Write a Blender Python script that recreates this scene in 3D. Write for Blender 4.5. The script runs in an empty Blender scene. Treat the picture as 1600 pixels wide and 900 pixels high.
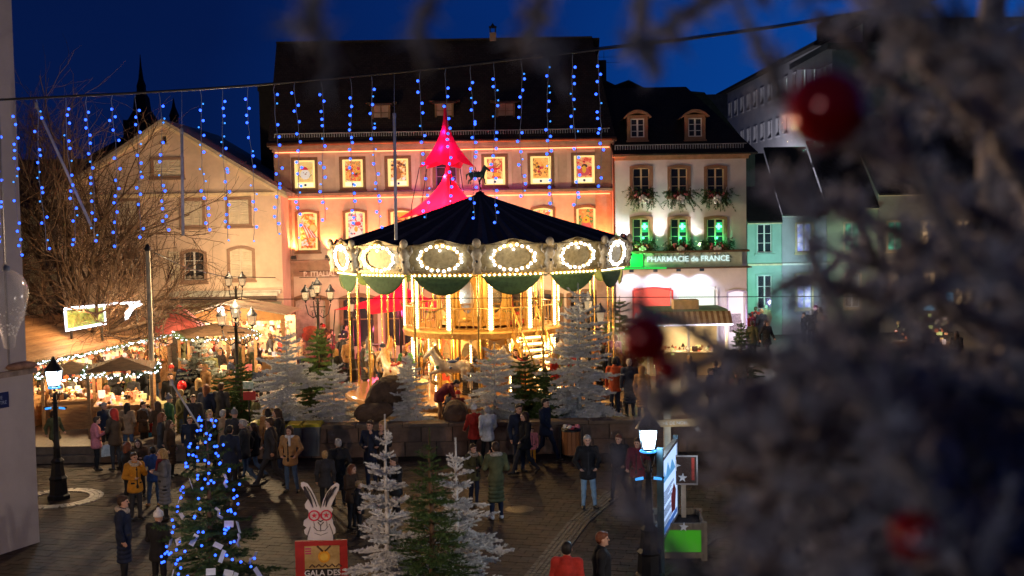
import bpy, math, random
import numpy as np
from mathutils import Vector, Matrix
PI = math.pi
rad = math.radians
scene = bpy.context.scene
COL = scene.collection
random.seed(7)

# ------------------------------------------------------------------ camera
CAMZ = 7.05
FPX = 1800.0                       # focal length in pixels of the 1600 px wide photograph
pitch, roll = math.atan(105 / FPX), rad(1.0)
fwd = Vector((0, math.cos(pitch), -math.sin(pitch)))
r0 = Vector((1, 0, 0)); u0 = r0.cross(fwd)
CR = (r0 * math.cos(roll) - u0 * math.sin(roll)).normalized()
CU = (u0 * math.cos(roll) + r0 * math.sin(roll)).normalized()
cam = bpy.data.cameras.new('camera')
cam.sensor_width = 36; cam.lens = 36 * FPX / 1600
cam.clip_start = 0.05; cam.clip_end = 1500
cam.dof.use_dof = True; cam.dof.focus_distance = 38; cam.dof.aperture_fstop = 2.7
camo = bpy.data.objects.new('camera', cam); COL.objects.link(camo)
camo.matrix_world = Matrix(((CR.x, CU.x, -fwd.x, 0), (CR.y, CU.y, -fwd.y, 0), (CR.z, CU.z, -fwd.z, CAMZ), (0, 0, 0, 1)))
scene.camera = camo

def W(px, py, Y):                  # world point at depth Y seen at a pixel of the photograph
    d = CR * ((px - 800) / FPX) + CU * ((450 - py) / FPX) + fwd
    d = d * (Y / d.y)
    return Vector((d.x, Y, CAMZ + d.z))
def G(px, py, z=0.0):              # ground point at height z
    d = CR * ((px - 800) / FPX) + CU * ((450 - py) / FPX) + fwd
    d = d * ((z - CAMZ) / d.z)
    return Vector((d.x, d.y, z))

# ------------------------------------------------------------------ world: dusk sky
w = bpy.data.worlds.new('World'); scene.world = w; w.use_nodes = True
nt = w.node_tree; nd = nt.nodes; lk = nt.links
bg = nd['Background']
tc = nd.new('ShaderNodeTexCoord')
dp = nd.new('ShaderNodeVectorMath'); dp.operation = 'DOT_PRODUCT'
lk.new(tc.outputs['Generated'], dp.inputs[0]); dp.inputs[1].default_value = Vector((0.62, 0.76, -0.18)).normalized()
rp = nd.new('ShaderNodeValToRGB'); lk.new(dp.outputs['Value'], rp.inputs[0])
e = rp.color_ramp.elements
e[0].position = 0.0; e[0].color = (0.0008, 0.003, 0.016, 1)
e[1].position = 1.0; e[1].color = (0.002, 0.045, 0.21, 1)
for p_, c_ in ((0.55, (0.0006, 0.004, 0.028, 1)), (0.74, (0.0006, 0.010, 0.066, 1)), (0.90, (0.001, 0.026, 0.14, 1))):
    q = e.new(p_); q.color = c_
cn = nd.new('ShaderNodeTexNoise'); cn.inputs['Scale'].default_value = 2.2; cn.inputs['Detail'].default_value = 5; cmap = nd.new('ShaderNodeMapping'); cmap.inputs['Scale'].default_value = (1, 1, 3.5)
lk.new(tc.outputs['Generated'], cmap.inputs[0]); lk.new(cmap.outputs[0], cn.inputs['Vector'])
cr = nd.new('ShaderNodeMapRange'); cr.inputs[3].default_value = .78; cr.inputs[4].default_value = 1.22; lk.new(cn.outputs['Fac'], cr.inputs[0])
cx = nd.new('ShaderNodeVectorMath'); cx.operation = 'SCALE'; lk.new(rp.outputs[0], cx.inputs[0]); lk.new(cr.outputs[0], cx.inputs['Scale']); lk.new(cx.outputs[0], bg.inputs['Color']); bg.inputs['Strength'].default_value = 1.3

# ------------------------------------------------------------------ view, sampling
vs = scene.view_settings
vs.view_transform = 'Standard'; vs.look = 'None'; vs.gamma = 1; vs.exposure = 0.72
cy = scene.cycles
cy.use_denoising = True
try: cy.denoiser = 'OPENIMAGEDENOISE'
except Exception: pass
cy.max_bounces = 5; cy.diffuse_bounces = 2; cy.glossy_bounces = 2; cy.transmission_bounces = 4; cy.transparent_max_bounces = 8
cy.sample_clamp_indirect = 3.0; cy.sample_clamp_direct = 0; cy.use_light_tree = True
cy.caustics_reflective = False; cy.caustics_refractive = False

# ------------------------------------------------------------------ helpers
def tag(o, label=None, cat=None, group=None, kind=None):
    if label: o['label'] = label
    if cat: o['category'] = cat
    if group: o['group'] = group
    if kind: o['kind'] = kind
    return o
def empty(name, loc, rz=0.0, label=None, cat=None, group=None):
    o = bpy.data.objects.new(name, None); COL.objects.link(o)
    o.location = loc; o.rotation_euler = (0, 0, rz); o.empty_display_size = 0.2
    return tag(o, label, cat, group)
def put(name, me, parent=None, loc=None, rz=None, scale=None, mats=None, rot=None):
    o = bpy.data.objects.new(name, me); COL.objects.link(o)
    if parent: o.parent = parent
    if loc is not None: o.location = loc
    if rot is not None: o.rotation_euler = rot
    elif rz is not None: o.rotation_euler = (0, 0, rz)
    if scale is not None: o.scale = (scale,) * 3 if not hasattr(scale, '__len__') else scale
    if mats:
        for i, m in enumerate(mats):
            if m is None: continue
            o.material_slots[i].link = 'OBJECT'; o.material_slots[i].material = m
    return o
def copy_tree(o, loc=None, rz=None, scale=None):      # a thing with copies of its parts and sub-parts (mesh data shared)
    def rec(src, par):
        c = src.copy(); COL.objects.link(c)
        if par is not None: c.parent = par
        for ch in src.children: rec(ch, c)
        return c
    c = rec(o, None)
    if loc is not None: c.location = loc
    if rz is not None: c.rotation_euler = (0, 0, rz)
    if scale is not None: c.scale = (scale,) * 3
    return c

def descend(o):
    out = []
    for ch in o.children: out.append(ch); out += descend(ch)
    return out

class MB:
    """collects boxes, bars, tubes and lathed shapes; build() links them as ONE mesh"""
    def __init__(s): s.v = []; s.f = []; s.m = []; s.sm = []
    def add(s, vs_, fs_, m=0, smooth=False):
        n = len(s.v); s.v += [tuple(p) for p in vs_]
        for f in fs_: s.f.append(tuple(i + n for i in f)); s.m.append(m); s.sm.append(smooth)
        return s
    def box(s, c, d, m=0, rz=0.0, M=None):
        x, y, z = d[0] / 2, d[1] / 2, d[2] / 2
        R = M if M is not None else Matrix.Rotation(rz, 3, 'Z')
        c = Vector(c)
        vs_ = [c + R @ Vector((a * x, b * y, g * z)) for g in (-1, 1) for b in (-1, 1) for a in (-1, 1)]
        return s.add(vs_, [(0, 2, 3, 1), (4, 5, 7, 6), (0, 1, 5, 4), (2, 6, 7, 3), (0, 4, 6, 2), (1, 3, 7, 5)], m)
    def bb(s, x0, x1, y0, y1, z0, z1, m=0):
        return s.box(((x0 + x1) / 2, (y0 + y1) / 2, (z0 + z1) / 2), (x1 - x0, y1 - y0, z1 - z0), m)
    def tube(s, pts, r, n=6, m=0, cap=True, smooth=True):
        pts = [Vector(p) for p in pts]; k = len(pts)
        if not hasattr(r, '__len__'): r = [r] * k
        base = []; up = None
        for i, p in enumerate(pts):
            d = (pts[min(i + 1, k - 1)] - pts[max(i - 1, 0)])
            d = d.normalized() if d.length > 1e-9 else Vector((0, 0, 1))
            if up is None: up = d.orthogonal().normalized()
            up = (up - d * up.dot(d)); up = up.normalized() if up.length > 1e-6 else d.orthogonal().normalized()
            v2 = d.cross(up)
            base += [p + (up * math.cos(2 * PI * j / n) + v2 * math.sin(2 * PI * j / n)) * r[i] for j in range(n)]
        fs_ = []
        for i in range(k - 1):
            for j in range(n):
                a = i * n + j; b = i * n + (j + 1) % n
                fs_.append((a, b, b + n, a + n))
        if cap: fs_ += [tuple(range(n))[::-1], tuple(range((k - 1) * n, k * n))]
        return s.add(base, fs_, m, smooth)
    def lathe(s, prof, n=16, o=(0, 0, 0), m=0, smooth=True, a0=0.0, a1=2 * PI):
        full = abs(a1 - a0 - 2 * PI) < 1e-6; k = n if full else n + 1
        vs_ = [(o[0] + r * math.cos(a0 + (a1 - a0) * j / n), o[1] + r * math.sin(a0 + (a1 - a0) * j / n), o[2] + z) for r, z in prof for j in range(k)]
        fs_ = []
        for i in range(len(prof) - 1):
            for j in range(n):
                b = (j + 1) % k
                fs_.append((i * k + j, i * k + b, (i + 1) * k + b, (i + 1) * k + j))
        return s.add(vs_, fs_, m, smooth)
    def ball(s, c, r, m=0, n=8, k=6, sc=(1, 1, 1)):
        vs_ = [(c[0], c[1], c[2] - r * sc[2])]
        for i in range(1, k):
            t = PI * i / k - PI / 2
            vs_ += [(c[0] + r * sc[0] * math.cos(t) * math.cos(2 * PI * j / n), c[1] + r * sc[1] * math.cos(t) * math.sin(2 * PI * j / n), c[2] + r * sc[2] * math.sin(t)) for j in range(n)]
        vs_.append((c[0], c[1], c[2] + r * sc[2])); L = len(vs_) - 1
        fs_ = [(0, 1 + (j + 1) % n, 1 + j) for j in range(n)]
        for i in range(k - 2):
            for j in range(n):
                a = 1 + i * n + j; b = 1 + i * n + (j + 1) % n
                fs_.append((a, b, b + n, a + n))
        fs_ += [(L - n + j, L - n + (j + 1) % n, L) for j in range(n)]
        return s.add(vs_, fs_, m, True)
    def prism(s, poly, y0, y1, m=0, O=(0, 0, 0)):      # polygon in x,z extruded along y
        n = len(poly)
        vs_ = [(O[0] + a, O[1] + y0, O[2] + b) for a, b in poly] + [(O[0] + a, O[1] + y1, O[2] + b) for a, b in poly]
        fs_ = [tuple(range(n)), tuple(range(2 * n - 1, n - 1, -1))] + [(i, i + n, (i + 1) % n + n, (i + 1) % n) for i in range(n)]
        return s.add(vs_, fs_, m)
    def ring(s, outer, inner, y0, y1, m=0, O=(0, 0, 0), closed=True):   # frame between two outlines of equal length
        n = len(outer)
        L = [(O[0] + a, O[1] + y, O[2] + b) for y in (y0, y1) for poly in (outer, inner) for a, b in poly]
        fs_ = []
        for i in range(n if closed else n - 1):
            j = (i + 1) % n
            fs_ += [(i, j, n + j, n + i), (2 * n + i, 3 * n + i, 3 * n + j, 2 * n + j), (i, 2 * n + i, 2 * n + j, j), (n + i, n + j, 3 * n + j, 3 * n + i)]
        return s.add(L, fs_, m)
    def mesh(s, name, mats):
        me = bpy.data.meshes.new(name); me.from_pydata(s.v, [], s.f)
        for m in (mats if isinstance(mats, (list, tuple)) else [mats]): me.materials.append(m)
        me.polygons.foreach_set('material_index', s.m)
        me.polygons.foreach_set('use_smooth', s.sm); me.update()
        return me
    def build(s, name, mats, parent=None, **k):
        return put(name, s.mesh(name, mats), parent, **k)

def npmesh(name, v, f, mats, mi=None, smooth=False):      # v (n,3), f (m,k) numpy
    me = bpy.data.meshes.new(name); k = f.shape[1]
    me.vertices.add(len(v)); me.vertices.foreach_set('co', np.ascontiguousarray(v, np.float32).ravel())
    me.loops.add(f.size); me.loops.foreach_set('vertex_index', np.ascontiguousarray(f, np.int32).ravel())
    me.polygons.add(len(f)); me.polygons.foreach_set('loop_start', np.arange(0, f.size, k, dtype=np.int32))
    me.polygons.foreach_set('loop_total', np.full(len(f), k, np.int32))
    for m in (mats if isinstance(mats, (list, tuple)) else [mats]): me.materials.append(m)
    if mi is not None: me.polygons.foreach_set('material_index', mi.astype(np.int32))
    me.polygons.foreach_set('use_smooth', np.full(len(f), smooth, bool))
    me.update(calc_edges=True); return me

# ------------------------------------------------------------------ materials
MATS = {}
def mat(name, col, rough=0.7, metal=0.0, var=0.25, sc=3.0, bump=0.0, bsc=30.0, col2=None, spec=0.4, coat=0.0, stretch=None):
    if name in MATS: return MATS[name]
    m = bpy.data.materials.new(name); m.use_nodes = True; MATS[name] = m
    t = m.node_tree; N = t.nodes; L = t.links; b = N['Principled BSDF']
    b.inputs['Roughness'].default_value = rough; b.inputs['Metallic'].default_value = metal
    b.inputs['Specular IOR Level'].default_value = spec
    if coat: b.inputs['Coat Weight'].default_value = coat
    tc_ = N.new('ShaderNodeTexCoord'); src = tc_.outputs['Object']
    if stretch:
        mp = N.new('ShaderNodeMapping'); mp.inputs['Scale'].default_value = stretch; L.new(src, mp.inputs[0]); src = mp.outputs[0]
    if var > 0 or col2:
        n = N.new('ShaderNodeTexNoise'); n.inputs['Scale'].default_value = sc; n.inputs['Detail'].default_value = 5; n.inputs['Roughness'].default_value = 0.65
        L.new(src, n.inputs['Vector'])
        r = N.new('ShaderNodeValToRGB'); L.new(n.outputs['Fac'], r.inputs[0])
        r.color_ramp.elements[0].position = 0.32; r.color_ramp.elements[1].position = 0.68
        c2 = col2 or tuple(min(1, c * (1 + var)) for c in col[:3])
        c1 = col if col2 else tuple(c * (1 - var) for c in col[:3])
        r.color_ramp.elements[0].color = (*c1[:3], 1); r.color_ramp.elements[1].color = (*c2[:3], 1)
        L.new(r.outputs[0], b.inputs['Base Color'])
    else: b.inputs['Base Color'].default_value = (*col[:3], 1)
    if bump:
        n2 = N.new('ShaderNodeTexNoise'); n2.inputs['Scale'].default_value = bsc; n2.inputs['Detail'].default_value = 3; L.new(src, n2.inputs['Vector'])
        bp = N.new('ShaderNodeBump'); bp.inputs['Strength'].default_value = bump; bp.inputs['Distance'].default_value = 0.02
        L.new(n2.outputs['Fac'], bp.inputs['Height']); L.new(bp.outputs[0], b.inputs['Normal'])
    return m
def glow(name, col, s=1.0, sample=False, core=None, alpha=1.0):
    if name in MATS: return MATS[name]
    m = bpy.data.materials.new(name); m.use_nodes = True; MATS[name] = m
    t = m.node_tree; N = t.nodes; L = t.links; b = N['Principled BSDF']
    b.inputs['Base Color'].default_value = (*[c * 0.5 for c in col[:3]], 1); b.inputs['Roughness'].default_value = 0.4
    b.inputs['Emission Color'].default_value = (*col[:3], 1); b.inputs['Emission Strength'].default_value = s
    if core:
        n = N.new('ShaderNodeTexNoise'); n.inputs['Scale'].default_value = core[1]; n.inputs['Detail'].default_value = 2
        tc_ = N.new('ShaderNodeTexCoord'); L.new(tc_.outputs['Object'], n.inputs['Vector'])
        r = N.new('ShaderNodeValToRGB'); L.new(n.outputs['Fac'], r.inputs[0]); r.color_ramp.elements[0].position = 0.35; r.color_ramp.elements[1].position = 0.62
        r.color_ramp.elements[0].color = (*col[:3], 1); r.color_ramp.elements[1].color = (*core[0], 1); L.new(r.outputs[0], b.inputs['Emission Color'])
    b.inputs['Alpha'].default_value = alpha
    if not sample: m.cycles.emission_sampling = 'NONE'
    return m
def lamp(name, kind, loc, power, col=(1, 1, 1), size=0.1, target=None, spot=None, blend=0.5, parent=None):
    l = bpy.data.lights.new(name, kind); l.energy = power; l.color = col
    if kind in ('POINT', 'SPOT'): l.shadow_soft_size = size
    if kind == 'AREA': l.size = size
    if kind == 'SPOT': l.spot_size = rad(spot or 70); l.spot_blend = blend
    o = bpy.data.objects.new(name, l); COL.objects.link(o); o.location = loc
    if target is not None:
        o.rotation_euler = (Vector(target) - Vector(loc)).to_track_quat('-Z', 'Y').to_euler()
    if parent: o.parent = parent
    return o

IRON = mat('black iron', (0.018, 0.018, 0.02), 0.45, 0.3, 0.3, 8)
WOOD = mat('warm pine boards', (0.36, 0.2, 0.085), 0.65, 0, 0.3, 4, 0.3, 40, stretch=(1, 1, 5))
DWOOD = mat('dark weathered boards', (0.11, 0.062, 0.032), 0.7, 0, 0.35, 4, 0.3, 40, stretch=(1, 1, 4))
GOLD = mat('gilded metal', (0.62, 0.40, 0.12), 0.34, 0.65, 0.2, 9)
CREAM = mat('cream paint', (0.72, 0.58, 0.36), 0.5, 0, 0.15, 5)
WHITE = mat('white paint', (0.75, 0.74, 0.70), 0.55, 0, 0.08, 5)
STONE = mat('pink sandstone', (0.36, 0.25, 0.17), 0.85, 0, 0.25, 6, 0.4, 40)
GLASSD = mat('dark window glass', (0.03, 0.035, 0.045), 0.08, 0, 0.3, 1.5, spec=0.8)
CURT = mat('net curtain', (0.42, 0.38, 0.32), 0.9, 0, 0.4, 9)
GREEN = mat('fir green', (0.045, 0.085, 0.03), 0.7, 0, 0.5, 6)
BLUE_LED = glow('blue led', (0.020, 0.085, 1.0), 2.9)
WARM_BULB = glow('warm bulb', (1.0, 0.72, 0.32), 9.0)
WHITE_BULB = glow('white bulb', (0.86, 0.9, 1.0), 5.5)
COOL_LED = glow('cool led', (0.75, 0.85, 1.0), 6.0)

# ------------------------------------------------------------------ organic bodies: one smooth surface from joints and radii
class SDF:
    def __init__(s, lo, hi, h):
        s.h = h; s.lo = np.array(lo, np.float32); n = np.ceil((np.array(hi) - lo) / h).astype(int) + 1
        s.n = n; s.F = np.full(n, 9.0, np.float32); s.T = np.full(n, 0, np.int8); s.D = np.full(n, 9.0, np.float32)
    def _sub(s, lo, hi, pad):
        a = np.maximum(((np.array(lo) - pad - s.lo) / s.h).astype(int), 0)
        b = np.minimum(((np.array(hi) + pad - s.lo) / s.h).astype(int) + 2, s.n)
        b = np.maximum(b, a + 1)
        X = [s.lo[i] + s.h * np.arange(a[i], b[i], dtype=np.float32) for i in range(3)]
        return tuple(slice(a[i], b[i]) for i in range(3)), np.meshgrid(*X, indexing='ij')
    def _mix(s, sl, d, tag, k):
        F = s.F[sl]
        hh = np.maximum(k - np.abs(F - d), 0) / k
        s.F[sl] = np.minimum(F, d) - hh * hh * k * 0.25
        D = s.D[sl]; T = s.T[sl]; near = d < D
        T[near] = tag; D[near] = d[near]
    def cap(s, a, b, ra, rb, tag=0, k=0.03):
        a = np.array(a, float); b = np.array(b, float); R = max(ra, rb)
        sl, (X, Y, Z) = s._sub(np.minimum(a, b) - R, np.maximum(a, b) + R, k + 0.03)
        ab = b - a; L = max(1e-9, ab @ ab)
        t = np.clip(((X - a[0]) * ab[0] + (Y - a[1]) * ab[1] + (Z - a[2]) * ab[2]) / L, 0, 1)
        d = np.sqrt((X - a[0] - t * ab[0]) ** 2 + (Y - a[1] - t * ab[1]) ** 2 + (Z - a[2] - t * ab[2]) ** 2) - (ra + (rb - ra) * t)
        s._mix(sl, d, tag, k)
    def ell(s, c, r, tag=0, k=0.03, M=None):
        c = np.array(c, float); r = np.array(r, float); R = r.max()
        sl, (X, Y, Z) = s._sub(c - (R if M is not None else r), c + (R if M is not None else r), k + 0.03)
        x, y, z = X - c[0], Y - c[1], Z - c[2]
        if M is not None:
            x, y, z = (M[0][0] * x + M[1][0] * y + M[2][0] * z, M[0][1] * x + M[1][1] * y + M[2][1] * z, M[0][2] * x + M[1][2] * y + M[2][2] * z)
        q = np.sqrt((x / r[0]) ** 2 + (y / r[1]) ** 2 + (z / r[2]) ** 2)
        g = np.sqrt((x / r[0] ** 2) ** 2 + (y / r[1] ** 2) ** 2 + (z / r[2] ** 2) ** 2)
        s._mix(sl, q * (q - 1) / np.maximum(g, 1e-6), tag, k)
    def mesh(s, name, mats):
        F = s.F; F[0] = F[-1] = 1; F[:, 0] = F[:, -1] = 1; F[:, :, 0] = F[:, :, -1] = 1
        nx, ny, nz = F.shape; S = F < 0
        C = [(i, j, k) for i in (0, 1) for j in (0, 1) for k in (0, 1)]
        cut = lambda A, c: A[c[0]:nx - 1 + c[0], c[1]:ny - 1 + c[1], c[2]:nz - 1 + c[2]]
        cnt = sum(cut(S, c).astype(np.int8) for c in C); M = (cnt > 0) & (cnt < 8)
        cell = np.argwhere(M); idx = np.full(M.shape, -1, np.int64); idx[M] = np.arange(len(cell))
        P = np.zeros((len(cell), 3)); K = np.zeros(len(cell))
        V = {c: F[cell[:, 0] + c[0], cell[:, 1] + c[1], cell[:, 2] + c[2]] for c in C}
        for a in C:
            for ax in range(3):
                if a[ax]: continue
                b = list(a); b[ax] = 1; b = tuple(b)
                x = (V[a] < 0) != (V[b] < 0); t = np.where(x, V[a] / np.where(x, V[a] - V[b], 1), 0)
                q = np.array(a, float)[None] + np.zeros((len(cell), 3)); q[:, ax] += t
                P += q * x[:, None]; K += x
        v = s.lo + s.h * (cell + P / K[:, None]); fs_ = []
        for ax in range(3):
            o1, o2 = [i for i in range(3) if i != ax]
            e = np.zeros(3, int); e[ax] = 1
            A = S[:nx - e[0], :ny - e[1], :nz - e[2]]; B = S[e[0]:, e[1]:, e[2]:]
            g = np.argwhere(A != B); g = g[(g[:, o1] > 0) & (g[:, o2] > 0)]
            flip = ~A[g[:, 0], g[:, 1], g[:, 2]]
            d1 = np.zeros(3, int); d1[o1] = 1; d2 = np.zeros(3, int); d2[o2] = 1
            c4 = [g - d1 - d2, g - d2, g, g - d1]
            Q = np.stack([idx[c[:, 0], c[:, 1], c[:, 2]] for c in c4], 1)
            if ax == 1: flip = ~flip
            Q[flip] = Q[flip][:, ::-1]; fs_.append(Q)
        f = np.concatenate(fs_); f = f[(f >= 0).all(1)]
        # relax once so that the surface does not look stepped
        fc = v[f].mean(1); g = np.rint((fc - s.lo) / s.h).astype(int)
        mi = s.T[g[:, 0], g[:, 1], g[:, 2]]
        acc = np.zeros_like(v); n = np.zeros(len(v))
        for c in range(4): np.add.at(acc, f[:, c], fc); np.add.at(n, f[:, c], 1)
        v = v * 0.5 + 0.5 * acc / np.maximum(n, 1)[:, None]
        return npmesh(name, v, f, mats, mi, True)

SKIN = mat('skin', (0.62, 0.36, 0.25), 0.55, 0, 0.08, 6)
DARKEYE = mat('dark eye', (0.03, 0.02, 0.02), 0.3, 0, 0)
LIPS = mat('lips', (0.42, 0.16, 0.13), 0.5, 0, 0)
SHOE = mat('dark shoe leather', (0.02, 0.018, 0.016), 0.4, 0, 0.2)
def cloth(name, c): return mat(name, c, 0.88, 0, 0.28, 7, 0.35, 60)
CLO = {k: cloth(k + ' cloth', c) for k, c in dict(
    black=(0.014, 0.014, 0.016), navy=(0.014, 0.022, 0.05), charcoal=(0.035, 0.035, 0.04), brown=(0.07, 0.04, 0.022), grey=(0.16, 0.165, 0.18),
    beige=(0.34, 0.23, 0.14), camel=(0.42, 0.24, 0.10), red=(0.42, 0.03, 0.02), pink=(0.6, 0.18, 0.2), olive=(0.10, 0.105, 0.045),
    mustard=(0.55, 0.24, 0.02), burgundy=(0.13, 0.015, 0.03), blue=(0.03, 0.08, 0.26), jeans=(0.06, 0.11, 0.2), paleblue=(0.26, 0.42, 0.58),
    white=(0.72, 0.72, 0.72), teal=(0.02, 0.22, 0.35), orange=(0.75, 0.13, 0.03), purple=(0.09, 0.03, 0.10), green=(0.03, 0.12, 0.05), rust=(0.36, 0.06, 0.02)).items()}
HAIRM = {k: mat(k + ' hair', c, 0.6, 0, 0.4, 25) for k, c in dict(black=(0.012, 0.01, 0.009), brown=(0.05, 0.025, 0.012), blonde=(0.42, 0.26, 0.10), grey=(0.35, 0.34, 0.33), white=(0.6, 0.6, 0.58), auburn=(0.16, 0.05, 0.02)).items()}
FUR = mat('fur trim', (0.5, 0.42, 0.32), 0.95, 0, 0.4, 30, 0.6, 60)

def pose(kind):
    """joints in metres for a figure 1.75 m tall facing -Y"""
    J = dict(pel=(0, 0.0, 0.95), chest=(0, 0.01, 1.30), neck=(0, 0.01, 1.47), head=(0, -0.02, 1.635))
    for s, n in ((-1, 'L'), (1, 'R')):
        J['hip' + n] = (s * .09, 0, .92); J['knee' + n] = (s * .10, -.015, .50); J['ank' + n] = (s * .11, .02, .085); J['toe' + n] = (s * .13, -.13, .035)
        J['sh' + n] = (s * .185, .01, 1.425); J['elb' + n] = (s * .245, .05, 1.135); J['wr' + n] = (s * .25, -.03, .90); J['hand' + n] = (s * .25, -.055, .82)
    def S(**k): J.update(k)
    if kind == 'pockets':
        for s, n in ((-1, 'L'), (1, 'R')): S(**{'elb' + n: (s * .285, .07, 1.15), 'wr' + n: (s * .2, -.09, .985), 'hand' + n: (s * .15, -.13, .95)})
        S(ankR=(.17, .03, .085), toeR=(.22, -.11, .035), kneeR=(.13, -.02, .5))
    if kind == 'hold':
        for s, n in ((-1, 'L'), (1, 'R')): S(**{'elb' + n: (s * .25, -.01, 1.15), 'wr' + n: (s * .12, -.23, 1.2), 'hand' + n: (s * .06, -.30, 1.22)})
        S(head=(0, -.055, 1.625))
    if kind in ('walk', 'walk2'):
        a = 1 if kind == 'walk' else -1; n1, n2 = ('L', 'R') if a == 1 else ('R', 'L'); s1, s2 = -a, a
        S(**{'knee' + n1: (s1 * .09, -.20, .53), 'ank' + n1: (s1 * .09, -.34, .12), 'toe' + n1: (s1 * .10, -.48, .07),
             'knee' + n2: (s2 * .09, .06, .49), 'ank' + n2: (s2 * .09, .36, .16), 'toe' + n2: (s2 * .10, .26, .04),
             'elb' + n1: (s1 * .25, .16, 1.17), 'wr' + n1: (s1 * .24, .13, .95), 'hand' + n1: (s1 * .24, .11, .87),
             'elb' + n2: (s2 * .25, -.06, 1.15), 'wr' + n2: (s2 * .21, -.24, 1.0), 'hand' + n2: (s2 * .19, -.30, .95)})
    if kind == 'phone':
        S(elbR=(.25, -.06, 1.18), wrR=(.13, -.17, 1.42), handR=(.085, -.16, 1.50)); S(elbL=(-.27, .02, 1.15), wrL=(-.1, -.19, 1.10), handL=(-.02, -.22, 1.12))
    if kind == 'reach':
        S(elbR=(.27, -.2, 1.27), wrR=(.22, -.42, 1.22), handR=(.2, -.5, 1.22))
    if kind == 'sit':
        for s, n in ((-1, 'L'), (1, 'R')):
            S(**{'hip' + n: (s * .10, 0, .50), 'knee' + n: (s * .13, -.42, .52), 'ank' + n: (s * .13, -.40, .085), 'toe' + n: (s * .14, -.55, .035),
                 'sh' + n: (s * .185, -.02, .99), 'elb' + n: (s * .25, -.10, .72), 'wr' + n: (s * .13, -.30, .70), 'hand' + n: (s * .07, -.36, .70)})
        S(pel=(0, .01, .53), chest=(0, -.01, .87), neck=(0, -.03, 1.04), head=(0, -.07, 1.20))
    if kind == 'bend':
        for s, n in ((-1, 'L'), (1, 'R')):
            S(**{'sh' + n: (s * .18, -.38, 1.22), 'elb' + n: (s * .22, -.48, .95), 'wr' + n: (s * .1, -.62, .80), 'hand' + n: (s * .05, -.68, .75), 'knee' + n: (s * .1, -.05, .5)})
        S(chest=(0, -.26, 1.16), neck=(0, -.44, 1.27), head=(0, -.58, 1.31))
    return J
V3 = lambda p: np.array(p, float)
def fingers(g, w_, h_, s):
    w_ = V3(w_); h_ = V3(h_); d = h_ - w_; d /= np.linalg.norm(d)
    side = np.cross(d, (0, 0, 1.0)); side = side / np.linalg.norm(side) if np.linalg.norm(side) > .3 else V3((0, 1, 0))
    curl = np.cross(side, d) * (0.3)
    g.cap(w_, h_, .027, .034, 0, .02)
    for i, o in enumerate((-.033, -.011, .011, .033)):
        a = h_ + side * o; L = (.055, .07, .066, .05)[i]
        b = a + d * L * .55; c = b + (d + curl * 1.2) * L * .5
        g.cap(a, b, .0115, .011, 0, .006); g.cap(b, c, .011, .009, 0, .004)
    t0 = w_ + d * .03 + side * .03 * (-s); g.cap(t0, t0 + d * .035 + side * .03 * (-s), .013, .0115, 0, .008)
def body_mesh(kind):
    J = pose(kind); g = SDF((-.45, -.85, -.01), (.45, .55, 1.82), .0135)
    hx, hy, hz = J['head']; T, Sh, K, Ey, Li = 1, 2, 0, 3, 4
    g.ell(J['pel'], (.155, .115, .12), T); g.cap(J['pel'], J['chest'], .115, .13, T)
    c = V3(J['chest']); g.ell(c, (.18, .115, .15), T); g.cap(J['shL'], J['shR'], .06, .06, T)
    g.cap(c + (0, 0, .08), J['neck'], .075, .055, K); g.cap(J['neck'], (hx, hy + .02, hz - .06), .052, .05, K)
    g.ell((hx, hy + .012, hz + .02), (.078, .098, .1), K); g.ell((hx, hy - .02, hz - .055), (.055, .065, .065), K, .03)
    g.cap((hx, hy - .088, hz + .012), (hx, hy - .108, hz - .025), .010, .015, K, .012)          # nose
    g.ell((hx, hy - .075, hz - .095), (.022, .02, .018), K, .02)                                # chin
    for s in (-1, 1):
        g.ell((hx + s * .08, hy + .01, hz - .01), (.012, .022, .032), K, .01)                   # ears
        g.ell((hx + s * .032, hy - .083, hz + .012), (.015, .012, .009), Ey, .004)
        g.cap((hx + s * .015, hy - .092, hz + .034), (hx + s * .048, hy - .08, hz + .034), .007, .006, K, .012)
    g.ell((hx, hy - .088, hz - .06), (.024, .010, .008), Li, .004)
    for n, s in (('L', -1), ('R', 1)):
        g.cap(J['hip' + n], J['knee' + n], .088, .062, T, .04); g.cap(J['knee' + n], J['ank' + n], .06, .044, T)
        g.ell(V3(J['knee' + n]) * .6 + V3(J['ank' + n]) * .4 + (0, .015, 0), (.052, .058, .11), T, .03)
        a, t = V3(J['ank' + n]), V3(J['toe' + n]); g.cap(a + (0, .04, -.035), a + (0, .02, -.03), .042, .045, Sh, .02); g.cap(a + (0, 0, -.035), t, .045, .036, Sh, .02)
        g.cap(J['sh' + n], J['elb' + n], .052, .042, T); g.cap(J['elb' + n], J['wr' + n], .04, .029, K)
        fingers(g, J['wr' + n], V3(J['wr' + n]) * .25 + V3(J['hand' + n]) * .75, s)
    return g.mesh('person_body_' + kind, [SKIN, CLO['jeans'], SHOE, DARKEYE, LIPS])
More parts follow.
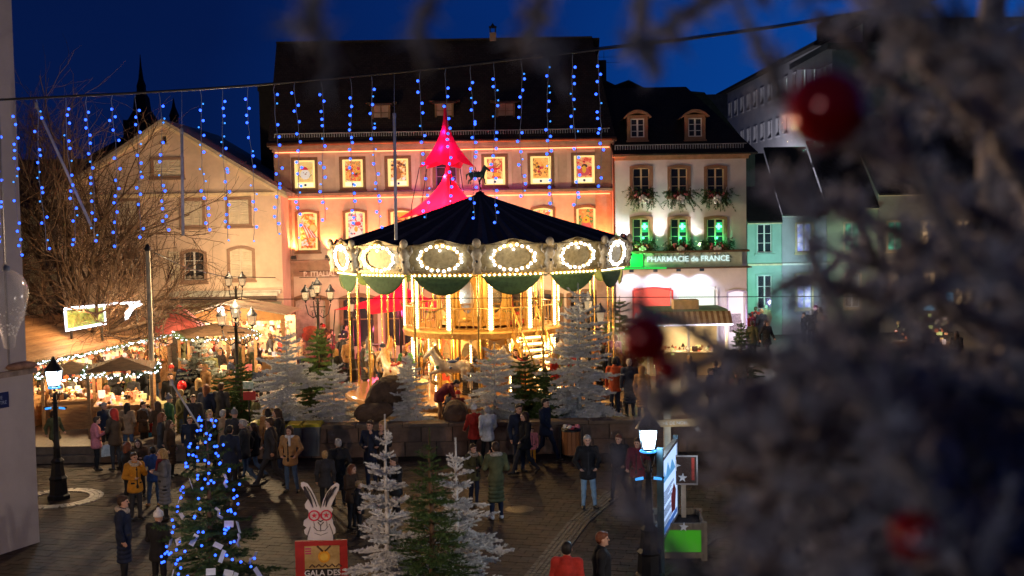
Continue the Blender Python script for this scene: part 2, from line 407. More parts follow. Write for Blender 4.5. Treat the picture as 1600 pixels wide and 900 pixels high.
def coat_mesh(kind, long):
    J = pose(kind); g = SDF((-.5, -.85, .2), (.5, .55, 1.6), .0145)
    c = V3(J['chest']); p = V3(J['pel'])
    g.ell(p + (0, 0, -.01), (.185, .148, .13), 0, .05); g.cap(p, c, .15, .155, 0, .05); g.ell(c, (.205, .148, .17), 0, .05); g.cap(J['shL'], J['shR'], .078, .078, 0, .05)
    if kind == 'sit':
        for n in 'LR': h = V3(J['hip' + n]); k_ = V3(J['knee' + n]); g.cap(h, h * .4 + k_ * .6, .115, .10, 0, .05)
    else:
        dz = .46 if long else .14
        y1 = -.02 if 'walk' in kind else 0; w_ = .19 if long else .17
        for t in np.linspace(0, 1, 6): g.ell(p + (0, y1 * t, -.05 - dz * t), (.175 + (w_ + .02 - .175) * t, .14 + (.05 if 'walk' in kind else .02) * t, .06), 0, .05)
    nk = V3(J['neck']); g.cap(nk + (0, .02, -.06), nk + (0, .01, .01), .095, .078, 0, .03)
    g.cap(nk + (-.05, .07, -.03), nk + (.05, .07, -.03), .05, .05, 0, .02)                       # folded hood / collar
    for n in 'LR':
        g.cap(J['sh' + n], J['elb' + n], .075, .062, 0, .04); g.cap(J['elb' + n], J['wr' + n], .060, .047, 0)
    d = V3((0, -1, 0)); f0 = c + d * .158; f1 = p + d * .158 + (0, 0, -.08)
    if kind != 'bend' and kind != 'sit': g.cap(f0 + (0, 0, .1), f1, .009, .009, 1, .006)         # zip
    for q in (-1, 1):
        if kind != 'sit' and kind != 'bend': g.ell(p + (q * .11, -.125, .03), (.055, .03, .012), 1, .01)
    return g.mesh('coat_' + kind + ('_long' if long else ''), [CLO['black'], CLO['black']])
def hair_mesh(style):       # around the head centre
    g = SDF((-.2, -.22, -.42), (.2, .28, .26), .012)
    if style == 'short':
        g.ell((0, .028, .045), (.088, .1, .092), 0); g.ell((0, .06, -.01), (.083, .06, .075), 0); g.ell((0, -.06, .09), (.06, .035, .03), 0)
    if style in ('long', 'bob'):
        g.ell((0, .028, .045), (.092, .104, .095), 0); z = -.27 if style == 'long' else -.12
        g.cap((0, .075, .0), (0, .10, z), .085, .07, 0, .05)
        for s in (-1, 1): g.cap((s * .075, .02, .02), (s * .085, .03, z + .04), .032, .035, 0, .04)
    if style == 'beanie':
        g.ell((0, .015, .065), (.097, .11, .095), 0); g.ell((0, .015, .03), (.103, .117, .032), 0, .01); g.ell((0, .02, .175), (.035, .035, .035), 1, .01)
    if style == 'hood':
        g.ell((0, .05, .03), (.115, .115, .13), 0); g.cap((0, .08, -.06), (0, .10, -.16), .10, .10, 0, .05)
        for t in range(12): a0, a1 = t * PI / 6, (t + 1) * PI / 6; g.cap((.098 * math.sin(a0), -.035, .02 + .12 * math.cos(a0)), (.098 * math.sin(a1), -.035, .02 + .12 * math.cos(a1)), .022, .022, 1, .01)
    if style == 'furcollar':
        for t in range(10):
            a0, a1 = t * PI / 5, (t + 1) * PI / 5; g.cap((.11 * math.sin(a0), .03 - .1 * math.cos(a0), -.16 + .03 * math.cos(a0 + PI)), (.11 * math.sin(a1), .03 - .1 * math.cos(a1), -.16 + .03 * math.cos(a1 + PI)), .045, .045, 0, .03)
    if style == 'scarf':
        for t in range(10):
            a0, a1 = t * PI / 5, (t + 1) * PI / 5; g.cap((.085 * math.sin(a0), .02 - .085 * math.cos(a0), -.145), (.085 * math.sin(a1), .02 - .085 * math.cos(a1), -.145), .036, .036, 0, .03)
        g.cap((.03, -.09, -.16), (.05, -.13, -.36), .035, .03, 0, .03)
    return g.mesh('hair_' + style, [HAIRM['brown'], FUR])
BODY, COAT, HAIR = {}, {}, {}
HEADS = {}
def person(loc, face, kind='stand', scale=1.0, coat='black', long=False, legs='black', hair=('short', 'brown'), extra=None, label=None, group=None, shoes=None):
    if kind not in BODY: BODY[kind] = body_mesh(kind); HEADS[kind] = pose(kind)['head']
    if (kind, long) not in COAT: COAT[kind, long] = coat_mesh(kind, long)
    b = put('person', BODY[kind], None, loc, rz=face, scale=scale, mats=[None, CLO[legs], CLO[shoes] if shoes else None])
    tag(b, label, 'person', group)
    zipm = CLO['charcoal'] if coat in ('black', 'navy') else CLO['black']
    c = put('coat', COAT[kind, long], b, mats=[CLO[coat], zipm if kind not in ('sit', 'bend') else CLO[coat]])
    st, hc = hair
    def hm(style, m, m2=None, nm='hair'):
        if style not in HAIR: HAIR[style] = hair_mesh(style)
        ms = [m, m2 or m]
        return put(nm, HAIR[style], b, loc=HEADS[kind], mats=ms, rot=(rad(35) if kind == 'bend' else 0, 0, 0))
    if st in ('short', 'long', 'bob'): hm(st, HAIRM[hc])
    elif st == 'beanie': hm('beanie', CLO[hc], CLO['white'], 'hat')
    elif st == 'hood': hm('hood', CLO[hc], FUR, 'hood')
    for x in (extra or []):
        if x[0] == 'scarf': hm('scarf', CLO[x[1]], None, 'scarf')
        if x[0] == 'fur': hm('furcollar', FUR, None, 'fur_collar')
    return b

# ------------------------------------------------------------------ firs
def rot_about(v, ax, a):
    return v * math.cos(a) + np.cross(ax, v) * math.sin(a) + ax * (ax @ v) * (1 - math.cos(a))
def brush(segs, nl, dens, nw, rng, droop=0.0, stem=0.0):
    """needles (thin triangles) all round every twig segment"""
    P0 = np.array([s[0] for s in segs]); P1 = np.array([s[1] for s in segs]); D = P1 - P0; L = np.linalg.norm(D, axis=1)
    cnt = np.maximum(2, (L * dens).astype(int)); I = np.repeat(np.arange(len(segs)), cnt); N = len(I)
    t = rng.random(N)[:, None]; d = D[I] / L[I][:, None]
    a = rng.normal(size=(N, 3)); a -= d * (a * d).sum(1)[:, None]; a /= np.linalg.norm(a, axis=1)[:, None]
    b = P0[I] + D[I] * t; n_ = nl * (.7 + .6 * rng.random(N))[:, None]
    tip = b + (a * .85 + d * .55) * n_ + np.array([0, 0, -droop]) * n_
    s = np.cross(a, d); s = s * nw / 2
    v = np.stack([b + s, b - s, tip], 1).reshape(-1, 3)
    if stem:                       # the coated twig itself: two crossed strips
        q1 = rng.normal(size=P0.shape); q1 -= (D / L[:, None]) * (q1 * D / L[:, None]).sum(1)[:, None]; q1 /= np.linalg.norm(q1, axis=1)[:, None]; q2 = np.cross(D / L[:, None], q1)
        for w_ in (q1, q2):
            a_ = w_ * stem / 2; v = np.concatenate([v, np.stack([P0 + a_, P0 - a_, P1 - a_ * .6, P0 + a_, P1 - a_ * .6, P1 + a_ * .6], 1).reshape(-1, 3)])
    return v, np.arange(len(v)).reshape(-1, 3)
def fir_mesh(h, R, seed, whorls=None, nl=.032, dens=260, nw=.006, low=.06, bare_top=.12, taper=.9, droop=.25, stem=0.0):
    rng = np.random.default_rng(seed); segs, wood = [], MB()
    tp = [(rng.normal() * .01 * h * .3, rng.normal() * .01 * h * .3, h * i / 8) for i in range(9)]; tp[0] = (0, 0, 0)
    wood.tube(tp, [max(.006, (.018 * h + .01) * (1 - i / 8) ** .8) for i in range(9)], 7)
    W_ = whorls or int(h * 7)
    def branch(p, d, L, lvl):
        k = 4; pts = [p]; dd = d.copy()
        for i in range(k):
            dd = dd + np.array([0, 0, (-.10 if i < 2 else .13) * droop * 2]) + rng.normal(size=3) * .05; dd /= np.linalg.norm(dd)
            pts.append(pts[-1] + dd * L / k)
        for i in range(k): segs.append((pts[i], pts[i + 1]))
        if lvl == 0: wood.tube([tuple(q) for q in pts], [.012 * L + .004, .010 * L + .003, .007 * L + .003, .004, .002], 4)
        if lvl < 2 and L > .16:
            n = max(2, int(L / (.095 if lvl == 0 else .11)))
            for j in range(n):
                f = (j + .8) / (n + .6); q = pts[min(k - 1, int(f * k))]; q2 = pts[min(k, int(f * k) + 1)]; u_ = f * k - int(f * k); base = q + (q2 - q) * u_
                side = np.cross(dd, (0, 0, 1.)); side /= np.linalg.norm(side) + 1e-6
                for s in (-1, 1):
                    if rng.random() < .12: continue
                    nd_ = dd * (.75 + .2 * rng.random()) + side * s * (.65 + .2 * rng.random()) + np.array([0, 0, rng.normal() * .12 + .03]); nd_ /= np.linalg.norm(nd_)
                    branch(base, nd_, L * (.52 if lvl == 0 else .42) * (1 - f * .62) * (.75 + .4 * rng.random()), lvl + 1)
    for i in range(W_):
        z = h * (low + (1 - low - bare_top * .5) * (i / W_) ** .93); fr = z / h
        n = 6 if fr < .75 else 5; a0 = rng.random() * 6.28
        for j in range(n):
            a = a0 + j * 2 * PI / n + rng.normal() * .15; el = -.12 + .75 * fr ** 2 + rng.normal() * .07
            L = R * ((1 - fr) ** taper * .96 + .04) * (.62 + .5 * rng.random()) * (1 + .18 * math.sin(a * 2 + seed) + .10 * math.sin(a * 3 + 5 * fr))
            if rng.random() < .09: continue
            d = np.array([math.cos(a) * math.cos(el), math.sin(a) * math.cos(el), math.sin(el)])
            branch(np.array([0, 0, z + rng.normal() * .02]), d, L, 0)
    for i in range(int((1 - bare_top) * 8), 8): segs.append((np.array(tp[i]), np.array(tp[i + 1])))
    segs.append((np.array([0, 0, h * .9]), np.array([0, 0, h])))
    v, f = brush(segs, nl, dens, nw, rng, stem=stem)
    return wood, (v, f), segs
def frost_mat(name, amt, base=(0.04, 0.075, 0.04), white=(0.78, 0.80, 0.80)):
    if name in MATS: return MATS[name]
    m = mat(name, base, 0.85, 0, 0.2); t = m.node_tree; N = t.nodes; L = t.links; b = N['Principled BSDF']
    tc_ = N.new('ShaderNodeTexCoord'); n = N.new('ShaderNodeTexNoise'); n.inputs['Scale'].default_value = 7; n.inputs['Detail'].default_value = 6; n.inputs['Roughness'].default_value = .75
    L.new(tc_.outputs['Object'], n.inputs['Vector'])
    r = N.new('ShaderNodeValToRGB'); L.new(n.outputs['Fac'], r.inputs[0]); r.color_ramp.elements[0].position = .52 - amt * .35; r.color_ramp.elements[1].position = .66 - amt * .2
    r.color_ramp.elements[0].color = (*base, 1); r.color_ramp.elements[1].color = (*white, 1)
    L.new(r.outputs[0], b.inputs['Base Color'])
    return m
FROST = frost_mat('flocked white needles', .95); FROST2 = frost_mat('lightly flocked needles', .42, white=(.5, .55, .5)); FIRG = frost_mat('green fir needles', .15, (0.035, 0.08, 0.02), (0.10, 0.17, 0.05))
FBARK = frost_mat('flocked bark', .6, (.12, .08, .05), (.6, .62, .62)); BARK = mat('brown bark', (.10, .06, .035), .9, 0, .3, 20, .5, 50)
def fir(loc, mesh, kind, label, group=None, rz=0.0, scale=1.0, cat='tree'):
    wood, (v, f), segs = mesh
    lm, bm_ = {'white': (FROST, FBARK), 'light': (FROST2, BARK), 'green': (FIRG, BARK)}[kind]
    key = (id(mesh), kind)
    if key not in FIRC: FIRC[key] = (npmesh('fir_needles', v, f, lm), wood.mesh('fir_wood', bm_))
    nm, wm = FIRC[key]
    t = empty('fir_tree', loc, rz, label, cat, group); t.scale = (scale,) * 3
    put('trunk', wm, t); put('crown', nm, t)
    return t
FIRC = {}

# ================================================================== THE SETTING
YW = 34.4                                       # front of the low wall round the raised part of the square
TZ = 0.45                                       # level of the raised part
def paving_mat(name, c, c2, joint, bw, bh, bump=.5, rough=.5):
    m = mat(name, c, rough, 0, .3, 2.2, 0); t = m.node_tree; N = t.nodes; L = t.links; b = N['Principled BSDF']
    tc_ = N.new('ShaderNodeTexCoord'); br = N.new('ShaderNodeTexBrick'); L.new(tc_.outputs['Object'], br.inputs['Vector'])
    br.inputs['Color1'].default_value = (*c, 1); br.inputs['Color2'].default_value = (*c2, 1); br.inputs['Mortar'].default_value = (*joint, 1)
    br.inputs['Scale'].default_value = 1; br.inputs['Brick Width'].default_value = bw; br.inputs['Row Height'].default_value = bh; br.inputs['Mortar Size'].default_value = .012
    n = N.new('ShaderNodeTexNoise'); n.inputs['Scale'].default_value = .7; n.inputs['Detail'].default_value = 7; n.inputs['Roughness'].default_value = .7; L.new(tc_.outputs['Object'], n.inputs['Vector'])
    mx = N.new('ShaderNodeMix'); mx.data_type = 'RGBA'; mx.blend_type = 'MULTIPLY'; mx.inputs[0].default_value = .8
    r = N.new('ShaderNodeValToRGB'); L.new(n.outputs['Fac'], r.inputs[0]); r.color_ramp.elements[0].position = .3; r.color_ramp.elements[0].color = (.45, .45, .45, 1); r.color_ramp.elements[1].position = .7
    L.new(br.outputs['Color'], mx.inputs[6]); L.new(r.outputs[0], mx.inputs[7]); L.new(mx.outputs[2], b.inputs['Base Color'])
    bp = N.new('ShaderNodeBump'); bp.inputs['Strength'].default_value = bump; bp.inputs['Distance'].default_value = .01; L.new(br.outputs['Fac'], bp.inputs['Height']); bp.invert = True
    L.new(bp.outputs[0], b.inputs['Normal'])
    rr = N.new('ShaderNodeMapRange'); L.new(n.outputs['Fac'], rr.inputs[0]); rr.inputs[3].default_value = rough - .12; rr.inputs[4].default_value = rough + .25; L.new(rr.outputs[0], b.inputs['Roughness'])
    return m
JOINT = mat('sand and dirt joints', (.045, .038, .032), .9, 0, .3, 5)
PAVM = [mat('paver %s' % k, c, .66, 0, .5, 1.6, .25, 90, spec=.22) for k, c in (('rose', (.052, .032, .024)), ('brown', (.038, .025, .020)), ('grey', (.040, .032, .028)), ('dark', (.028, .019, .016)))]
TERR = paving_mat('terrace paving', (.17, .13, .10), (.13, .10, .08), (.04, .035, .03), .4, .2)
FAR = mat('far ground', (.10, .09, .08), .8, 0, .3, .5)
g = MB(); g.add([(-300, -60, -.02), (300, -60, -.02), (300, 400, -.02), (-300, 400, -.02)], [(0, 1, 2, 3)])
tag(g.build('ground', JOINT), kind='structure')
ter = MB(); ter.bb(-60, 60, YW + .25, 300, -.3, TZ); tag(ter.build('terrace', TERR), kind='structure')
# pavers laid in slanting rows on the lower square: every one has its own edges; the 300 nearest in view are objects
pave = empty('square_paving', (0, 0, 0)); tag(pave, kind='structure')
def in_view(p, m=20):
    d = p - camo.location; z = d.dot(fwd)
    if z < 1: return None
    x = 800 + FPX * d.dot(CR) / z; y = 450 - FPX * d.dot(CU) / z
    return (x, y) if -m < x < 1600 + m and y < 900 + m * 3 else None
PA = rad(-14); pu, pv = Vector((math.cos(PA), math.sin(PA), 0)), Vector((-math.sin(PA), math.cos(PA), 0))
rows = []
rngp = random.Random(3)
for j in range(-10, 170):
    for i in range(-75, 75):
        p = pu * ((i + (j % 2) * .5) * .42) + pv * (j * .21 + 13.0)
        if p.y > YW - .2 or p.y < 19.0: continue
        q = in_view(p, 40)
        if q is None or q[0] > 1640: continue
        rows.append((p.y, p, q))
rows.sort(key=lambda t: t[0])
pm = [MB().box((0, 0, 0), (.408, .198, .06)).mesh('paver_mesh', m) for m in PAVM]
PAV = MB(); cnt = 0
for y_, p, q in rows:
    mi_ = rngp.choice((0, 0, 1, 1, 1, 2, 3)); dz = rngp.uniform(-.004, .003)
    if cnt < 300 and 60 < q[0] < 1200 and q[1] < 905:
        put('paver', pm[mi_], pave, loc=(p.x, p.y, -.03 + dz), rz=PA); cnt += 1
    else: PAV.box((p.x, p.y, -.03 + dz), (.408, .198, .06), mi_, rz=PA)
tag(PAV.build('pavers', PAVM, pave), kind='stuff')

# dark cobble gutter bands and the pale ring round the left lamp
COB = [mat('cobble %d' % i, c, .55, 0, .4, 5, .3, 40) for i, c in enumerate(((.035, .036, .038), (.05, .05, .052), (.025, .026, .028)))]
def cobbles(pts, width, name, mats, seed=0, size=.10):
    rr = random.Random(seed); q = MB()
    for (a, b) in zip(pts, pts[1:]):
        d = (b - a); L = d.length; d.normalize(); n_ = Vector((-d.y, d.x, 0)); ang_ = math.atan2(d.y, d.x)
        for i in range(int(L / size)):
            for j in range(int(width / size)):
                p = a + d * ((i + .5) * size) + n_ * ((j + .5) * size - width / 2); q.box((p.x, p.y, .004 + rr.uniform(-.003, .003)), (size * .86, size * .84, .03), rr.randrange(len(mats)), rz=ang_ + rr.uniform(-.08, .08))
    return tag(q.build(name, mats, pave), kind='stuff')
cobbles([G(835, 905), G(905, 815), G(990, 745)], .5, 'cobble_band', COB, 1)
cobbles([G(1010, 905), G(1100, 840), G(1260, 800)], .6, 'cobble_band', COB, 2)
LAP = G(92, 779)
cobbles([LAP + Vector((.95 * math.cos(t), .95 * math.sin(t), 0)) for t in np.linspace(0, 2 * PI, 17)], .36, 'lamp_ring', [mat('pale ring stone', (.42, .42, .40), .5, 0, .2, 4)], 3, .12)
q = MB(); q.lathe([(0, .012), (.33, .012), (.36, .008)], 24, tuple(G(812, 796))); q.build('manhole_cover', mat('cast iron cover', (.05, .035, .025), .4, .6, .4, 12, .6, 60), pave)
# low sandstone wall with coping slabs, blocks between recessed joints
WSTONE = [mat('wall sandstone %d' % i, c, .85, 0, .35, 2.5, .5, 25) for i, c in enumerate(((.17, .115, .085), (.14, .10, .08), (.20, .135, .10)))]
COPE = mat('coping stone', (.16, .12, .09), .8, 0, .3, 4, .4, 30)
wx0, wx1 = G(345, 715).x, 12.5
wl = empty('planter_wall', (wx0, YW, 0), 0, 'long low sandstone wall with coping around the raised carousel terrace', 'wall')
MB().bb(.02, wx1 - wx0, .04, .5, 0, .9).build('core', JOINT, wl)
x = 0; k = 0
blk = {}
while x < wx1 - wx0 - .2:
    for r in range(2):
        o_ = 0 if r == 0 else -.45
        xa = max(0, x + o_); xb = min(wx1 - wx0, x + o_ + .93)
        if xb - xa < .1: continue
        key = (round(xb - xa, 2), (k + r) % 3)
        if key not in blk: blk[key] = MB().bb(0, key[0] - .015, 0, .06, 0, .43).mesh('block_mesh', WSTONE[key[1]])
        put('stone_block', blk[key], wl, loc=(xa, -.0 + random.uniform(-.006, .004), .01 + r * .445))
    x += .945; k += 1
x = 0
cm = MB().bb(0, 1.38, 0, .56, 0, .1).mesh('coping_mesh', COPE)
while x < wx1 - wx0: put('coping_slab', cm, wl, loc=(x, -.04, .9), rz=0); x += 1.4
bed = mat('planting bed soil', (.03, .022, .015), .95, 0, .4, 8, .6, 20)
b_ = MB(); b_.bb(wx0 + .1, wx1, YW + .3, YW + 2.2, .3, .72); tag(b_.build('planting_bed', bed), kind='structure')
# step along the left part of the terrace
st_ = MB(); st_.bb(-20, wx0 - .02, YW - .1, YW + .6, 0, .22); st_.bb(-20, wx0 - .02, YW + .2, YW + .6, .22, .445)
tag(st_.build('terrace_steps', COPE), kind='structure')

# ================================================================== BUILDINGS
def wall_holes(mb, x0, x1, z0, z1, y, th, holes, m=0):
    """front face at y with rectangular openings and their reveals; solid boxes between"""
    xs = sorted({x0, x1, *[h[0] for h in holes], *[h[1] for h in holes]}); zs = sorted({z0, z1, *[h[2] for h in holes], *[h[3] for h in holes]})
    xs = [a for a in xs if x0 <= a <= x1]; zs = [a for a in zs if z0 <= a <= z1]
    for i in range(len(xs) - 1):
        for j in range(len(zs) - 1):
            a, b, c, d = xs[i], xs[i + 1], zs[j], zs[j + 1]; mx_, mz = (a + b) / 2, (c + d) / 2
            if any(h[0] < mx_ < h[1] and h[2] < mz < h[3] for h in holes): continue
            mb.add([(a, y, c), (b, y, c), (b, y, d), (a, y, d)], [(0, 1, 2, 3)], m)
    for h in holes:
        a, b, c, d = h; e_ = y + th
        mb.add([(a, y, c), (a, e_, c), (a, e_, d), (a, y, d)], [(0, 1, 2, 3)], m); mb.add([(b, y, c), (b, e_, c), (b, e_, d), (b, y, d)], [(3, 2, 1, 0)], m)
        mb.add([(a, y, c), (b, y, c), (b, e_, c), (a, e_, c)], [(0, 1, 2, 3)], m); mb.add([(a, y, d), (b, y, d), (b, e_, d), (a, e_, d)], [(3, 2, 1, 0)], m)
def arch(w_, h_, rise, n=8):      # outline, sill at z=0, going round
    P = [(-w_ / 2, 0), (-w_ / 2, h_ - rise)]
    if rise > 0:
        for i in range(1, n): t = i / n; P.append((-w_ / 2 + w_ * t, h_ - rise + rise * math.sin(PI * t)))
    P += [(w_ / 2, h_ - rise), (w_ / 2, 0)]
    return P
WCACHE = {}
def surround(par, c, w_, h_, rise, t, m, y0=-.06, y1=.03, bottom=True, name='window'):
    key = (round(w_, 2), round(h_, 2), rise, t, m.name, bottom)
    if key not in WCACHE:
        mb = MB(); o_ = arch(w_ + 2 * t, h_ + 2 * t, rise); i_ = arch(w_, h_, rise * w_ / (w_ + 2 * t))
        o_ = [(a, b - t) for a, b in o_]; mb.ring(o_, i_, y0, y1, 0, closed=bottom)
        # fill between arched inner outline and the square hole corners
        if bottom: mb.bb(-(w_ / 2 + t + .05), w_ / 2 + t + .05, y0 - .05, y1 - .02, -t - .06, -t + .02)
        WCACHE[key] = mb.mesh('window_surround', m)
    return put(name, WCACHE[key], par, loc=c)
def casement(par, c, w_, h_, rise, fm, gm, y=.10, rows_=2, cols=2):
    """white timber casement with glass and bars"""
    key = ('cas', round(w_, 2), round(h_, 2), fm.name, rows_, cols)
    if key not in WCACHE:
        mb = MB(); b = .05
        mb.bb(-w_ / 2, -w_ / 2 + b, 0, .05, 0, h_); mb.bb(w_ / 2 - b, w_ / 2, 0, .05, 0, h_); mb.bb(-w_ / 2 + b, w_ / 2 - b, 0, .05, 0, b); mb.bb(-w_ / 2 + b, w_ / 2 - b, 0, .05, h_ - b, h_)
        for i in range(1, cols):
            x_ = -w_ / 2 + w_ * i / cols; mb.bb(x_ - .04, x_ + .04, -.01, .045, b, h_ - b)
        for j in range(1, rows_ + 1):
            z_ = h_ * j / (rows_ + 1); mb.bb(-w_ / 2 + b, w_ / 2 - b, .003, .04, z_ - .014, z_ + .014)
        WCACHE[key] = mb.mesh('window_frame', fm)
        WCACHE[key + ('g',)] = MB().bb(-w_ / 2 + .03, w_ / 2 - .03, 0, .01, .03, h_ - .03).mesh('window_glass', GLASSD)
    put('frame', WCACHE[key], par, loc=(c[0], c[1] + y, c[2])); put('pane', WCACHE[key + ('g',)], par, loc=(c[0], c[1] + y + .035, c[2]), mats=[gm])
def shutter(par, x_, y_, z_, w_, h_, m, rz=0.0):
    key = ('sh', round(w_, 2), round(h_, 2), m.name)
    if key not in WCACHE:
        mb = MB(); b = .05
        mb.bb(0, b, 0, .04, 0, h_); mb.bb(w_ - b, w_, 0, .04, 0, h_); mb.bb(b, w_ - b, 0, .04, 0, b); mb.bb(b, w_ - b, 0, .04, h_ - b, h_); mb.bb(b, w_ - b, 0, .04, h_ * .5 - .03, h_ * .5 + .03)
        n = int(h_ / .085)
        for i in range(n):
            zz = b + (h_ - 2 * b) * (i + .5) / n; mb.box((w_ / 2, .022, zz), (w_ - 2 * b, .012, .06), 0, M=Matrix.Rotation(rad(35), 3, 'X'))
        mb.bb(b, w_ - b, .034, .038, b, h_ - b)
        WCACHE[key] = mb.mesh('shutter_mesh', m)
    return put('shutter', WCACHE[key], par, loc=(x_, y_, z_), rz=rz)
def tile_mat(name, c, c2):
    m = paving_mat(name, c, c2, tuple(q * .35 for q in c), .2, .16, .9, .75); return m
ROOFM = tile_mat('dark brown roof tiles', (.085, .062, .045), (.055, .040, .030))
ROOFM2 = tile_mat('charcoal roof tiles', (.045, .037, .033), (.028, .024, .022))

def roof_slope(par, name, A, B, C, D, m, th=.12):     # A,B eaves left,right; C,D top right,left; local x along eaves so that tile courses run level
    A, B, C, D = map(Vector, (A, B, C, D)); ex = (B - A).normalized(); ez = (D - A); n_ = ex.cross(ez).normalized(); ey = n_.cross(ex)
    R = Matrix((ex, ey, n_)).transposed().to_4x4(); R.translation = A
    loc = [R.inverted() @ p for p in (A, B, C, D)]
    mb = MB(); mb.add([tuple(p) for p in loc] + [(p.x, p.y, p.z - th) for p in loc], [(0, 1, 2, 3), (7, 6, 5, 4), (0, 4, 5, 1), (1, 5, 6, 2), (2, 6, 7, 3), (3, 7, 4, 0)])
    o = mb.build(name, m, par); o.matrix_local = R
    return o, R

# ---------------- the main building behind the carousel
YM = 56.0
MX0, MX1 = W(431, 300, YM).x, W(954, 300, YM).x
ZE = W(700, 222, YM).z                      # eaves
ZR, YR = None, YM + 5.5
ZR = W(700, 63, YR).z
ZC1 = W(700, 301, YM).z                     # string course
ZC2 = W(700, 399, YM).z
PLAST = mat('warm plaster', (.56, .47, .36), .85, 0, .22, .8, .15, 25)
PLAST2 = mat('sandstone pilaster', (.36, .25, .17), .85, 0, .22, 3, .3, 25)
BROWNF = mat('brown sandstone frame', (.20, .13, .075), .8, 0, .2, 6, .3, 30)
mbld = empty('town_hall', (0, YM, 0), 0, 'wide three storey building with posters in its windows and tall dark tiled roof', 'building')
cols_ = [476, 551, 622, 697, 773, 845, 913]
row_z = [(W(700, 268, YM).z, 1.02, 1.36, 0.0), (W(700, 357, YM).z, .98, 1.86, .10)]
def _poster_mat(i, cols):
    nm = 'poster print %d' % i
    m = bpy.data.materials.new(nm); m.use_nodes = True; t = m.node_tree; N = t.nodes; L = t.links; b = N['Principled BSDF']
    tc_ = N.new('ShaderNodeTexCoord'); mp = N.new('ShaderNodeMapping'); L.new(tc_.outputs['Object'], mp.inputs[0]); mp.inputs['Location'].default_value = (i * 3.7, i * 1.3, i * 2.1)
    n = N.new('ShaderNodeTexNoise'); n.inputs['Scale'].default_value = 4.5; n.inputs['Detail'].default_value = 3; n.inputs['Distortion'].default_value = 1.2; L.new(mp.outputs[0], n.inputs['Vector'])
    r = N.new('ShaderNodeValToRGB'); L.new(n.outputs['Fac'], r.inputs[0]); el = r.color_ramp.elements
    el[0].position = .30; el[1].position = .70
    for j in range(len(cols) - 2): el.new(.30 + .4 * (j + 1) / (len(cols) - 1))
    for j, c in enumerate(cols): el[j].color = (*c, 1)
    L.new(r.outputs[0], b.inputs['Base Color']); L.new(r.outputs[0], b.inputs['Emission Color']); b.inputs['Emission Strength'].default_value = .30; b.inputs['Roughness'].default_value = .7
    m.cycles.emission_sampling = 'NONE'
    return m
cy1, cy2, rd, gr, br_, bk, wh, bl = (.72, .48, .12), (.80, .60, .22), (.7, .06, .04), (.1, .3, .08), (.35, .14, .05), (.08, .03, .02), (.82, .68, .45), (.18, .40, .5)
PALS = [(cy1, cy2, cy2, wh), (bk, rd, cy1, br_, wh), (bk, br_, cy1, wh, gr), None, (cy1, cy2, br_, rd, gr), (bk, br_, (.9, .45, .1), cy1, cy2), (bk, rd, (.9, .35, .2), cy1, wh),
        (rd, wh, (.95, .4, .05), rd, gr), (bl, wh, (.5, .7, .7), rd, bl), (bk, br_, (.9, .3, .05), (.9, .35, .05), (.5, .15, .03)), None, (cy1, wh, cy2, wh), (wh, cy2, rd, wh, cy1), (bk, gr, (.8, .15, .05), (.9, .3, .1), cy1)]
holes = []
wins = []
for r, (zc, w_, h_, rise) in enumerate(row_z):
    for i, px in enumerate(cols_):
        x_ = W(px + (2 if r else 0), 268, YM).x; w2, h2 = (w_ - .32, h_ - .28) if True else 0
        holes.append((x_ - w_ / 2, x_ + w_ / 2, zc - h_ / 2, zc + h_ / 2)); wins.append((r, i, x_, zc, w_, h_, rise))
gz0, gz1 = TZ + .6, TZ + 3.05
gcols = [(485, 0), (560, 0), (630, 0), (705, 0), (780, 0), (850, 0), (915, 0)]
for px, _ in gcols:
    x_ = W(px, 480, YM).x; holes.append((x_ - .75, x_ + .75, gz0, gz1))
mb = MB(); wall_holes(mb, MX0, MX1, TZ - .3, ZE, 0, .25, holes)
mb.add([(MX0, 0, TZ), (MX0, 11, TZ), (MX0, 11, ZE), (MX0, 0, ZE)], [(3, 2, 1, 0)]); mb.add([(MX1, 0, TZ), (MX1, 11, TZ), (MX1, 11, ZE), (MX1, 0, ZE)], [(0, 1, 2, 3)])
mb.bb(MX0, MX1, .3, .34, TZ, ZE)
mb.build('wall', PLAST, mbld)
for a in (MX0 - .04, MX1 - .74, W(662, 300, YM).x - .1, W(733, 300, YM).x - .3):
    b = a + (.78 if a < MX0 + 1 or a > MX1 - 2 else .45)
    MB().bb(a, b, -.07, .02, ZC1 + .14, ZE - .35).build('pilaster', PLAST2, mbld); MB().bb(a, b, -.09, .02, TZ, ZC1 - .12).build('pilaster', PLAST2, mbld)
mb = MB()
for dz, dy, hh in ((0, .30, .10), (-.10, .20, .12), (-.22, .10, .14)): mb.bb(MX0 - dy, MX1 + dy, -dy, .05, ZE + dz - hh, ZE + dz)
mb.build('cornice', PLAST2, mbld)
mb = MB(); mb.bb(MX0 - .1, MX1 + .1, -.32, .02, ZC1 - .05, ZC1 + .08); mb.bb(MX0 - .05, MX1 + .05, -.10, .02, ZC1 - .12, ZC1 - .05)
mb.bb(MX0 - .1, MX1 + .1, -.18, .02, ZC2 - .25, ZC2 - .12); mb.bb(MX0 - .05, MX1 + .05, -.05, .02, ZC2 - .9, ZC2 - .25); mb.build('string_course', PLAST2, mbld)
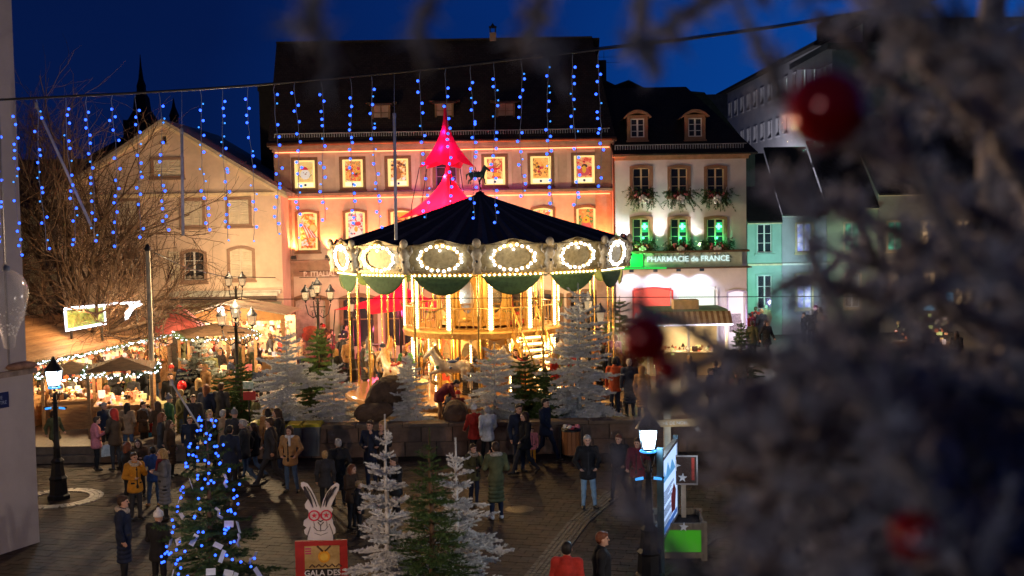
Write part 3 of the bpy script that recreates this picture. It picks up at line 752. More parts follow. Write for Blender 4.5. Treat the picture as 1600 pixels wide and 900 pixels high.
# slightly proud plaster panels round each upper window
for (r, i, x_, zc, w_, h_, rise) in wins:
    if r == 0 and i != 3:
        o_ = [(-w_ / 2 - .32, -h_ / 2 - .3), (-w_ / 2 - .32, h_ / 2 + .24), (w_ / 2 + .32, h_ / 2 + .24), (w_ / 2 + .32, -h_ / 2 - .3)]
        i_ = [(-w_ / 2 - .02, -h_ / 2 - .02), (-w_ / 2 - .02, h_ / 2 + .02), (w_ / 2 + .02, h_ / 2 + .02), (w_ / 2 + .02, -h_ / 2 - .02)]
        mb = MB(); mb.ring(o_, i_, -.03, .0, 0, O=(x_, 0, zc)); mb.build('plaster_panel', mat('light plaster', (.60, .52, .41), .85, 0, .1, 1.5), mbld)
YEL = glow('poster edge light', (1.0, .74, .26), .6)
FOOTM = glow('poster footer', (1.0, .88, .58), .6)
FLAT = {k: glow('print ' + k, c, .28) for k, c in dict(red=(.75, .03, .06), orange=(1, .5, .05), white=(1, .97, .88), dark=(.10, .04, .03), green=(.08, .25, .06), brown=(.45, .18, .06), blue=(.15, .35, .5), flame=(1, .75, .25), stripe=(.85, .12, .12)).items()}
def disc(mb, x, z, rx, rz_, y, n=14, m=0, a0=0., a1=2 * PI):
    P = [(x + rx * math.cos(a0 + (a1 - a0) * i / n), z + rz_ * math.sin(a0 + (a1 - a0) * i / n)) for i in range(n + (0 if a1 - a0 > 6.2 else 1))]
    mb.prism(P, y, y + .006, m)
def poster_art(i, f, w_, h_):
    """simple printed shapes of each picture, laid on the backlit sheet"""
    names = ['red', 'orange', 'white', 'dark', 'green', 'brown', 'blue', 'flame', 'stripe']; ix = {k: j for j, k in enumerate(names)}
    mb = MB(); Y_ = -.012; rg = random.Random(i)
    if i == 0:
        disc(mb, 0, -.02, .24, .24, Y_, m=ix['white']); disc(mb, -.03, .20, .17, .15, Y_ - .008, m=ix['red'], a0=0, a1=PI); disc(mb, .02, .0, .05, .03, Y_ - .008, m=ix['brown'])
        for s in (-1, 1):
            mb.tube([(s * .2, Y_ - .008, -.16), (s * .32, Y_ - .008, -.02)], .012, 4, ix['dark']); disc(mb, s * .08, .07, .018, .02, Y_ - .008, m=ix['dark'])
    elif i in (1, 5, 12):
        for k in range(16): disc(mb, rg.uniform(-.3, .3), rg.uniform(-.25, .25), rg.uniform(.04, .08), rg.uniform(.04, .08), Y_ - .001 * k, 8, m=ix[rg.choice(['red', 'brown', 'dark', 'orange', 'stripe'])])
    elif i == 2:
        disc(mb, 0, .12, .11, .11, Y_, m=ix['brown']); disc(mb, 0, -.12, .13, .2, Y_ - .002, m=ix['brown'])
        for s in (-1, 1): mb.tube([(s * .06, Y_, .02), (s * .22, Y_, -.02)], .045, 5, ix['brown']); disc(mb, s * .28, .35, .07, .05, Y_ - .01, m=ix['dark']); disc(mb, s * .26, -.3, .09, .07, Y_ - .01, m=ix['white'])
    elif i == 4:
        disc(mb, -.02, .1, .28, .06, Y_, m=ix['red']); mb.tube([(-.2, Y_, .05), (.05, Y_, .2), (.25, Y_, .33)], .03, 4, ix['brown']); disc(mb, .1, -.18, .2, .09, Y_, m=ix['orange'])
    elif i == 6:
        disc(mb, -.02, -.12, .3, .2, Y_, m=ix['stripe']); disc(mb, .02, .16, .14, .1, Y_ - .004, m=ix['dark']); disc(mb, .0, .0, .1, .18, Y_ - .008, m=ix['orange'])
    elif i == 7:
        disc(mb, .24, .12, .2, .22, Y_, m=ix['orange']); disc(mb, .24, .12, .15, .17, Y_ - .006, m=ix['flame'])
        for k in range(7): x0 = -.36 + k * .09; mb.tube([(x0, Y_ - .012, .42 - k * .07), (x0 + .2, Y_ - .012, .0 - k * .05), (x0 + .3, Y_ - .012, -.35)], .022, 4, ix['white' if k % 2 else 'stripe'])
        for k in range(7): disc(mb, rg.uniform(-.3, .1), rg.uniform(-.7, -.4), .06, .05, Y_ - .01, 7, m=ix['white'])
    elif i == 8:
        disc(mb, 0, -.2, .3, .36, Y_, m=ix['white']); disc(mb, .1, .3, .17, .1, Y_ - .004, m=ix['red']); disc(mb, .02, .05, .09, .14, Y_ - .008, m=ix['orange'])
        for k in range(8): disc(mb, rg.uniform(-.34, .34), rg.uniform(-.2, .75), .05, .045, Y_ - .01, 7, m=ix[rg.choice(['blue', 'red', 'white'])])
    elif i == 9:
        for s in (-1, 1): mb.tube([(0, Y_, -.18), (s * .17, Y_, -.0), (s * .16, Y_, .14), (s * .05, Y_, .16), (0, Y_, .06)], .02, 4, ix['flame'])
    elif i == 13:
        disc(mb, -.02, -.15, .3, .34, Y_, m=ix['stripe']); disc(mb, 0, .3, .18, .16, Y_ - .004, m=ix['orange']); disc(mb, 0, .3, .05, .05, Y_ - .01, m=ix['dark'])
        for k in range(12): disc(mb, rg.uniform(-.33, .33), rg.uniform(-.75, -.5), .05, .05, Y_ - .01, 7, m=ix[rg.choice(['flame', 'white', 'orange'])])
    else:
        for k in range(6): disc(mb, rg.uniform(-.2, .2), rg.uniform(-.2, .3), .07, .08, Y_, 8, m=ix[rg.choice(['red', 'orange', 'green'])])
    if mb.v: mb.build('print', [FLAT[k] for k in names], f)
for (r, i, x_, zc, w_, h_, rise) in wins:
    s = surround(mbld, (x_, 0, zc - h_ / 2), w_ - .02, h_ - .02, rise, .14 if r == 0 else .12, BROWNF, name='window')
    if r == 0 and i == 3 or (r == 1 and i == 3):
        casement(s, (0, 0, 0), w_ - .02, h_ - .02, 0, mat('purple frame', (.25, .16, .3), .6), GLASSD, .14); continue
    idx_ = r * 7 + i
    bk_ = MB(); bk_.bb(-w_ / 2 + .0, w_ / 2 - .0, .16, .19, 0, h_); bk_.build('light_box', YEL, s)
    fh = .22 if r == 0 else .0
    sh_ = MB(); sh_.bb(-w_ / 2 + .14, w_ / 2 - .14, -.006, .02, -h_ / 2 + .08 + fh, h_ / 2 - .1)
    ps = sh_.build('poster', _poster_mat(idx_, PALS[idx_]), s, loc=(0, .13, h_ / 2))
    poster_art(idx_, ps, w_, h_)
    if fh:
        q = MB(); q.bb(-w_ / 2 + .12, w_ / 2 - .12, 0, .02, .06, .06 + fh - .02); q.build('footer', FOOTM, s, loc=(0, .11, 0)); q = MB(); q.bb(-.05, .05, -.005, .0, .1, .2); q.build('footer_mark', mat('navy print', (.02, .03, .15), .5), s, loc=(0, .11, 0))
DOORG = mat('lit doorway plaster', (.40, .30, .22), .7, 0, .5, 1.5)
for k, (px, _) in enumerate(gcols):
    x_ = W(px, 480, YM).x
    s = surround(mbld, (x_, 0, gz0), 1.46, gz1 - gz0 - .02, .22, .2, BROWNF, name='window', bottom=False)
    if k == 0:
        q = MB(); q.bb(-.73, .73, 0, .03, 0, gz1 - gz0); ps = q.build('poster', mat('pale poster', (.5, .42, .36), .6, 0, .4, 2.5), s, loc=(0, .1, 0))
        q = MB(); disc(q, 0, .55, .5, .28, -.02); disc(q, .0, .85, .42, .2, -.03); q.build('print', mat('salmon print', (.75, .22, .12), .6, 0, .3, 5), ps)
    else:
        q = MB(); q.bb(-.73, .73, 0, .03, 0, gz1 - gz0); q.build('pane', GLASSD, s, loc=(0, .14, 0)); q = MB(); q.bb(-.04, .04, 0, .04, 0, gz1 - gz0); q.bb(-.73, .73, .002, .038, 1.3, 1.36); q.build('frame', BROWNF, s, loc=(0, .09, 0))
# roof with dormers, snow guard, chimney cap
o_, Rm = roof_slope(mbld, 'roof', (MX0 - .25, -.3, ZE + .06), (MX1 + .25, -.3, ZE + .06), (W(925, 61, YR).x, YR - YM, ZR), (W(432, 66, YR).x, YR - YM, ZR), ROOFM, .15)
mb = MB(); mb.add([(MX0 - .2, 0, ZE), (MX0 - .1, YR - YM, ZR - .16), (MX0 - .1, 11.4, ZE)], [(0, 2, 1)]); mb.add([(MX1 + .1, 0, ZE), (MX1 - .5, YR - YM, ZR - .16), (MX1 + .1, 11.4, ZE)], [(0, 1, 2)])
mb.add([(MX0 - .2, YR - YM, ZR), (MX1, YR - YM, ZR), (MX1, 11.4, ZE), (MX0 - .2, 11.4, ZE)], [(0, 1, 2, 3)]); mb.build('rear_roof', ROOFM2, mbld)
mb = MB(); mb.bb(W(432, 66, YR).x, W(925, 61, YR).x, YR - YM - .12, YR - YM + .12, ZR - .04, ZR + .07); mb.build('ridge_tiles', ROOFM2, mbld)
METG = mat('zinc rail', (.30, .31, .32), .5, .5, .2)
mb = MB(); zz = ZE + .42
for i in range(int((MX1 - MX0) / .12)): mb.bb(MX0 + i * .12, MX0 + i * .12 + .045, -.02, .0, zz - .2, zz + .1)
mb.bb(MX0, MX1, -.03, .0, zz + .08, zz + .13); mb.bb(MX0, MX1, -.03, .0, zz - .24, zz - .18); mb.build('snow_guard', METG, mbld)
mb = MB(); mb.tube([(MX0 - .3, -.36, ZE + .02), (MX1 + .3, -.36, ZE + .02)], .09, 8); mb.build('gutter', mat('copper gutter', (.16, .08, .05), .5, .4), mbld)
mb = MB(); mb.tube([(MX1 + .22, -.3, ZE), (MX1 + .1, -.12, ZE - .4), (MX1 + .1, -.1, TZ)], .055, 8); mb.build('drainpipe', mat('drain zinc', (.18, .13, .11), .5, .4), mbld)
slope = (ZR - ZE) / (YR - YM + .3)
for px, py, s in ((595, 178, 1), (694, 175, 1), (790, 175, 1)):
    yy = .9
    for _ in range(4):
        p = W(px, py, YM + yy); yy = (p.z - ZE) / slope - .3 - .3
    d = MB(); x_ = p.x; z_ = p.z; w_ = .46
    d.bb(x_ - w_, x_ - w_ + .1, yy, yy + 1.3, z_ - .42, z_ + .42); d.bb(x_ + w_ - .1, x_ + w_, yy, yy + 1.3, z_ - .42, z_ + .42); d.bb(x_ - w_ + .1, x_ + w_ - .1, yy, yy + 1.3, z_ - .42, z_ - .32)
    dm = d.build('dormer', BROWNF, mbld)
    q = MB(); q.bb(x_ - w_ - .12, x_ + w_ + .12, yy - .15, yy + 1.9, z_ + .42, z_ + .5); q.bb(x_ - w_ - .3, x_ + w_ + .3, yy + .3, yy + 2.4, z_ + .5, z_ + .62); q.build('dormer_roof', ROOFM, dm)
    q = MB(); q.bb(x_ - w_ + .1, x_ + w_ - .1, yy + .08, yy + .1, z_ - .32, z_ + .42); q.build('pane', mat('dim lit pane', (.35, .25, .2), .6), dm)
    q = MB(); q.bb(x_ - .3, x_ + .3, yy + .03, yy + .08, z_ - .3, z_ - .22); q.bb(x_ - .02, x_ + .02, yy + .03, yy + .08, z_ - .22, z_ + .42); q.bb(x_ - .36, x_ + .36, yy + .035, yy + .075, z_ + .05, z_ + .08); q.build('frame', BROWNF, dm)
p = W(770, 50, YR)
mb = MB(); mb.bb(p.x - .17, p.x + .17, YR - YM - .17, YR - YM + .17, ZR - .1, ZR + .35); mb.build('chimney', PLAST2, mbld)
mb = MB()
for a in (-.14, .14):
    for b in (-.14, .14): mb.bb(p.x + a - .03, p.x + a + .03, YR - YM + b - .03, YR - YM + b + .03, ZR + .35, ZR + .62)
mb.bb(p.x - .2, p.x + .2, YR - YM - .2, YR - YM + .2, ZR + .62, ZR + .68); mb.lathe([(.13, 0), (.06, .1), (0, .2)], 8, (p.x, YR - YM, ZR + .68)); mb.build('chimney_cap', IRON, mbld)
# sign and row of small letters over the left door, bar with projectors in front
def text(name, s, size, m, par=None, loc=(0, 0, 0), rot=(PI / 2, 0, 0), depth=.02, align='CENTER', bold=0.0):
    cu = bpy.data.curves.new(name, 'FONT'); cu.body = s; cu.size = size; cu.extrude = depth; cu.align_x = align; cu.align_y = 'CENTER'; cu.offset = bold; cu.resolution_u = 2
    to = bpy.data.objects.new(name, cu); COL.objects.link(to); bpy.context.view_layer.update()
    me = bpy.data.meshes.new_from_object(to.evaluated_get(bpy.context.evaluated_depsgraph_get())); bpy.data.objects.remove(to); bpy.data.curves.remove(cu)
    me.materials.clear(); me.materials.append(m)
    return put(name, me, par, loc=loc, rot=rot)
p = W(501, 428, YM)
q = MB(); q.bb(p.x - 1.0, p.x + 1.0, -.22, -.2, p.z - .16, p.z - .13); q.bb(p.x - 1.0, p.x + 1.0, -.22, -.2, p.z + .13, p.z + .16); q.build('letter_rail', IRON, mbld)
text('letters', 'P. ITIALIAL', .34, mat('pale letters', (.7, .62, .5), .5), mbld, (p.x, -.26, p.z), depth=.02, bold=.008)

# ---------------- the gabled peach house on the left
YL = 54.0
PEACH = mat('peach plaster', (.66, .50, .37), .85, 0, .2, .6, .15, 25)
PTRIM = mat('brown house trim', (.30, .19, .13), .8, 0, .15, 4)
LX0, LX1 = W(100, 300, YL).x, W(438, 300, YL).x
lh = empty('gabled_house', (0, YL, 0), 0, 'peach gabled house with shuttered windows and a closed awning over its shop', 'building')
apx, apz = W(256, 193, YL).x, W(256, 193, YL).z
ezr = W(432, 299, YL).z; ezl = ezr
lx_l = apx - (W(432, 299, YL).x - apx)                 # symmetrical gable
LX0 = lx_l
hl = []
def hw(px, py, w_, h_): p = W(px, py, YL); hl.append((p.x - w_ / 2, p.x + w_ / 2, p.z - h_ / 2, p.z + h_ / 2)); return p
a1_ = hw(262, 262, 1.3, .75); a2_ = hw(301, 333, .95, 1.15); a3_ = hw(373, 331, .95, 1.15); a4_ = hw(303, 415, .98, 1.35); a5_ = hw(377, 411, 1.05, 1.4); a6_ = hw(257, 218, .22, .35)
a7_ = hw(200, 333, .95, 1.15); a8_ = hw(205, 413, .98, 1.35)
mb = MB(); wall_holes(mb, LX0, LX1, TZ - .3, ezr, 0, .22, [h for h in hl if h[3] < ezr - .05])
# gable above with two openings
gh = [h for h in hl if h[2] > ezr - .3]
n_ = 24
xs = sorted({LX0 + (LX1 - LX0) * i / n_ for i in range(n_ + 1)} | {apx} | {h[0] for h in gh} | {h[1] for h in gh})
def gz(x_): return ezr + (apz - ezr) * (1 - abs(x_ - apx) / (apx - LX0)) if abs(x_ - apx) < (apx - LX0) else ezr
for i in range(len(xs) - 1):
    a, b = xs[i], xs[i + 1]; c = (a + b) / 2
    hs = sorted([h for h in gh if h[0] < c < h[1]], key=lambda h: h[2]); z0 = ezr
    for h in hs: mb.add([(a, 0, z0), (b, 0, z0), (b, 0, h[2]), (a, 0, h[2])], [(0, 1, 2, 3)]); z0 = h[3]
    mb.add([(a, 0, z0), (b, 0, z0), (b, 0, max(z0, gz(b))), (a, 0, max(z0, gz(a)))], [(0, 1, 2, 3)])
mb.bb(LX0, LX1, .26, .3, TZ, ezr); mb.add([(LX0, .3, ezr), (LX1, .3, ezr), (apx, .3, apz - .1)], [(0, 1, 2)])
mb.add([(LX1, 0, TZ), (LX1, 10, TZ), (LX1, 10, ezr), (LX1, 0, ezr)], [(0, 1, 2, 3)])
mb.build('wall', PEACH, lh)
xr = LX1 + .35
for s, xe in ((-1, LX0 - .35), (1, xr)):
    zz = ezr - (apz - ezr) / (apx - LX0) * .35
    m_ = MB(); t = .16
    m_.add([(apx, -.35, apz + .04), (xe, -.35, zz), (xe, 10, zz), (apx, 10, apz + .04), (apx, -.35, apz + .04 + t), (xe, -.35, zz + t), (xe, 10, zz + t), (apx, 10, apz + .04 + t)],
           [(0, 1, 2, 3), (7, 6, 5, 4), (0, 4, 5, 1), (1, 5, 6, 2), (2, 6, 7, 3)]); m_.build('roof', mat('pale verge boards', (.42, .36, .27), .8, 0, .3, 3), lh)
    m_ = MB(); m_.add([(apx, -.3, apz - .12), (xe, -.3, zz - .14), (xe, -.3, zz - .02), (apx, -.3, apz + .03), (apx, .0, apz - .12), (xe, .0, zz - .14), (xe, .0, zz - .02), (apx, .0, apz + .03)], [(0, 1, 2, 3), (4, 7, 6, 5), (0, 4, 5, 1)]); m_.build('verge_board', CREAM, lh)
mb = MB(); mb.bb(LX0 - .1, LX1 + .2, -.14, .02, ezr - .12, ezr - .02); mb.bb(LX0 - .1, LX1 + .2, -.08, .02, ezr - .2, ezr - .12); mb.build('cornice', CREAM, lh)
SHUT = mat('cream shutters', (.66, .58, .44), .6, 0, .12, 4)
def lw(p, w_, h_, kind, rise=0.0):
    s = surround(lh, (p.x, 0, p.z - h_ / 2), w_ - .02, h_ - .02, rise, .14, PTRIM)
    if kind == 'closed':
        for k in (0, 1): shutter(s, -w_ / 2 + .01 + k * w_ / 2, -.02, .0, w_ / 2 - .015, h_, SHUT)
    else:
        casement(s, (0, 0, 0), w_ - .04, h_, 0, WHITE, GLASSD, .1)
        sh = shutter(s, -w_ / 2 - w_ * .5 - .16, -.09, .0, w_ / 2, h_, SHUT)
        if kind == 'rail':
            q = MB(); q.bb(-w_ / 2, w_ / 2, -.1, -.07, .28, .31); q.bb(-w_ / 2, w_ / 2, -.1, -.07, .05, .08)
            for i in range(9): q.bb(-w_ / 2 + i * w_ / 8.2, -w_ / 2 + i * w_ / 8.2 + .015, -.09, -.075, .08, .28)
            q.build('window_rail', IRON, s)
            q = MB()
            for i in range(3): q.ball((-.25 + .25 * i, .03, .14), .13, 0, 8, 5, (1, .3, .6))
            q.build('cushion', CURT, s)
    return s
lw(a1_, 1.3, .75, 'closed'); lw(a2_, .95, 1.15, 'closed'); lw(a3_, .95, 1.15, 'closed'); lw(a7_, .95, 1.15, 'closed')
lw(a4_, .98, 1.35, 'rail', .16); lw(a5_, 1.05, 1.4, 'closed', .16); lw(a8_, .98, 1.35, 'rail', .16)
s = surround(lh, (a6_.x, 0, a6_.z - .17), .2, .33, 0, .06, CREAM); q = MB(); q.bb(-.1, .1, .15, .17, 0, .34); q.build('pane', GLASSD, s)
pL, pR = W(266, 462, YL), W(440, 460, YL)
aw = MB(); aw.bb(pL.x, pR.x, -.3, -.02, pL.z + .02, pL.z + .2); aw.bb(pL.x + .1, pR.x - .1, -.42, -.3, pL.z - .06, pL.z + .1); aw.build('awning_case', mat('awning casing', (.42, .42, .36), .5), lh)
aw = MB(); aw.bb(pL.x + .15, pR.x - .15, -.44, -.425, pL.z - .32, pL.z - .06); aw.build('awning_cloth', mat('brown awning', (.07, .05, .04), .8), lh)
p = W(352, 484, YL)
aw = MB(); aw.bb(pL.x, pR.x, -.16, -.0, p.z - .32, p.z + .34); aw.build('sign_board', mat('pale green sign board', (.36, .38, .28), .6, 0, .15, 2), lh)
text('letters', 'LES PATISSIERS   CHOCOLAT', .33, mat('gilt letters', (.35, .22, .05), .5, .3), lh, (p.x, -.19, p.z + .05), depth=.01, bold=.005)
aw = MB(); aw.bb(pL.x, pR.x, -.06, 0, TZ, p.z - .34); aw.build('shop_front', mat('shop front', (.22, .20, .16), .6, 0, .4, 1), lh)
# long lower wing to the left, cafe front with letters
PALE = mat('pale green beige plaster', (.33, .32, .22), .85, 0, .25, .8, .15, 25)
wg = empty('cafe_building', (0, YL + .3, 0), 0, 'pale low building left of the gabled house with dark grilled windows behind the bare tree', 'building')
wx_ = W(30, 400, YL).x
hs = []
for px, py in ((110, 320), (150, 320), (110, 400), (150, 400), (75, 400), (75, 320)): p = W(px, py, YL); hs.append((p.x - .4, p.x + .4, p.z - .6, p.z + .6))
mb = MB(); wall_holes(mb, wx_ - 6, LX0 - .02, TZ - .3, ezr - .6, 0, .2, hs); mb.bb(wx_ - 6, LX0 - .02, .22, .26, TZ, ezr - .6); mb.build('wall', PALE, wg)
for h in hs:
    s = surround(wg, ((h[0] + h[1]) / 2, 0, h[2]), .78, 1.18, 0, .1, CREAM); casement(s, (0, 0, 0), .78, 1.18, 0, SHUT, GLASSD, .08)
mb = MB(); mb.add([(wx_ - 6, -.3, ezr - .6), (LX0, -.3, ezr - .6), (LX0, 5, ezr + 2), (wx_ - 6, 5, ezr + 2)], [(0, 1, 2, 3)]); mb.build('roof', ROOFM2, wg)
p = W(205, 463, YL); text('letters', 'AQUINO', .62, mat('dark letters', (.03, .03, .03), .5), wg, (p.x, -.06, p.z), depth=.02)
q = MB(); p = W(228, 482, YL); q.bb(p.x - 4, p.x + 1.2, -.3, 0, p.z - .1, p.z); q.build('ledge', CREAM, wg)
p = W(258, 487, YL); q = MB(); q.bb(p.x - .45, p.x + .35, -.06, -.02, p.z - .4, p.z + .25); q.build('pane', mat('teal pane', (.05, .12, .12), .3), wg); q = MB(); q.bb(p.x - .45, p.x + .35, -.08, -.02, p.z - .75, p.z - .42); q.build('sill_panel', WHITE, wg)

# dark chimney stack between the houses, church with spire far behind
DARKB = mat('dark soot brick', (.03, .028, .028), .9, 0, .3, 2)
p = W(416, 136, 62); ch = empty('chimney_stack', (p.x, 62, 0), 0, 'tall dark chimney stack between the gabled house and the large roof', 'chimney')
q = MB(); q.bb(-.34, .34, -.3, .3, 0, p.z); q.bb(-.4, .4, -.36, .36, p.z - .25, p.z - .05); q.build('stack', DARKB, ch); q = MB(); q.bb(-.45, .45, -.4, .4, p.z, p.z + .1); q.build('cap', DARKB, ch)
Yc = 150.; SPM = mat('dark slate', (.012, .014, .022), .9, 0, .2, .3)
pc = W(223, 200, Yc); zb = W(223, 195, Yc).z; zt = W(222, 85, Yc).z
cs = empty('church', (pc.x, Yc, 0), 0, 'dark church tower with a needle spire behind the gabled house', 'building')
q = MB(); q.bb(-1.9, 1.9, -1.9, 1.9, 0, zb + .5); q.build('tower', SPM, cs)
q = MB(); q.lathe([(2.1, zb + .4), (1.2, zb + 1.8), (1.0, zb + 3.4), (.6, zb + 4.0), (.62, zb + 5.0), (.35, zb + 5.8), (.14, zt - 1.5), (.04, zt)], 8, (0, 0, 0), 0, False); q.build('spire', SPM, cs)
for sx in (1,):
    q = MB(); q.bb(-.45, .45, -.45, .45, 0, zb + 1.0); q.lathe([(.7, zb + 1.0), (.25, zb + 2.2), (.03, zb + 3.4)], 6, (0, 0, 0), 0, False); o = q.build('pinnacle', SPM, cs, loc=(sx * 4.1 - (1 if sx < 0 else 0), 0, 0))
q = MB(); q.add([(-7, -1, zb - 4), (7, -1, zb - 4), (7, 12, zb - 4), (-7, 12, zb - 4), (0, -1, zb - .5), (0, 12, zb - .5)], [(0, 1, 4), (1, 2, 5, 4), (3, 0, 4, 5), (2, 3, 5)]); q.bb(-7, 7, -1, 12, 0, zb - 4); q.build('nave', SPM, cs)

# ---------------- the pharmacy
YP = 55.5
PX0, PX1 = W(961, 300, YP).x, W(1166, 300, YP).x
PW = mat('white rendered wall', (.68, .64, .64), .85, 0, .10, 1.2, .2, 25)
PFR = mat('brown timber frame', (.30, .17, .10), .7, 0, .2, 5)
zpe = W(1050, 243, YP).z
ph = empty('pharmacy', (0, YP, 0), 0, 'white pharmacy building with flower boxes under its windows and a green lit shop sign', 'building')
hs = []; pw = []
for py, h_ in ((283, 1.30), (362, 1.30)):
    for px in (1002, 1061, 1118): p = W(px, py, YP); hs.append((p.x - .42, p.x + .42, p.z - h_ / 2, p.z + h_ / 2)); pw.append((p, h_, py))
sz1 = W(1050, 446, YP).z; 
shop = []
for px, w_ in ((1020, 1.85), (1090, 1.85)): p = W(px, 470, YP); shop.append((p.x - w_ / 2, p.x + w_ / 2, TZ + .75, sz1 - .1))
p = W(1152, 475, YP); shop.append((p.x - .45, p.x + .4, TZ, sz1 - .3))
mb = MB(); wall_holes(mb, PX0, PX1, TZ - .3, zpe, 0, .25, hs + shop); mb.bb(PX0, PX1, .9, .95, TZ, zpe)
mb.add([(PX1, 0, TZ), (PX1, 9, TZ), (PX1, 9, zpe), (PX1, 0, zpe)], [(0, 1, 2, 3)]); mb.build('wall', PW, ph)
mb = MB(); mb.bb(PX0 - .1, PX1 + .15, -.3, .02, zpe - .05, zpe + .08); mb.bb(PX0, PX1 + .1, -.15, .02, zpe - .2, zpe - .05); mb.build('cornice', mat('ochre cornice', (.42, .26, .15), .7), ph)
GCR = glow('green cross', (.1, 1, .45), 4.0); CROSSB = glow('cross panel', (.02, .42, .15), .7)
fgar = {}
rg = random.Random(5)
RIB = mat('white ribbon', (.8, .8, .78), .5); ROSE = mat('pink blooms', (.75, .22, .25), .6, 0, .3, 9); DGRN = mat('fir sprays', (.04, .09, .03), .8, 0, .5, 6); DRED = mat('dark red foliage', (.14, .02, .02), .8, 0, .4, 6)
def garland(par, loc, seed):
    rng = np.random.default_rng(seed)
    q = MB(); q.bb(-.42, .42, -.26, -.06, -.06, .12); box_ = q.build('flower_box', PFR, par, loc=loc)
    segs = []
    for _ in range(80):
        a = np.array([rng.uniform(-.62, .62), -.22 - rng.random() * .15, rng.uniform(-.15, .42)]); b = a + np.array([a[0] * .35 + rng.normal() * .12, -.05 - rng.random() * .1, -.22 - rng.random() * .42 + .3 * (a[2] > .1)])
        segs.append((a, b))
    v, fc = brush(segs, .11, 90, .03, rng); put('greenery', npmesh('greenery', v, fc, DGRN), box_)
    q = MB()
    for _ in range(22): q.ball((rng.uniform(-.35, .35), -.28 - rng.random() * .1, rng.uniform(-.02, .28)), .05, 1, 6, 4)
    for s in (-1, 1):
        for _ in range(5): q.ball((s * .28 + rng.normal() * .04, -.36, .1 + rng.normal() * .05), .055, 0, 6, 4)
    q.build('blooms', [ROSE, DRED], box_)
    q = MB()
    for a in (.5, 2.6, 3.9, 5.5, 1.57): q.ball((.02 + .13 * math.cos(a), -.42, -.12 + .15 * math.sin(a)), .09, 0, 6, 4, (1, .4, 1.1))
    q.ball((.02, -.44, -.12), .06, 0, 6, 4)
    for s in (-1, 1): q.tube([(s * .4, -.3, .2), (s * .5, -.3, .5)], .012, 4)
    q.build('bow', RIB, box_)
for n_, (p, h_, py) in enumerate(pw):
    s = surround(ph, (p.x, 0, p.z - h_ / 2), .82, h_ - .02, .08, .15, PFR)
    casement(s, (0, 0, 0), .8, h_ - .02, 0, CREAM, GLASSD, .09)
    if py > 300:
        q = MB(); q.bb(.02, .34, .118, .124, .62, 1.1); q.build('lit_panel', CROSSB, s)
        q = MB(); q.bb(.125, .215, .09, .112, .76, 1.04); q.bb(.03, .31, .092, .11, .855, .945); c_ = q.build('cross', GCR, s)
    garland(s, (0, -.0, -.12), n_ + 11)
# fascia with lit letters
zf0, zf1 = W(1050, 417, YP).z, W(1050, 394, YP).z
q = MB(); q.bb(PX0 - .3, PX1 + .05, -1.0, -.05, zf0 - .06, zf0); q.bb(PX0 - .05, PX1 + .05, -.5, -.05, zf1 - .02, zf1 + .08); q.build('canopy', mat('brown canopy', (.14, .09, .06), .6), ph)
q = MB(); q.bb(PX0, PX1 - .3, -.42, -.3, zf0, zf1 - .02); q.build('fascia', mat('grey green fascia', (.45, .55, .48), .5, 0, .2, 3), ph)
GN = glow('green neon', (.0, 1, .15), 1.4); q = MB(); q.bb(PX0 - .02, PX0 + 1.25, -.47, -.425, zf0 + .05, zf1 - .05); q.bb(PX0 - .25, PX0 + 2.3, -1.02, -1.0, zf0 - .04, zf0 + .03); q.build('green_light_panel', glow('green lit panel', (.0, .42, .05), 1.0), ph)
q = MB(); q.tube([(PX0 + .55, -.52, zf0 + .1), (PX0 + .55, -.52, zf1 + .02)], .05, 6); q.tube([(PX0 + .2, -.52, zf0 + .06), (PX0 + .2, -.52, zf1 - .2)], .03, 6); q.build('neon_tube', GN, ph)
text('letters', 'PHARMACIE de FRANCE', .37, glow('cool sign letters', (.60, .80, .80), .7), ph, (W(1073, 408, YP).x, -.47, (zf0 + zf1) / 2 + .03), depth=.02, bold=.006)
for px in (985, 1022, 1058, 1094):
    p = W(px, 423, YP); q = MB(); q.bb(p.x - .1, p.x + .1, -.55, -.4, zf0 - .2, zf0 - .08); q.build('downlight', mat('blue black housing', (.02, .05, .12), .4), ph)
REDL = glow('red lit showcase', (.95, .13, .09), .7); WHL = glow('white lit showcase', (.8, .92, .82), .6)
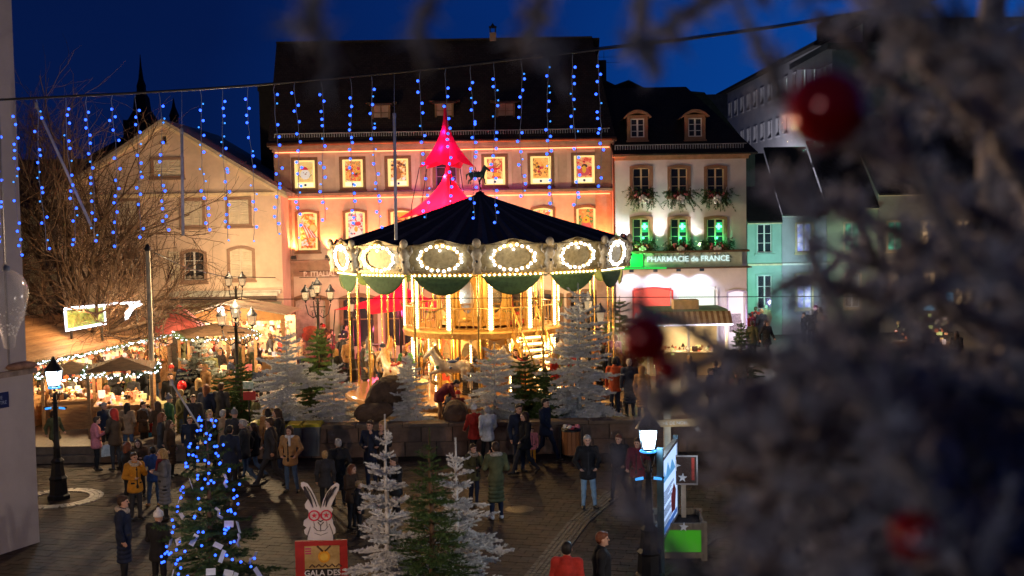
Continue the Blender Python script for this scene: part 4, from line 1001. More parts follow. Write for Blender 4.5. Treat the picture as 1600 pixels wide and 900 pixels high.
for k, (h, m_) in enumerate(zip(shop[:2], (REDL, WHL))):
    w_ = h[1] - h[0]; s = surround(ph, ((h[0] + h[1]) / 2, 0, h[2]), w_ - .02, h[3] - h[2] - .02, .16, .07, mat('red window frame', (.5, .04, .03), .5) if k == 0 else WHITE)
    q = MB(); q.bb(-w_ / 2, w_ / 2, .7, .72, 0, h[3] - h[2]); q.build('back_panel', m_, s)
    q = MB(); q.bb(-w_ / 2, w_ / 2, .1, .7, .5, .53); q.bb(-w_ / 2, w_ / 2, .1, .7, 0, .03); q.build('shelf', WHITE, s)
    rr = random.Random(k)
    pn = [mat('pack %d' % i, c, .5) for i, c in enumerate(((.05, .12, .35), (.05, .05, .07), (.75, .7, .6), (.1, .35, .3), (.85, .65, .05)))]
    q = MB()
    for row in range(3 if k else 2):
        for i in range(8):
            x_ = -w_ / 2 + .17 + i * (w_ - .3) / 7.3; z_ = .55 + row * .32 + (.15 if not k else 0); q.bb(x_ - .065, x_ + .065, .5, .56, z_, z_ + rr.uniform(.14, .22), rr.randrange(3) if not k else rr.choice((1, 2, 2, 3)))
    if k:
        q.bb(-w_ / 2 + .02, -w_ / 2 + .3, .2, .22, 1.0, 1.35, 4); q.bb(w_ / 2 - .5, w_ / 2 - .2, .2, .22, 1.0, 1.4, 4)
    q.build('packages', pn, s)
    q = MB(); q.bb(-w_ / 2, w_ / 2, .02, .03, 0, h[3] - h[2])
h = shop[2]; s = surround(ph, ((h[0] + h[1]) / 2, 0, h[2]), h[1] - h[0] - .02, h[3] - h[2] - .02, .12, .08, mat('lilac frame', (.55, .5, .65), .5), bottom=False)
q = MB(); q.bb(-.42, .42, .5, .52, 0, h[3] - h[2]); q.build('door_panel', glow('pale lit door', (.75, .62, .66), .8), s); q = MB(); q.bb(-.28, .28, .4, .44, 1.0, 1.9); q.build('notice', mat('notice paper', (.6, .58, .5), .6, 0, .5, 18), s)
# roof with curved dormers
YPR = 4.5; zpr = W(1040, 136, YP + YPR).z
roof_slope(ph, 'roof', (PX0 - .1, -.35, zpe + .08), (PX1 + .5, -.35, zpe + .08), (W(1072, 137, YP + YPR).x, YPR, zpr), (W(955, 137, YP + YPR).x - .8, YPR, zpr), ROOFM2)
q = MB(); q.add([(PX1 + .5, -.35, zpe + .08), (PX1 + .5, 9, zpe), (W(1072, 137, YP + YPR).x, YPR, zpr)], [(0, 1, 2)]); q.build('side_roof', ROOFM2, ph)
q = MB()
for i in range(int((PX1 - PX0) / .12)): q.bb(PX0 + i * .12, PX0 + i * .12 + .05, -.12, -.1, zpe + .3, zpe + .5)
q.bb(PX0, PX1, -.13, -.09, zpe + .5, zpe + .54); q.build('snow_guard', METG, ph)
for px, py in ((996, 200), (1086, 199)):
    yy = .5; p = W(px, py, YP + yy); w_, h_ = .36, .9
    s = surround(ph, (p.x, yy, p.z - h_ / 2), .68, h_, .0, .16, PFR, y0=-.05, y1=.15, name='dormer')
    casement(s, (0, 0, 0), .66, h_, 0, WHITE, GLASSD, .02)
    q = MB(); pts = [(-.68, h_ + .05), (-.45, h_ + .26), (-.2, h_ + .38), (0, h_ + .41), (.2, h_ + .38), (.45, h_ + .26), (.68, h_ + .05), (.6, h_ + .02), (.4, h_ + .18), (0, h_ + .28), (-.4, h_ + .18), (-.6, h_ + .02)]
    q.prism([(a, b) for a, b in pts[:7]] + [(a, b) for a, b in pts[7:]], -.25, 1.8); q.build('dormer_roof', PFR, s)
    q = MB(); q.bb(-.5, -.4, .15, 1.8, 0, h_ + .1); q.bb(.4, .5, .15, 1.8, 0, h_ + .1); q.bb(-.4, .4, .15, 1.8, h_ + .0, h_ + .2); q.build('dormer_cheek', ROOFM2, s)
# dark roofs behind, chimney with aerial
bh = empty('rear_house', (0, 66, 0), 0, 'dark steep roofs rising behind the pharmacy', 'building')
q = MB()
a, b, c, d = W(945, 115, 66), W(990, 120, 66), W(1050, 138, 66), W(925, 150, 66)
q.add([(W(930, 160, 66).x, 0, W(930, 160, 66).z), (W(945, 116, 66).x, 2, W(945, 116, 66).z), (W(966, 126, 66).x, 2, W(966, 126, 66).z), (W(988, 118, 66).x, 2, W(988, 118, 66).z), (W(1012, 130, 66).x, 2, W(1012, 130, 66).z), (W(1110, 138, 66).x, 2, W(1110, 138, 66).z), (W(1180, 240, 66).x, 0, W(1180, 240, 66).z), (W(930, 240, 66).x, 0, W(930, 240, 66).z)], [(0, 7, 6, 5, 4, 3, 2, 1)])
q.bb(W(930, 200, 66).x, W(1180, 200, 66).x, .1, 5, 0, W(1000, 235, 66).z); q.build('roof', ROOFM2, bh)
p = W(938, 95, 64); q = MB(); q.bb(p.x - .3, p.x + .3, -2.3, -1.7, p.z - 3.5, p.z); q.build('chimney', DARKB, bh); q = MB(); q.tube([(p.x + .2, -2, p.z), (p.x + .2, -2, p.z + .5)], .015, 4); q.tube([(p.x - .4, -2, p.z - .1), (p.x + 1.1, -2, p.z - .1)], .012, 4); q.tube([(p.x - .4, -2, p.z + .2), (p.x + 1.1, -2, p.z + .2)], .012, 4); q.build('aerial', IRON, bh)
p = W(1108, 150, 75); q = MB(); q.bb(p.x - 1.6, p.x + 1.0, 8, 12, 0, p.z); q.build('rear_wall', mat('grey rear wall', (.14, .16, .15), .9), bh)

# ---------------- house fronts along the right side, lit green and violet
YR2 = 64.0
RM = [mat('teal lit front', (.30, .46, .40), .85, 0, .12, 1), mat('grey front', (.36, .36, .40), .85, 0, .12, 1), mat('olive front', (.36, .40, .26), .85, 0, .12, 1), mat('buff front', (.30, .27, .22), .85, 0, .2, 1)]
LITW = [glow('lit blue window', (.22, .30, .85), 1.0, core=((.7, .75, .9), 3)), glow('lit warm window', (.85, .55, .28), .8, core=((.12, .07, .04), 3)), glow('lit green window', (.12, .5, .3), .6, core=((.02, .05, .04), 3))]
segs_ = [(1168, 1222, 340, 0, 'green lit house front with arched windows beside the pharmacy'), (1222, 1292, 330, 1, 'grey house front with a violet lit window'), (1292, 1372, 320, 2, 'olive house front right of the violet window'), (1372, 1640, 300, 3, 'buff house front with warm windows behind the frosted branches')]
for k, (xa, xb, yt, mi_, lab) in enumerate(segs_):
    A, B = W(xa, 400, YR2 + k * .05).x, W(xb, 400, YR2 + k * .05).x - .02; zt_ = W(1200, yt, YR2).z - .2
    h_ = empty('terraced_house', (0, YR2 + k * .05, 0), 0, lab, 'building')
    nb = max(1, int((B - A) / 1.9)); hs = []
    for row, (py, hh) in enumerate(((372, 1.6), (456, 1.9))):
        for i in range(nb):
            xc = A + (B - A) * (i + .5) / nb; z_ = W(1200, py, YR2).z; hs.append((xc - .42, xc + .42, z_ - hh / 2, z_ + hh / 2, row))
    mb = MB(); wall_holes(mb, A, B, TZ - .3, zt_, 0, .2, [h[:4] for h in hs]); mb.add([(A, .01, TZ), (A, 9, TZ), (A, 9, zt_), (A, 4.5, zt_ + 3.3), (A, .01, zt_)], [(0, 1, 2, 3, 4)]); mb.add([(B, .01, TZ), (B, 9, TZ), (B, 9, zt_), (B, 4.5, zt_ + 3.3), (B, .01, zt_)], [(4, 3, 2, 1, 0)]); mb.bb(A + .01, B - .01, 8.9, 9, TZ, zt_); mb.build('wall', RM[mi_], h_)
    q = MB(); q.bb(A, B, -.15, .02, zt_ - .15, zt_); q.bb(A, B, -.1, .02, W(1200, 412, YR2).z - .1, W(1200, 412, YR2).z); q.build('cornice', CREAM if mi_ != 1 else WHITE, h_)
    roof_slope(h_, 'roof', (A, -.3, zt_), (B, -.3, zt_), (B, 4.5, zt_ + 4), (A, 4.5, zt_ + 4), ROOFM2)
    for j, h in enumerate(hs):
        s = surround(h_, ((h[0] + h[1]) / 2, 0, h[2]), .82, h[3] - h[2] - .02, .06, .1, CREAM if mi_ != 0 else RM[0])
        gm = {0: GLASSD, 1: LITW[0], 2: GLASSD if j % 2 else LITW[2], 3: LITW[1] if (j * 7) % 3 else LITW[2]}[mi_] if h[4] == 0 else (GLASSD if mi_ == 0 else LITW[1] if mi_ == 3 else LITW[0] if mi_ == 1 else CURT)
        casement(s, (0, 0, 0), .8, h[3] - h[2] - .02, 0, WHITE, gm, .08)
# apartment block in steep perspective, upper right
ab = empty('apartment_block', (0, 0, 0), 0, 'tall pale apartment block with a row of faintly lit windows beyond the pharmacy', 'building')
A0 = W(1128, 150, 110); B0 = W(1300, 62, 76)
zt0, zt1 = A0.z, B0.z; zt_ = (zt0 + zt1) / 2
ex = Vector((B0.x - A0.x, 76 - 110, 0)); Lb = ex.length; ex.normalize(); ang = math.atan2(ex.y, ex.x)

ab.location = (A0.x, 110, 0); ab.rotation_euler = (0, 0, ang)
APW = mat('pale apartment render', (.5, .48, .5), .9, 0, .12, .6)
hs = []; nb = int(Lb / 2.4)
for fl in range(5):
    for i in range(nb): xc = 1.2 + i * 2.4; z_ = zt_ - 1.6 - fl * 2.9; hs.append((xc - .5, xc + .5, z_ - .7, z_ + .6))
mb = MB(); wall_holes(mb, 0, Lb + 6, 0, zt_, 0, .2, hs); mb.build('wall', APW, ab)
q = MB(); q.bb(-.3, Lb + 6.3, -.5, 10, zt_, zt_ + .25); q.bb(Lb * .35, Lb * .42, 2, 4, zt_ + .2, zt_ + 1.6); q.bb(Lb * .85, Lb * .97, .5, 4, zt_ + .2, zt_ + 1.8); q.build('roof', DARKB, ab)
for j, h in enumerate(hs):
    s = surround(ab, ((h[0] + h[1]) / 2, 0, h[2]), .98, 1.28, 0, .06, APW); lit = j in (nb - 2, nb - 3, nb - 1, nb - 5)
    casement(s, (0, 0, 0), .96, 1.26, 0, APW, glow('pale lit glass', (.50, .62, .62), .45) if lit else GLASSD, .08, rows_=1)
# dark block behind the frosted branches, top right
p = W(1430, 66, 70); db = empty('dark_apartment_block', (p.x, 70, 0), 0, 'dark block with flat roof showing between branches at top right', 'building')
hs = [(-2.2 + i * 3 - .5, -2.2 + i * 3 + .5, p.z - 2.6 - 3 * f, p.z - 1.3 - 3 * f) for i in range(5) for f in range(5)]
q = MB(); wall_holes(q, -5, 14, 0, p.z - .4, 0, .2, hs); q.build('wall', mat('dim render', (.10, .10, .11), .9), db); q = MB(); q.bb(-5.4, 14.4, -.4, 9, p.z - .38, p.z); q.build('roof', DARKB, db)
for h in hs: q = MB(); q.bb(h[0], h[1], .2, .22, h[2], h[3]); q.build('pane', GLASSD, db)

# ---------------- the nearer building at the left edge
cw = G(62, 847); cd = G(0, 867); dv = (cd - cw).normalized(); YWL = cw.y
lb = empty('corner_building', (cw.x, YWL, 0), math.atan2(dv.y, dv.x), 'pale grey building corner at the left edge with small dark street plate', 'building')
GW = mat('grey render', (.42, .375, .355), .9, 0, .10, .9, .2, 20)
zl = W(50, 583, YWL).z                                  # local x runs along the visible face towards the camera, the building lies on -y
q = MB(); q.bb(0, 16, -9, 0, 0, zl); q.build('lower_wall', GW, lb)
q = MB(); q.bb(.1, 16, -9, -.06, zl + .12, 15.5); q.build('wall', GW, lb)
q = MB(); q.bb(-.08, 16, -9, .06, zl, zl + .12); q.build('ledge', mat('worn ledge stone', (.26, .20, .16), .9, 0, .4, 4, .6, 20), lb)
CARV = mat('carved sandstone', (.30, .17, .11), .9, 0, .4, 6, .7, 20)
q = MB(); q.ball((.3, .0, zl + .2), .22, 0, 9, 6, (1.9, .8, .42)); q.ball((.05, .02, zl + .18), .15, 0, 9, 6, (1.2, .7, .4)); q.build('carved_stone', CARV, lb)
q = MB(); q.bb(.55, .6, -.07, -.045, zl + .12, 15.5); q.build('wall_seam', mat('seam', (.2, .18, .17), .9), lb)
pc_ = (W(37, 625, YWL - 1.2) - Vector((cw.x, YWL, 0))); px_ = Vector((pc_.x, pc_.y, 0)).dot(dv)
q = MB(); q.bb(px_ - .26, px_ + .26, .0, .03, W(37, 625, YWL - .8).z - .17, W(37, 625, YWL - .8).z + .17); pl_ = q.build('street_plate', mat('navy enamel', (.012, .02, .09), .3), lb)
text('letters', 'RUE\nCENTRE', .11, mat('dim plate letters', (.25, .3, .4), .5), pl_, (px_, .034, W(37, 625, YWL - .8).z), rot=(PI / 2, 0, PI), depth=.002)

# ================================================================== THE CAROUSEL
CY = 43.5; CX = W(752, 420, CY).x
def yz(px, py, Y): return W(px, py, Y).z
car = empty('carousel', (CX, CY, TZ), rad(-90), 'large two storey carousel with dark pleated canopy, gilded rim and warm bulbs', 'carousel')
N = 14; RO = 5.42
P0 = .38                                     # platform height above the terrace
zr0, zr1 = yz(752, 425, CY - RO) - TZ, yz(752, 382, CY - RO) - TZ      # rim band
zap = yz(754, 303, CY) - TZ
CANV = mat('dark pleated canvas', (.026, .026, .032), .75, 0, .3, 6); CANV2 = mat('dark pleated canvas strip', (.075, .075, .088), .75, 0, .3, 6)
q = MB()
NP = N * 12
for lvl in range(8):
    t0, t1 = lvl / 8, (lvl + 1) / 8
    for k in range(NP):
        def pt(t, kk):
            R = .12 + (RO - .12) * t; z = zap - (zap - zr1 - .02) * (t ** .93); a = 2 * PI * kk / NP
            z += (.05 * t) * (1 if kk % 2 else -1) * (.5 + .5 * t)
            return (R * math.cos(a), R * math.sin(a), z)
        q.add([pt(t0, k), pt(t1, k), pt(t1, k + 1), pt(t0, k + 1)], [(0, 1, 2, 3)], (1 if (k // 2) % 3 == 0 else 0))
q.build('canopy', [CANV, CANV2], car)
q = MB(); q.lathe([(.0, zap + .12), (.16, zap + .05), (.2, zap - .06)], 12); q.tube([(0, 0, zap), (0, 0, zap + .55)], .02, 6); q.build('canopy_cap', IRON, car)
def horse_mesh(name, pose_='jump', mats=None):
    g = SDF((-.35, -1.35, -.75), (.35, 1.15, 1.15), .02)      # nose towards -Y, barrel centre at origin
    g.ell((0, 0, 0), (.19, .50, .22), 0, .06); g.ell((0, .38, .02), (.2, .27, .24), 0, .06); g.ell((0, -.38, .02), (.18, .24, .25), 0, .06)
    g.cap((0, -.45, .1), (0, -.72, .52), .17, .10, 0, .06); g.cap((0, -.70, .55), (0, -.98, .33), .105, .058, 0, .04); g.cap((0, -.93, .37), (0, -1.0, .28), .06, .05, 0)
    for s in (-1, 1):
        g.cap((s * .05, -.69, .62), (s * .06, -.68, .75), .03, .012, 0, .01)
        if pose_ == 'jump': F = [((s * .11, -.42, -.1), (s * .1, -.78 if s > 0 else -.66, -.22), (s * .1, -.74 if s > 0 else -.72, -.50), (s * .1, -.60, -.60))]
        else: F = [((s * .11, -.40, -.1), (s * .1, -.45 - .15 * s, -.38), (s * .1, -.42 - .2 * s, -.64), (s * .1, -.47 - .2 * s, -.70))]
        H = [((s * .12, .45, -.08), (s * .11, .40, -.32), (s * .1, .62 + .06 * s, -.45), (s * .1, .60 + .08 * s, -.70))]
        for a, b, c, d in F: g.cap(a, b, .09, .05, 0, .03); g.cap(b, c, .045, .032, 0); g.cap(c, d, .034, .045, 1, .01)
        for a, b, c, d in H: g.cap(a, b, .14, .075, 0, .03); g.cap(b, c, .06, .04, 0); g.cap(c, d, .036, .045, 0)
    for i in range(7): t = i / 6; g.ell((0, -.62 + .22 * t + .02, .68 - .42 * t), (.03, .07, .09), 1, .02)      # mane
    g.cap((0, .6, .12), (0, .80, .0), .05, .06, 1); g.cap((0, .80, .0), (0, .84, -.38), .07, .03, 1)                  # tail
    g.ell((0, .0, .2), (.16, .2, .07), 2, .02); g.cap((0, .17, .27), (0, .2, .31), .06, .05, 2, .02); g.cap((0, -.14, .26), (0, -.17, .30), .04, .03, 2, .02)
    g.cap((-.2, -.02, .0), (.2, -.02, .0), .05, .05, 2, .01); g.cap((-.13, -.5, .0), (.13, -.5, .0), .07, .07, 3, .02)
    return g.mesh(name, mats)
GREYH = mat('painted ivory', (.60, .50, .36), .35, 0, .2, 4, coat=.4); MANE = mat('painted gold mane', (.5, .30, .10), .4, .2, .3, 12); SADDLE = mat('painted red saddle', (.35, .04, .03), .35, 0, .2); STRAP = mat('painted blue strap', (.06, .10, .22), .35)
HM = horse_mesh('horse_body', 'jump', [GREYH, MANE, SADDLE, STRAP]); HM2 = horse_mesh('horse_body_b', 'stand', [GREYH, MANE, SADDLE, STRAP])
fin = put('horse_figure', HM2, car, loc=(0, -.1, zap + .72), rot=(0, 0, rad(90 + 90)), scale=.48, mats=[mat('verdigris metal', (.05, .10, .10), .5, .4, .4, 8)] * 4)
fin.rotation_euler = (0, 0, rad(180))
# rim: painted boards, carved ornaments between them, oval rings of bulbs
BOARD = mat('olive gold painted board', (.34, .26, .12), .45, .25, .4, 7, .3, 20); PICT = mat('painted landscape panel', (.05, .08, .05), .5, 0, .5, 3.5, col2=(.20, .15, .06)); ORN = mat('carved ornament', (.50, .42, .28), .45, .1, .3, 10, .5, 25)
ang = lambda k, off=0.0: 2 * PI * (k + off) / N
h_ = zr1 - zr0; wseg = 2 * RO * math.sin(PI / N)
bm_ = MB(); bm_.prism([(-wseg / 2, 0), (-wseg / 2, h_), (-wseg * .30, h_ + .03), (-.3, h_ + .14), (0, h_ + .2), (.3, h_ + .14), (wseg * .30, h_ + .03), (wseg / 2, h_), (wseg / 2, 0)], -.03, .03)
bm_.bb(-wseg / 2, wseg / 2, -.07, .02, h_ - .06, h_); bm_.bb(-wseg / 2, wseg / 2, -.09, .02, -.02, .08)
boardm = bm_.mesh('rim_board', BOARD)
pm_ = MB(); disc(pm_, 0, 0, .62, .36, -.045, 22); pm_.ring([(.74 * math.cos(2 * PI * i / 24), .47 * math.sin(2 * PI * i / 24)) for i in range(24)], [(.62 * math.cos(2 * PI * i / 24), .36 * math.sin(2 * PI * i / 24)) for i in range(24)], -.10, -.03, 1)
pm_.ball((0, -.07, .5), .13, 1, 8, 5, (1.6, .5, .8)); pictm = pm_.mesh('rim_medallion', [PICT, GOLD])
gm_ = MB()
for i in range(22):
    a = 2 * PI * i / 22; rr = 1.0 if i % 2 else .93; gm_.ball((.76 * rr * math.cos(a), -.13, .43 * rr * math.sin(a)), .048, 0, 7, 5)
gm_.ball((.0, -.13, .27), .042, 0, 7, 5); ringm = gm_.mesh('bulb_ring', WHITE_BULB)
om = MB()
om.lathe([(0, 0), (.16, .02), (.13, .2), (.17, .34), (.12, .5), (.2, .66), (.17, .8), (.09, .88), (.0, .9)], 10, (0, -.06, -.1)); om.ball((0, -.1, .95), .15, 0, 9, 7, (1, .8, 1.1))
for s in (-1, 1): om.tube([(s * .12, -.06, .55), (s * .28, -.08, .7), (s * .26, -.06, .86)], [.06, .05, .02], 6); om.tube([(s * .1, -.06, .1), (s * .25, -.08, .04), (s * .3, -.06, .18)], [.05, .04, .02], 6)
om.ball((0, -.2, .35), .05, 1, 7, 5); ornm = om.mesh('carved_ornament', [ORN, mat('mirror stud', (.05, .05, .05), .1, .8)])
def onring(name, me, R, a, z, par=car, tilt=0.0, mats=None):
    """face outwards at angle a (local -Y points away from the axis)"""
    return put(name, me, par, loc=(R * math.cos(a), R * math.sin(a), z), rot=(tilt, 0, a + PI / 2), mats=mats)
SW = []
NS = 16
for kk in range(2):
    v_ = []
    for i in range(NS + 1):
        t = i / NS; x_ = -wseg / 2 * .90 + wseg * .90 * t; sag = math.sin(PI * t) ** .8
        for j in range(9):
            u = j / 8; zz = -(.10 + .56 * sag) * u - .03; yy = -.02 - .07 * math.sin(PI * u) * sag - .025 * ((j % 2) * 2 - 1) * sag
            v_.append((x_ * (1 - .10 * u * (1 if kk == 0 else .9)), yy, zz))
    f_ = [(i * 9 + j, (i + 1) * 9 + j, (i + 1) * 9 + j + 1, i * 9 + j + 1) for i in range(NS) for j in range(8)]
    q = MB(); q.add(v_, f_, 0, True); SW.append(q.mesh('swag', mat('dark green velvet', (.05, .10, .04), .8, 0, .3, 6)))
trim = MB()
for i in range(16): t = (i + .5) / 16; trim.ball((-wseg / 2 + wseg * t, -.05, 0), .06, 0, 6, 4, (1.2, .6, .9))
trimm = trim.mesh('gold_trim', GOLD)
ub = MB(); ub.bb(-wseg * .42, wseg * .42, -.02, .03, -.03, .05)
for i in range(12): ub.ball((-wseg * .4 + wseg * .8 * i / 11, -.05, .0), .035, 1, 6, 4)
ubm = ub.mesh('bulb_strip', [GOLD, WARM_BULB])
POLEM = MB().lathe([(.045, 0), (.045, .15), (.038, .2), (.038, 3.0), (.05, 3.05), (.04, 3.12), (.04, zr0 - P0 + .1)], 10).mesh('brass_pole', mat('polished brass', (.78, .52, .16), .24, .75, .1, 20))
off = .0
for k in range(N):
    a = ang(k + .5)
    Rf = RO * math.cos(PI / N) + .04
    # angle 0 (local +X) faces the camera because the carousel is turned by -90 degrees
    onring('rim_board', boardm, Rf, a, zr0, tilt=rad(6)); md = onring('medallion', pictm, Rf + .02, a, zr0 + h_ / 2 + .02, tilt=rad(6)); tag(put('bulb_ring', ringm, md), kind='stuff')
    onring('carved_ornament', ornm, RO + .03, ang(k), zr0 + .02, tilt=rad(4))
    onring('swag', SW[0], Rf - .12, a, zr0 - .1); onring('gold_trim', trimm, Rf, a, zr0 - .03); onring('bulb_strip', ubm, Rf - .1, a, zr0 - .11)
    put('pole', POLEM, car, loc=((RO - .42) * math.cos(ang(k)), (RO - .42) * math.sin(ang(k)), P0))
q = MB(); q.lathe([(RO - .15, zr0 + .02), (.3, zr0 + .12)], 56, m=0); q.lathe([(.3, zr0 + .16), (RO - .15, zr0 + .06)], 56); q.build('ceiling', mat('cream gilded ceiling', (.60, .42, .20), .5, .1, .4, 3), car)
for k in range(N):
    q = MB(); a = ang(k); q.tube([(.4 * math.cos(a), .4 * math.sin(a), zr0 + .0), ((RO - .3) * math.cos(a), (RO - .3) * math.sin(a), zr0 - .04)], .06, 6); q.build('ceiling_beam', GOLD, car)
for k in range(N):
    a = ang(k + .5); lamp('rim_bulb_light', 'POINT', ((RO + 1.2) * math.cos(a), (RO + 1.2) * math.sin(a), zr0 + .5), 11, (1, .90, .74), .15, parent=car)
# platform
PLAT = mat('varnished platform boards', (.34, .18, .08), .35, 0, .3, 5, coat=.4)
q = MB(); q.lathe([(0, P0), (RO - .25, P0), (RO - .2, P0 - .04), (RO - .2, P0 - .18), (RO - .3, P0 - .2), (RO - .3, 0)], 56, smooth=False); q.build('platform', PLAT, car)
q = MB(); q.lathe([(RO + .5, .0), (RO + .5, .2), (RO - .15, .2)], 56, smooth=False); q.build('entrance_step', mat('tread plate', (.25, .17, .10), .45, .2, .3, 6), car)
# centre drum: painted panels, mirrors, gilded pilasters
CR_ = 1.7; NC = 10
DECK = yz(752, 519, CY - 2.9) - TZ
for k in range(NC):
    a = 2 * PI * (k + .5) / NC; w2 = 2 * CR_ * math.sin(PI / NC)
    for lo, hi, mm in ((P0, DECK - .12, k), (DECK + .1, zr0 - .05, k + 1)):
        q = MB(); q.bb(-w2 / 2, w2 / 2, 0, .04, 0, hi - lo); pn = q.mesh('drum_panel', [mat('cream drum panel', (.70, .52, .28), .5, 0, .25, 3), mat('gold drum panel', (.60, .36, .10), .4, .3, .3, 4), mat('deep red drum panel', (.42, .05, .03), .5, 0, .2, 3)][mm % 3])
        pp = onring('drum_panel', pn, CR_ * math.cos(PI / NC), a, lo)
        q = MB(); hh = hi - lo; q.ring([(-w2 * .42, hh * .08), (-w2 * .42, hh * .94), (w2 * .42, hh * .94), (w2 * .42, hh * .08)], [(-w2 * .34, hh * .14), (-w2 * .34, hh * .88), (w2 * .34, hh * .88), (w2 * .34, hh * .14)], -.05, 0, 0)
        q.ball((0, -.04, hh * .9), .16, 0, 8, 5, (1.6, .4, .8)); q.ball((0, -.04, hh * .12), .12, 0, 8, 5, (1.6, .4, .8)); q.build('gilt_frame', GOLD, pp)
        q = MB(); disc(q, 0, hh * .52, w2 * .27, hh * .3, -.02, 18); q.build('mirror', mat('mirror glass', (.75, .62, .42), .08, .9, .1), pp)
    q = MB(); q.lathe([(.09, 0), (.07, .1), (.06, zr0 - P0 - .2), (.1, zr0 - P0)], 8); put('drum_column', q.mesh('drum_column', GOLD), car, loc=(CR_ * math.cos(ang(0) + 2 * PI * k / NC), CR_ * math.sin(2 * PI * k / NC), P0))
# upper deck
RD = 2.95; NDK = 12
q = MB(); q.lathe([(CR_ - .1, DECK), (RD, DECK), (RD + .06, DECK - .06), (RD, DECK - .26), (CR_ - .1, DECK - .22)], 48, smooth=False); q.build('upper_deck', mat('cream gilt deck edge', (.52, .32, .11), .4, .2, .35, 8), car)
fm_ = MB(); wd = 2 * RD * math.sin(PI / NDK); fm_.ball((0, 0, 0), .12, 0, 8, 5, (1.5, .3, .8))
for s in (-1, 1): fm_.tube([(s * .15, 0, 0), (s * .3, -.02, .05), (s * .42, 0, -.02), (s * .5, -.01, .05)], [.04, .03, .03, .01], 5)
frm = fm_.mesh('deck_scroll', GOLD)
rl = MB(); rl.tube([(-wd / 2, 0, .82), (wd / 2, 0, .82)], .03, 6); rl.tube([(-wd / 2, 0, .1), (wd / 2, 0, .1)], .02, 6)
for i in range(6):
    xx = -wd / 2 + wd * (i + .5) / 6; rl.lathe([(.022, 0), (.03, .2), (.015, .35), (.03, .55), (.02, .7)], 6, (xx, 0, .11))
rlm = rl.mesh('railing', mat('cream gilt rail', (.42, .25, .08), .4, .2, .2))
cb = MB(); hb = zr0 - .12 - DECK; cb.lathe([(.085, -.05), (.06, .08), (.055, hb - .12), (.1, hb)], 8)
nb_ = int(hb / .095)
for i in range(nb_):
    for s in (-1, 0, 1): cb.ball((s * .055, -.075 + .012 * abs(s), .1 + i * (hb - .2) / nb_), .026, 1, 6, 4)
cbm = cb.mesh('bulb_column', [CREAM, WARM_BULB])
lowh = DECK - .26 - P0; cl = MB(); cl.lathe([(.10, 0), (.07, .1), (.06, lowh - .15), (.11, lowh)], 8)
nbl = int(lowh / .11)
for i in range(nbl): cl.ball((0, -.085, .15 + i * (lowh - .3) / nbl), .032, 1, 6, 4)
clm = cl.mesh('lower_bulb_column', [CREAM, WARM_BULB])
gdm = None
for k in range(NDK):
    a = 2 * PI * k / NDK + .13; am = a + PI / NDK
    onring('bulb_column', cbm, RD - .08, a, DECK); onring('lower_bulb_column', clm, RD - .3, am, P0)
    onring('railing', rlm, RD * math.cos(PI / NDK) - .05, am, DECK); onring('deck_scroll', frm, RD * math.cos(PI / NDK) + .05, am, DECK - .13)
    rng = np.random.default_rng(k % 3 + 40); segs = []
    pts = [np.array([(-.5 + i / 8) * wd, -.06, .82 - .28 * math.sin(PI * i / 8) + .05]) for i in range(9)]
    for i in range(8): segs.append((pts[i], pts[i + 1]))
    if k < 3: v, f = brush(segs, .09, 90, .02, rng); gar_ = npmesh('garland', v, f, DGRN); GARS = globals().setdefault('GARS', []); GARS.append(gar_)
    onring('garland', GARS[k % 3], RD * math.cos(PI / NDK) + .06, am, DECK + 1.35 if k % 2 else DECK + .1)
# curved stairs on the right front (two flights)
def stair(a0, a1, nst, nm):
    st = []
    for i in range(nst):
        t = (i + .5) / nst; a = a0 + (a1 - a0) * t; z = DECK - (DECK - P0) * (i + 1) / (nst + 1); r_ = RD + .10 + .45
        q = MB(); q.bb(-.17, .17, -.42, .42, -.035, .02); q.bb(-.17, -.15, -.42, .42, -.2, -.03, 0)
        for j in range(7): q.ball((.0 + (.185 if a1 < a0 else .185), -.36 + .12 * j, -.01), .022, 1, 6, 4)
        st.append(put('stair_tread', q.mesh('stair_tread', [CREAM, WARM_BULB]), car, loc=(r_ * math.cos(a), r_ * math.sin(a), z), rz=a + (PI / 2 if a1 > a0 else -PI / 2)))
    for r_ in (RD + .1, RD + 1.02):
        q = MB(); q.tube([(r_ * math.cos(a0 + (a1 - a0) * t), r_ * math.sin(a0 + (a1 - a0) * t), DECK + .85 - (DECK - P0) * t) for t in np.linspace(0, 1, 9)], .035, 6)
        q.tube([(r_ * math.cos(a0 + (a1 - a0) * t), r_ * math.sin(a0 + (a1 - a0) * t), DECK - .12 - (DECK - P0) * t) for t in np.linspace(0, 1, 9)], .07, 6)
        for t in np.linspace(0, 1, 14): x_, y_ = r_ * math.cos(a0 + (a1 - a0) * t), r_ * math.sin(a0 + (a1 - a0) * t); zz = DECK - (DECK - P0) * t; q.tube([(x_, y_, zz - .1), (x_, y_, zz + .85)], .016, 5)
        q.build('stair_rail', GOLD, car)
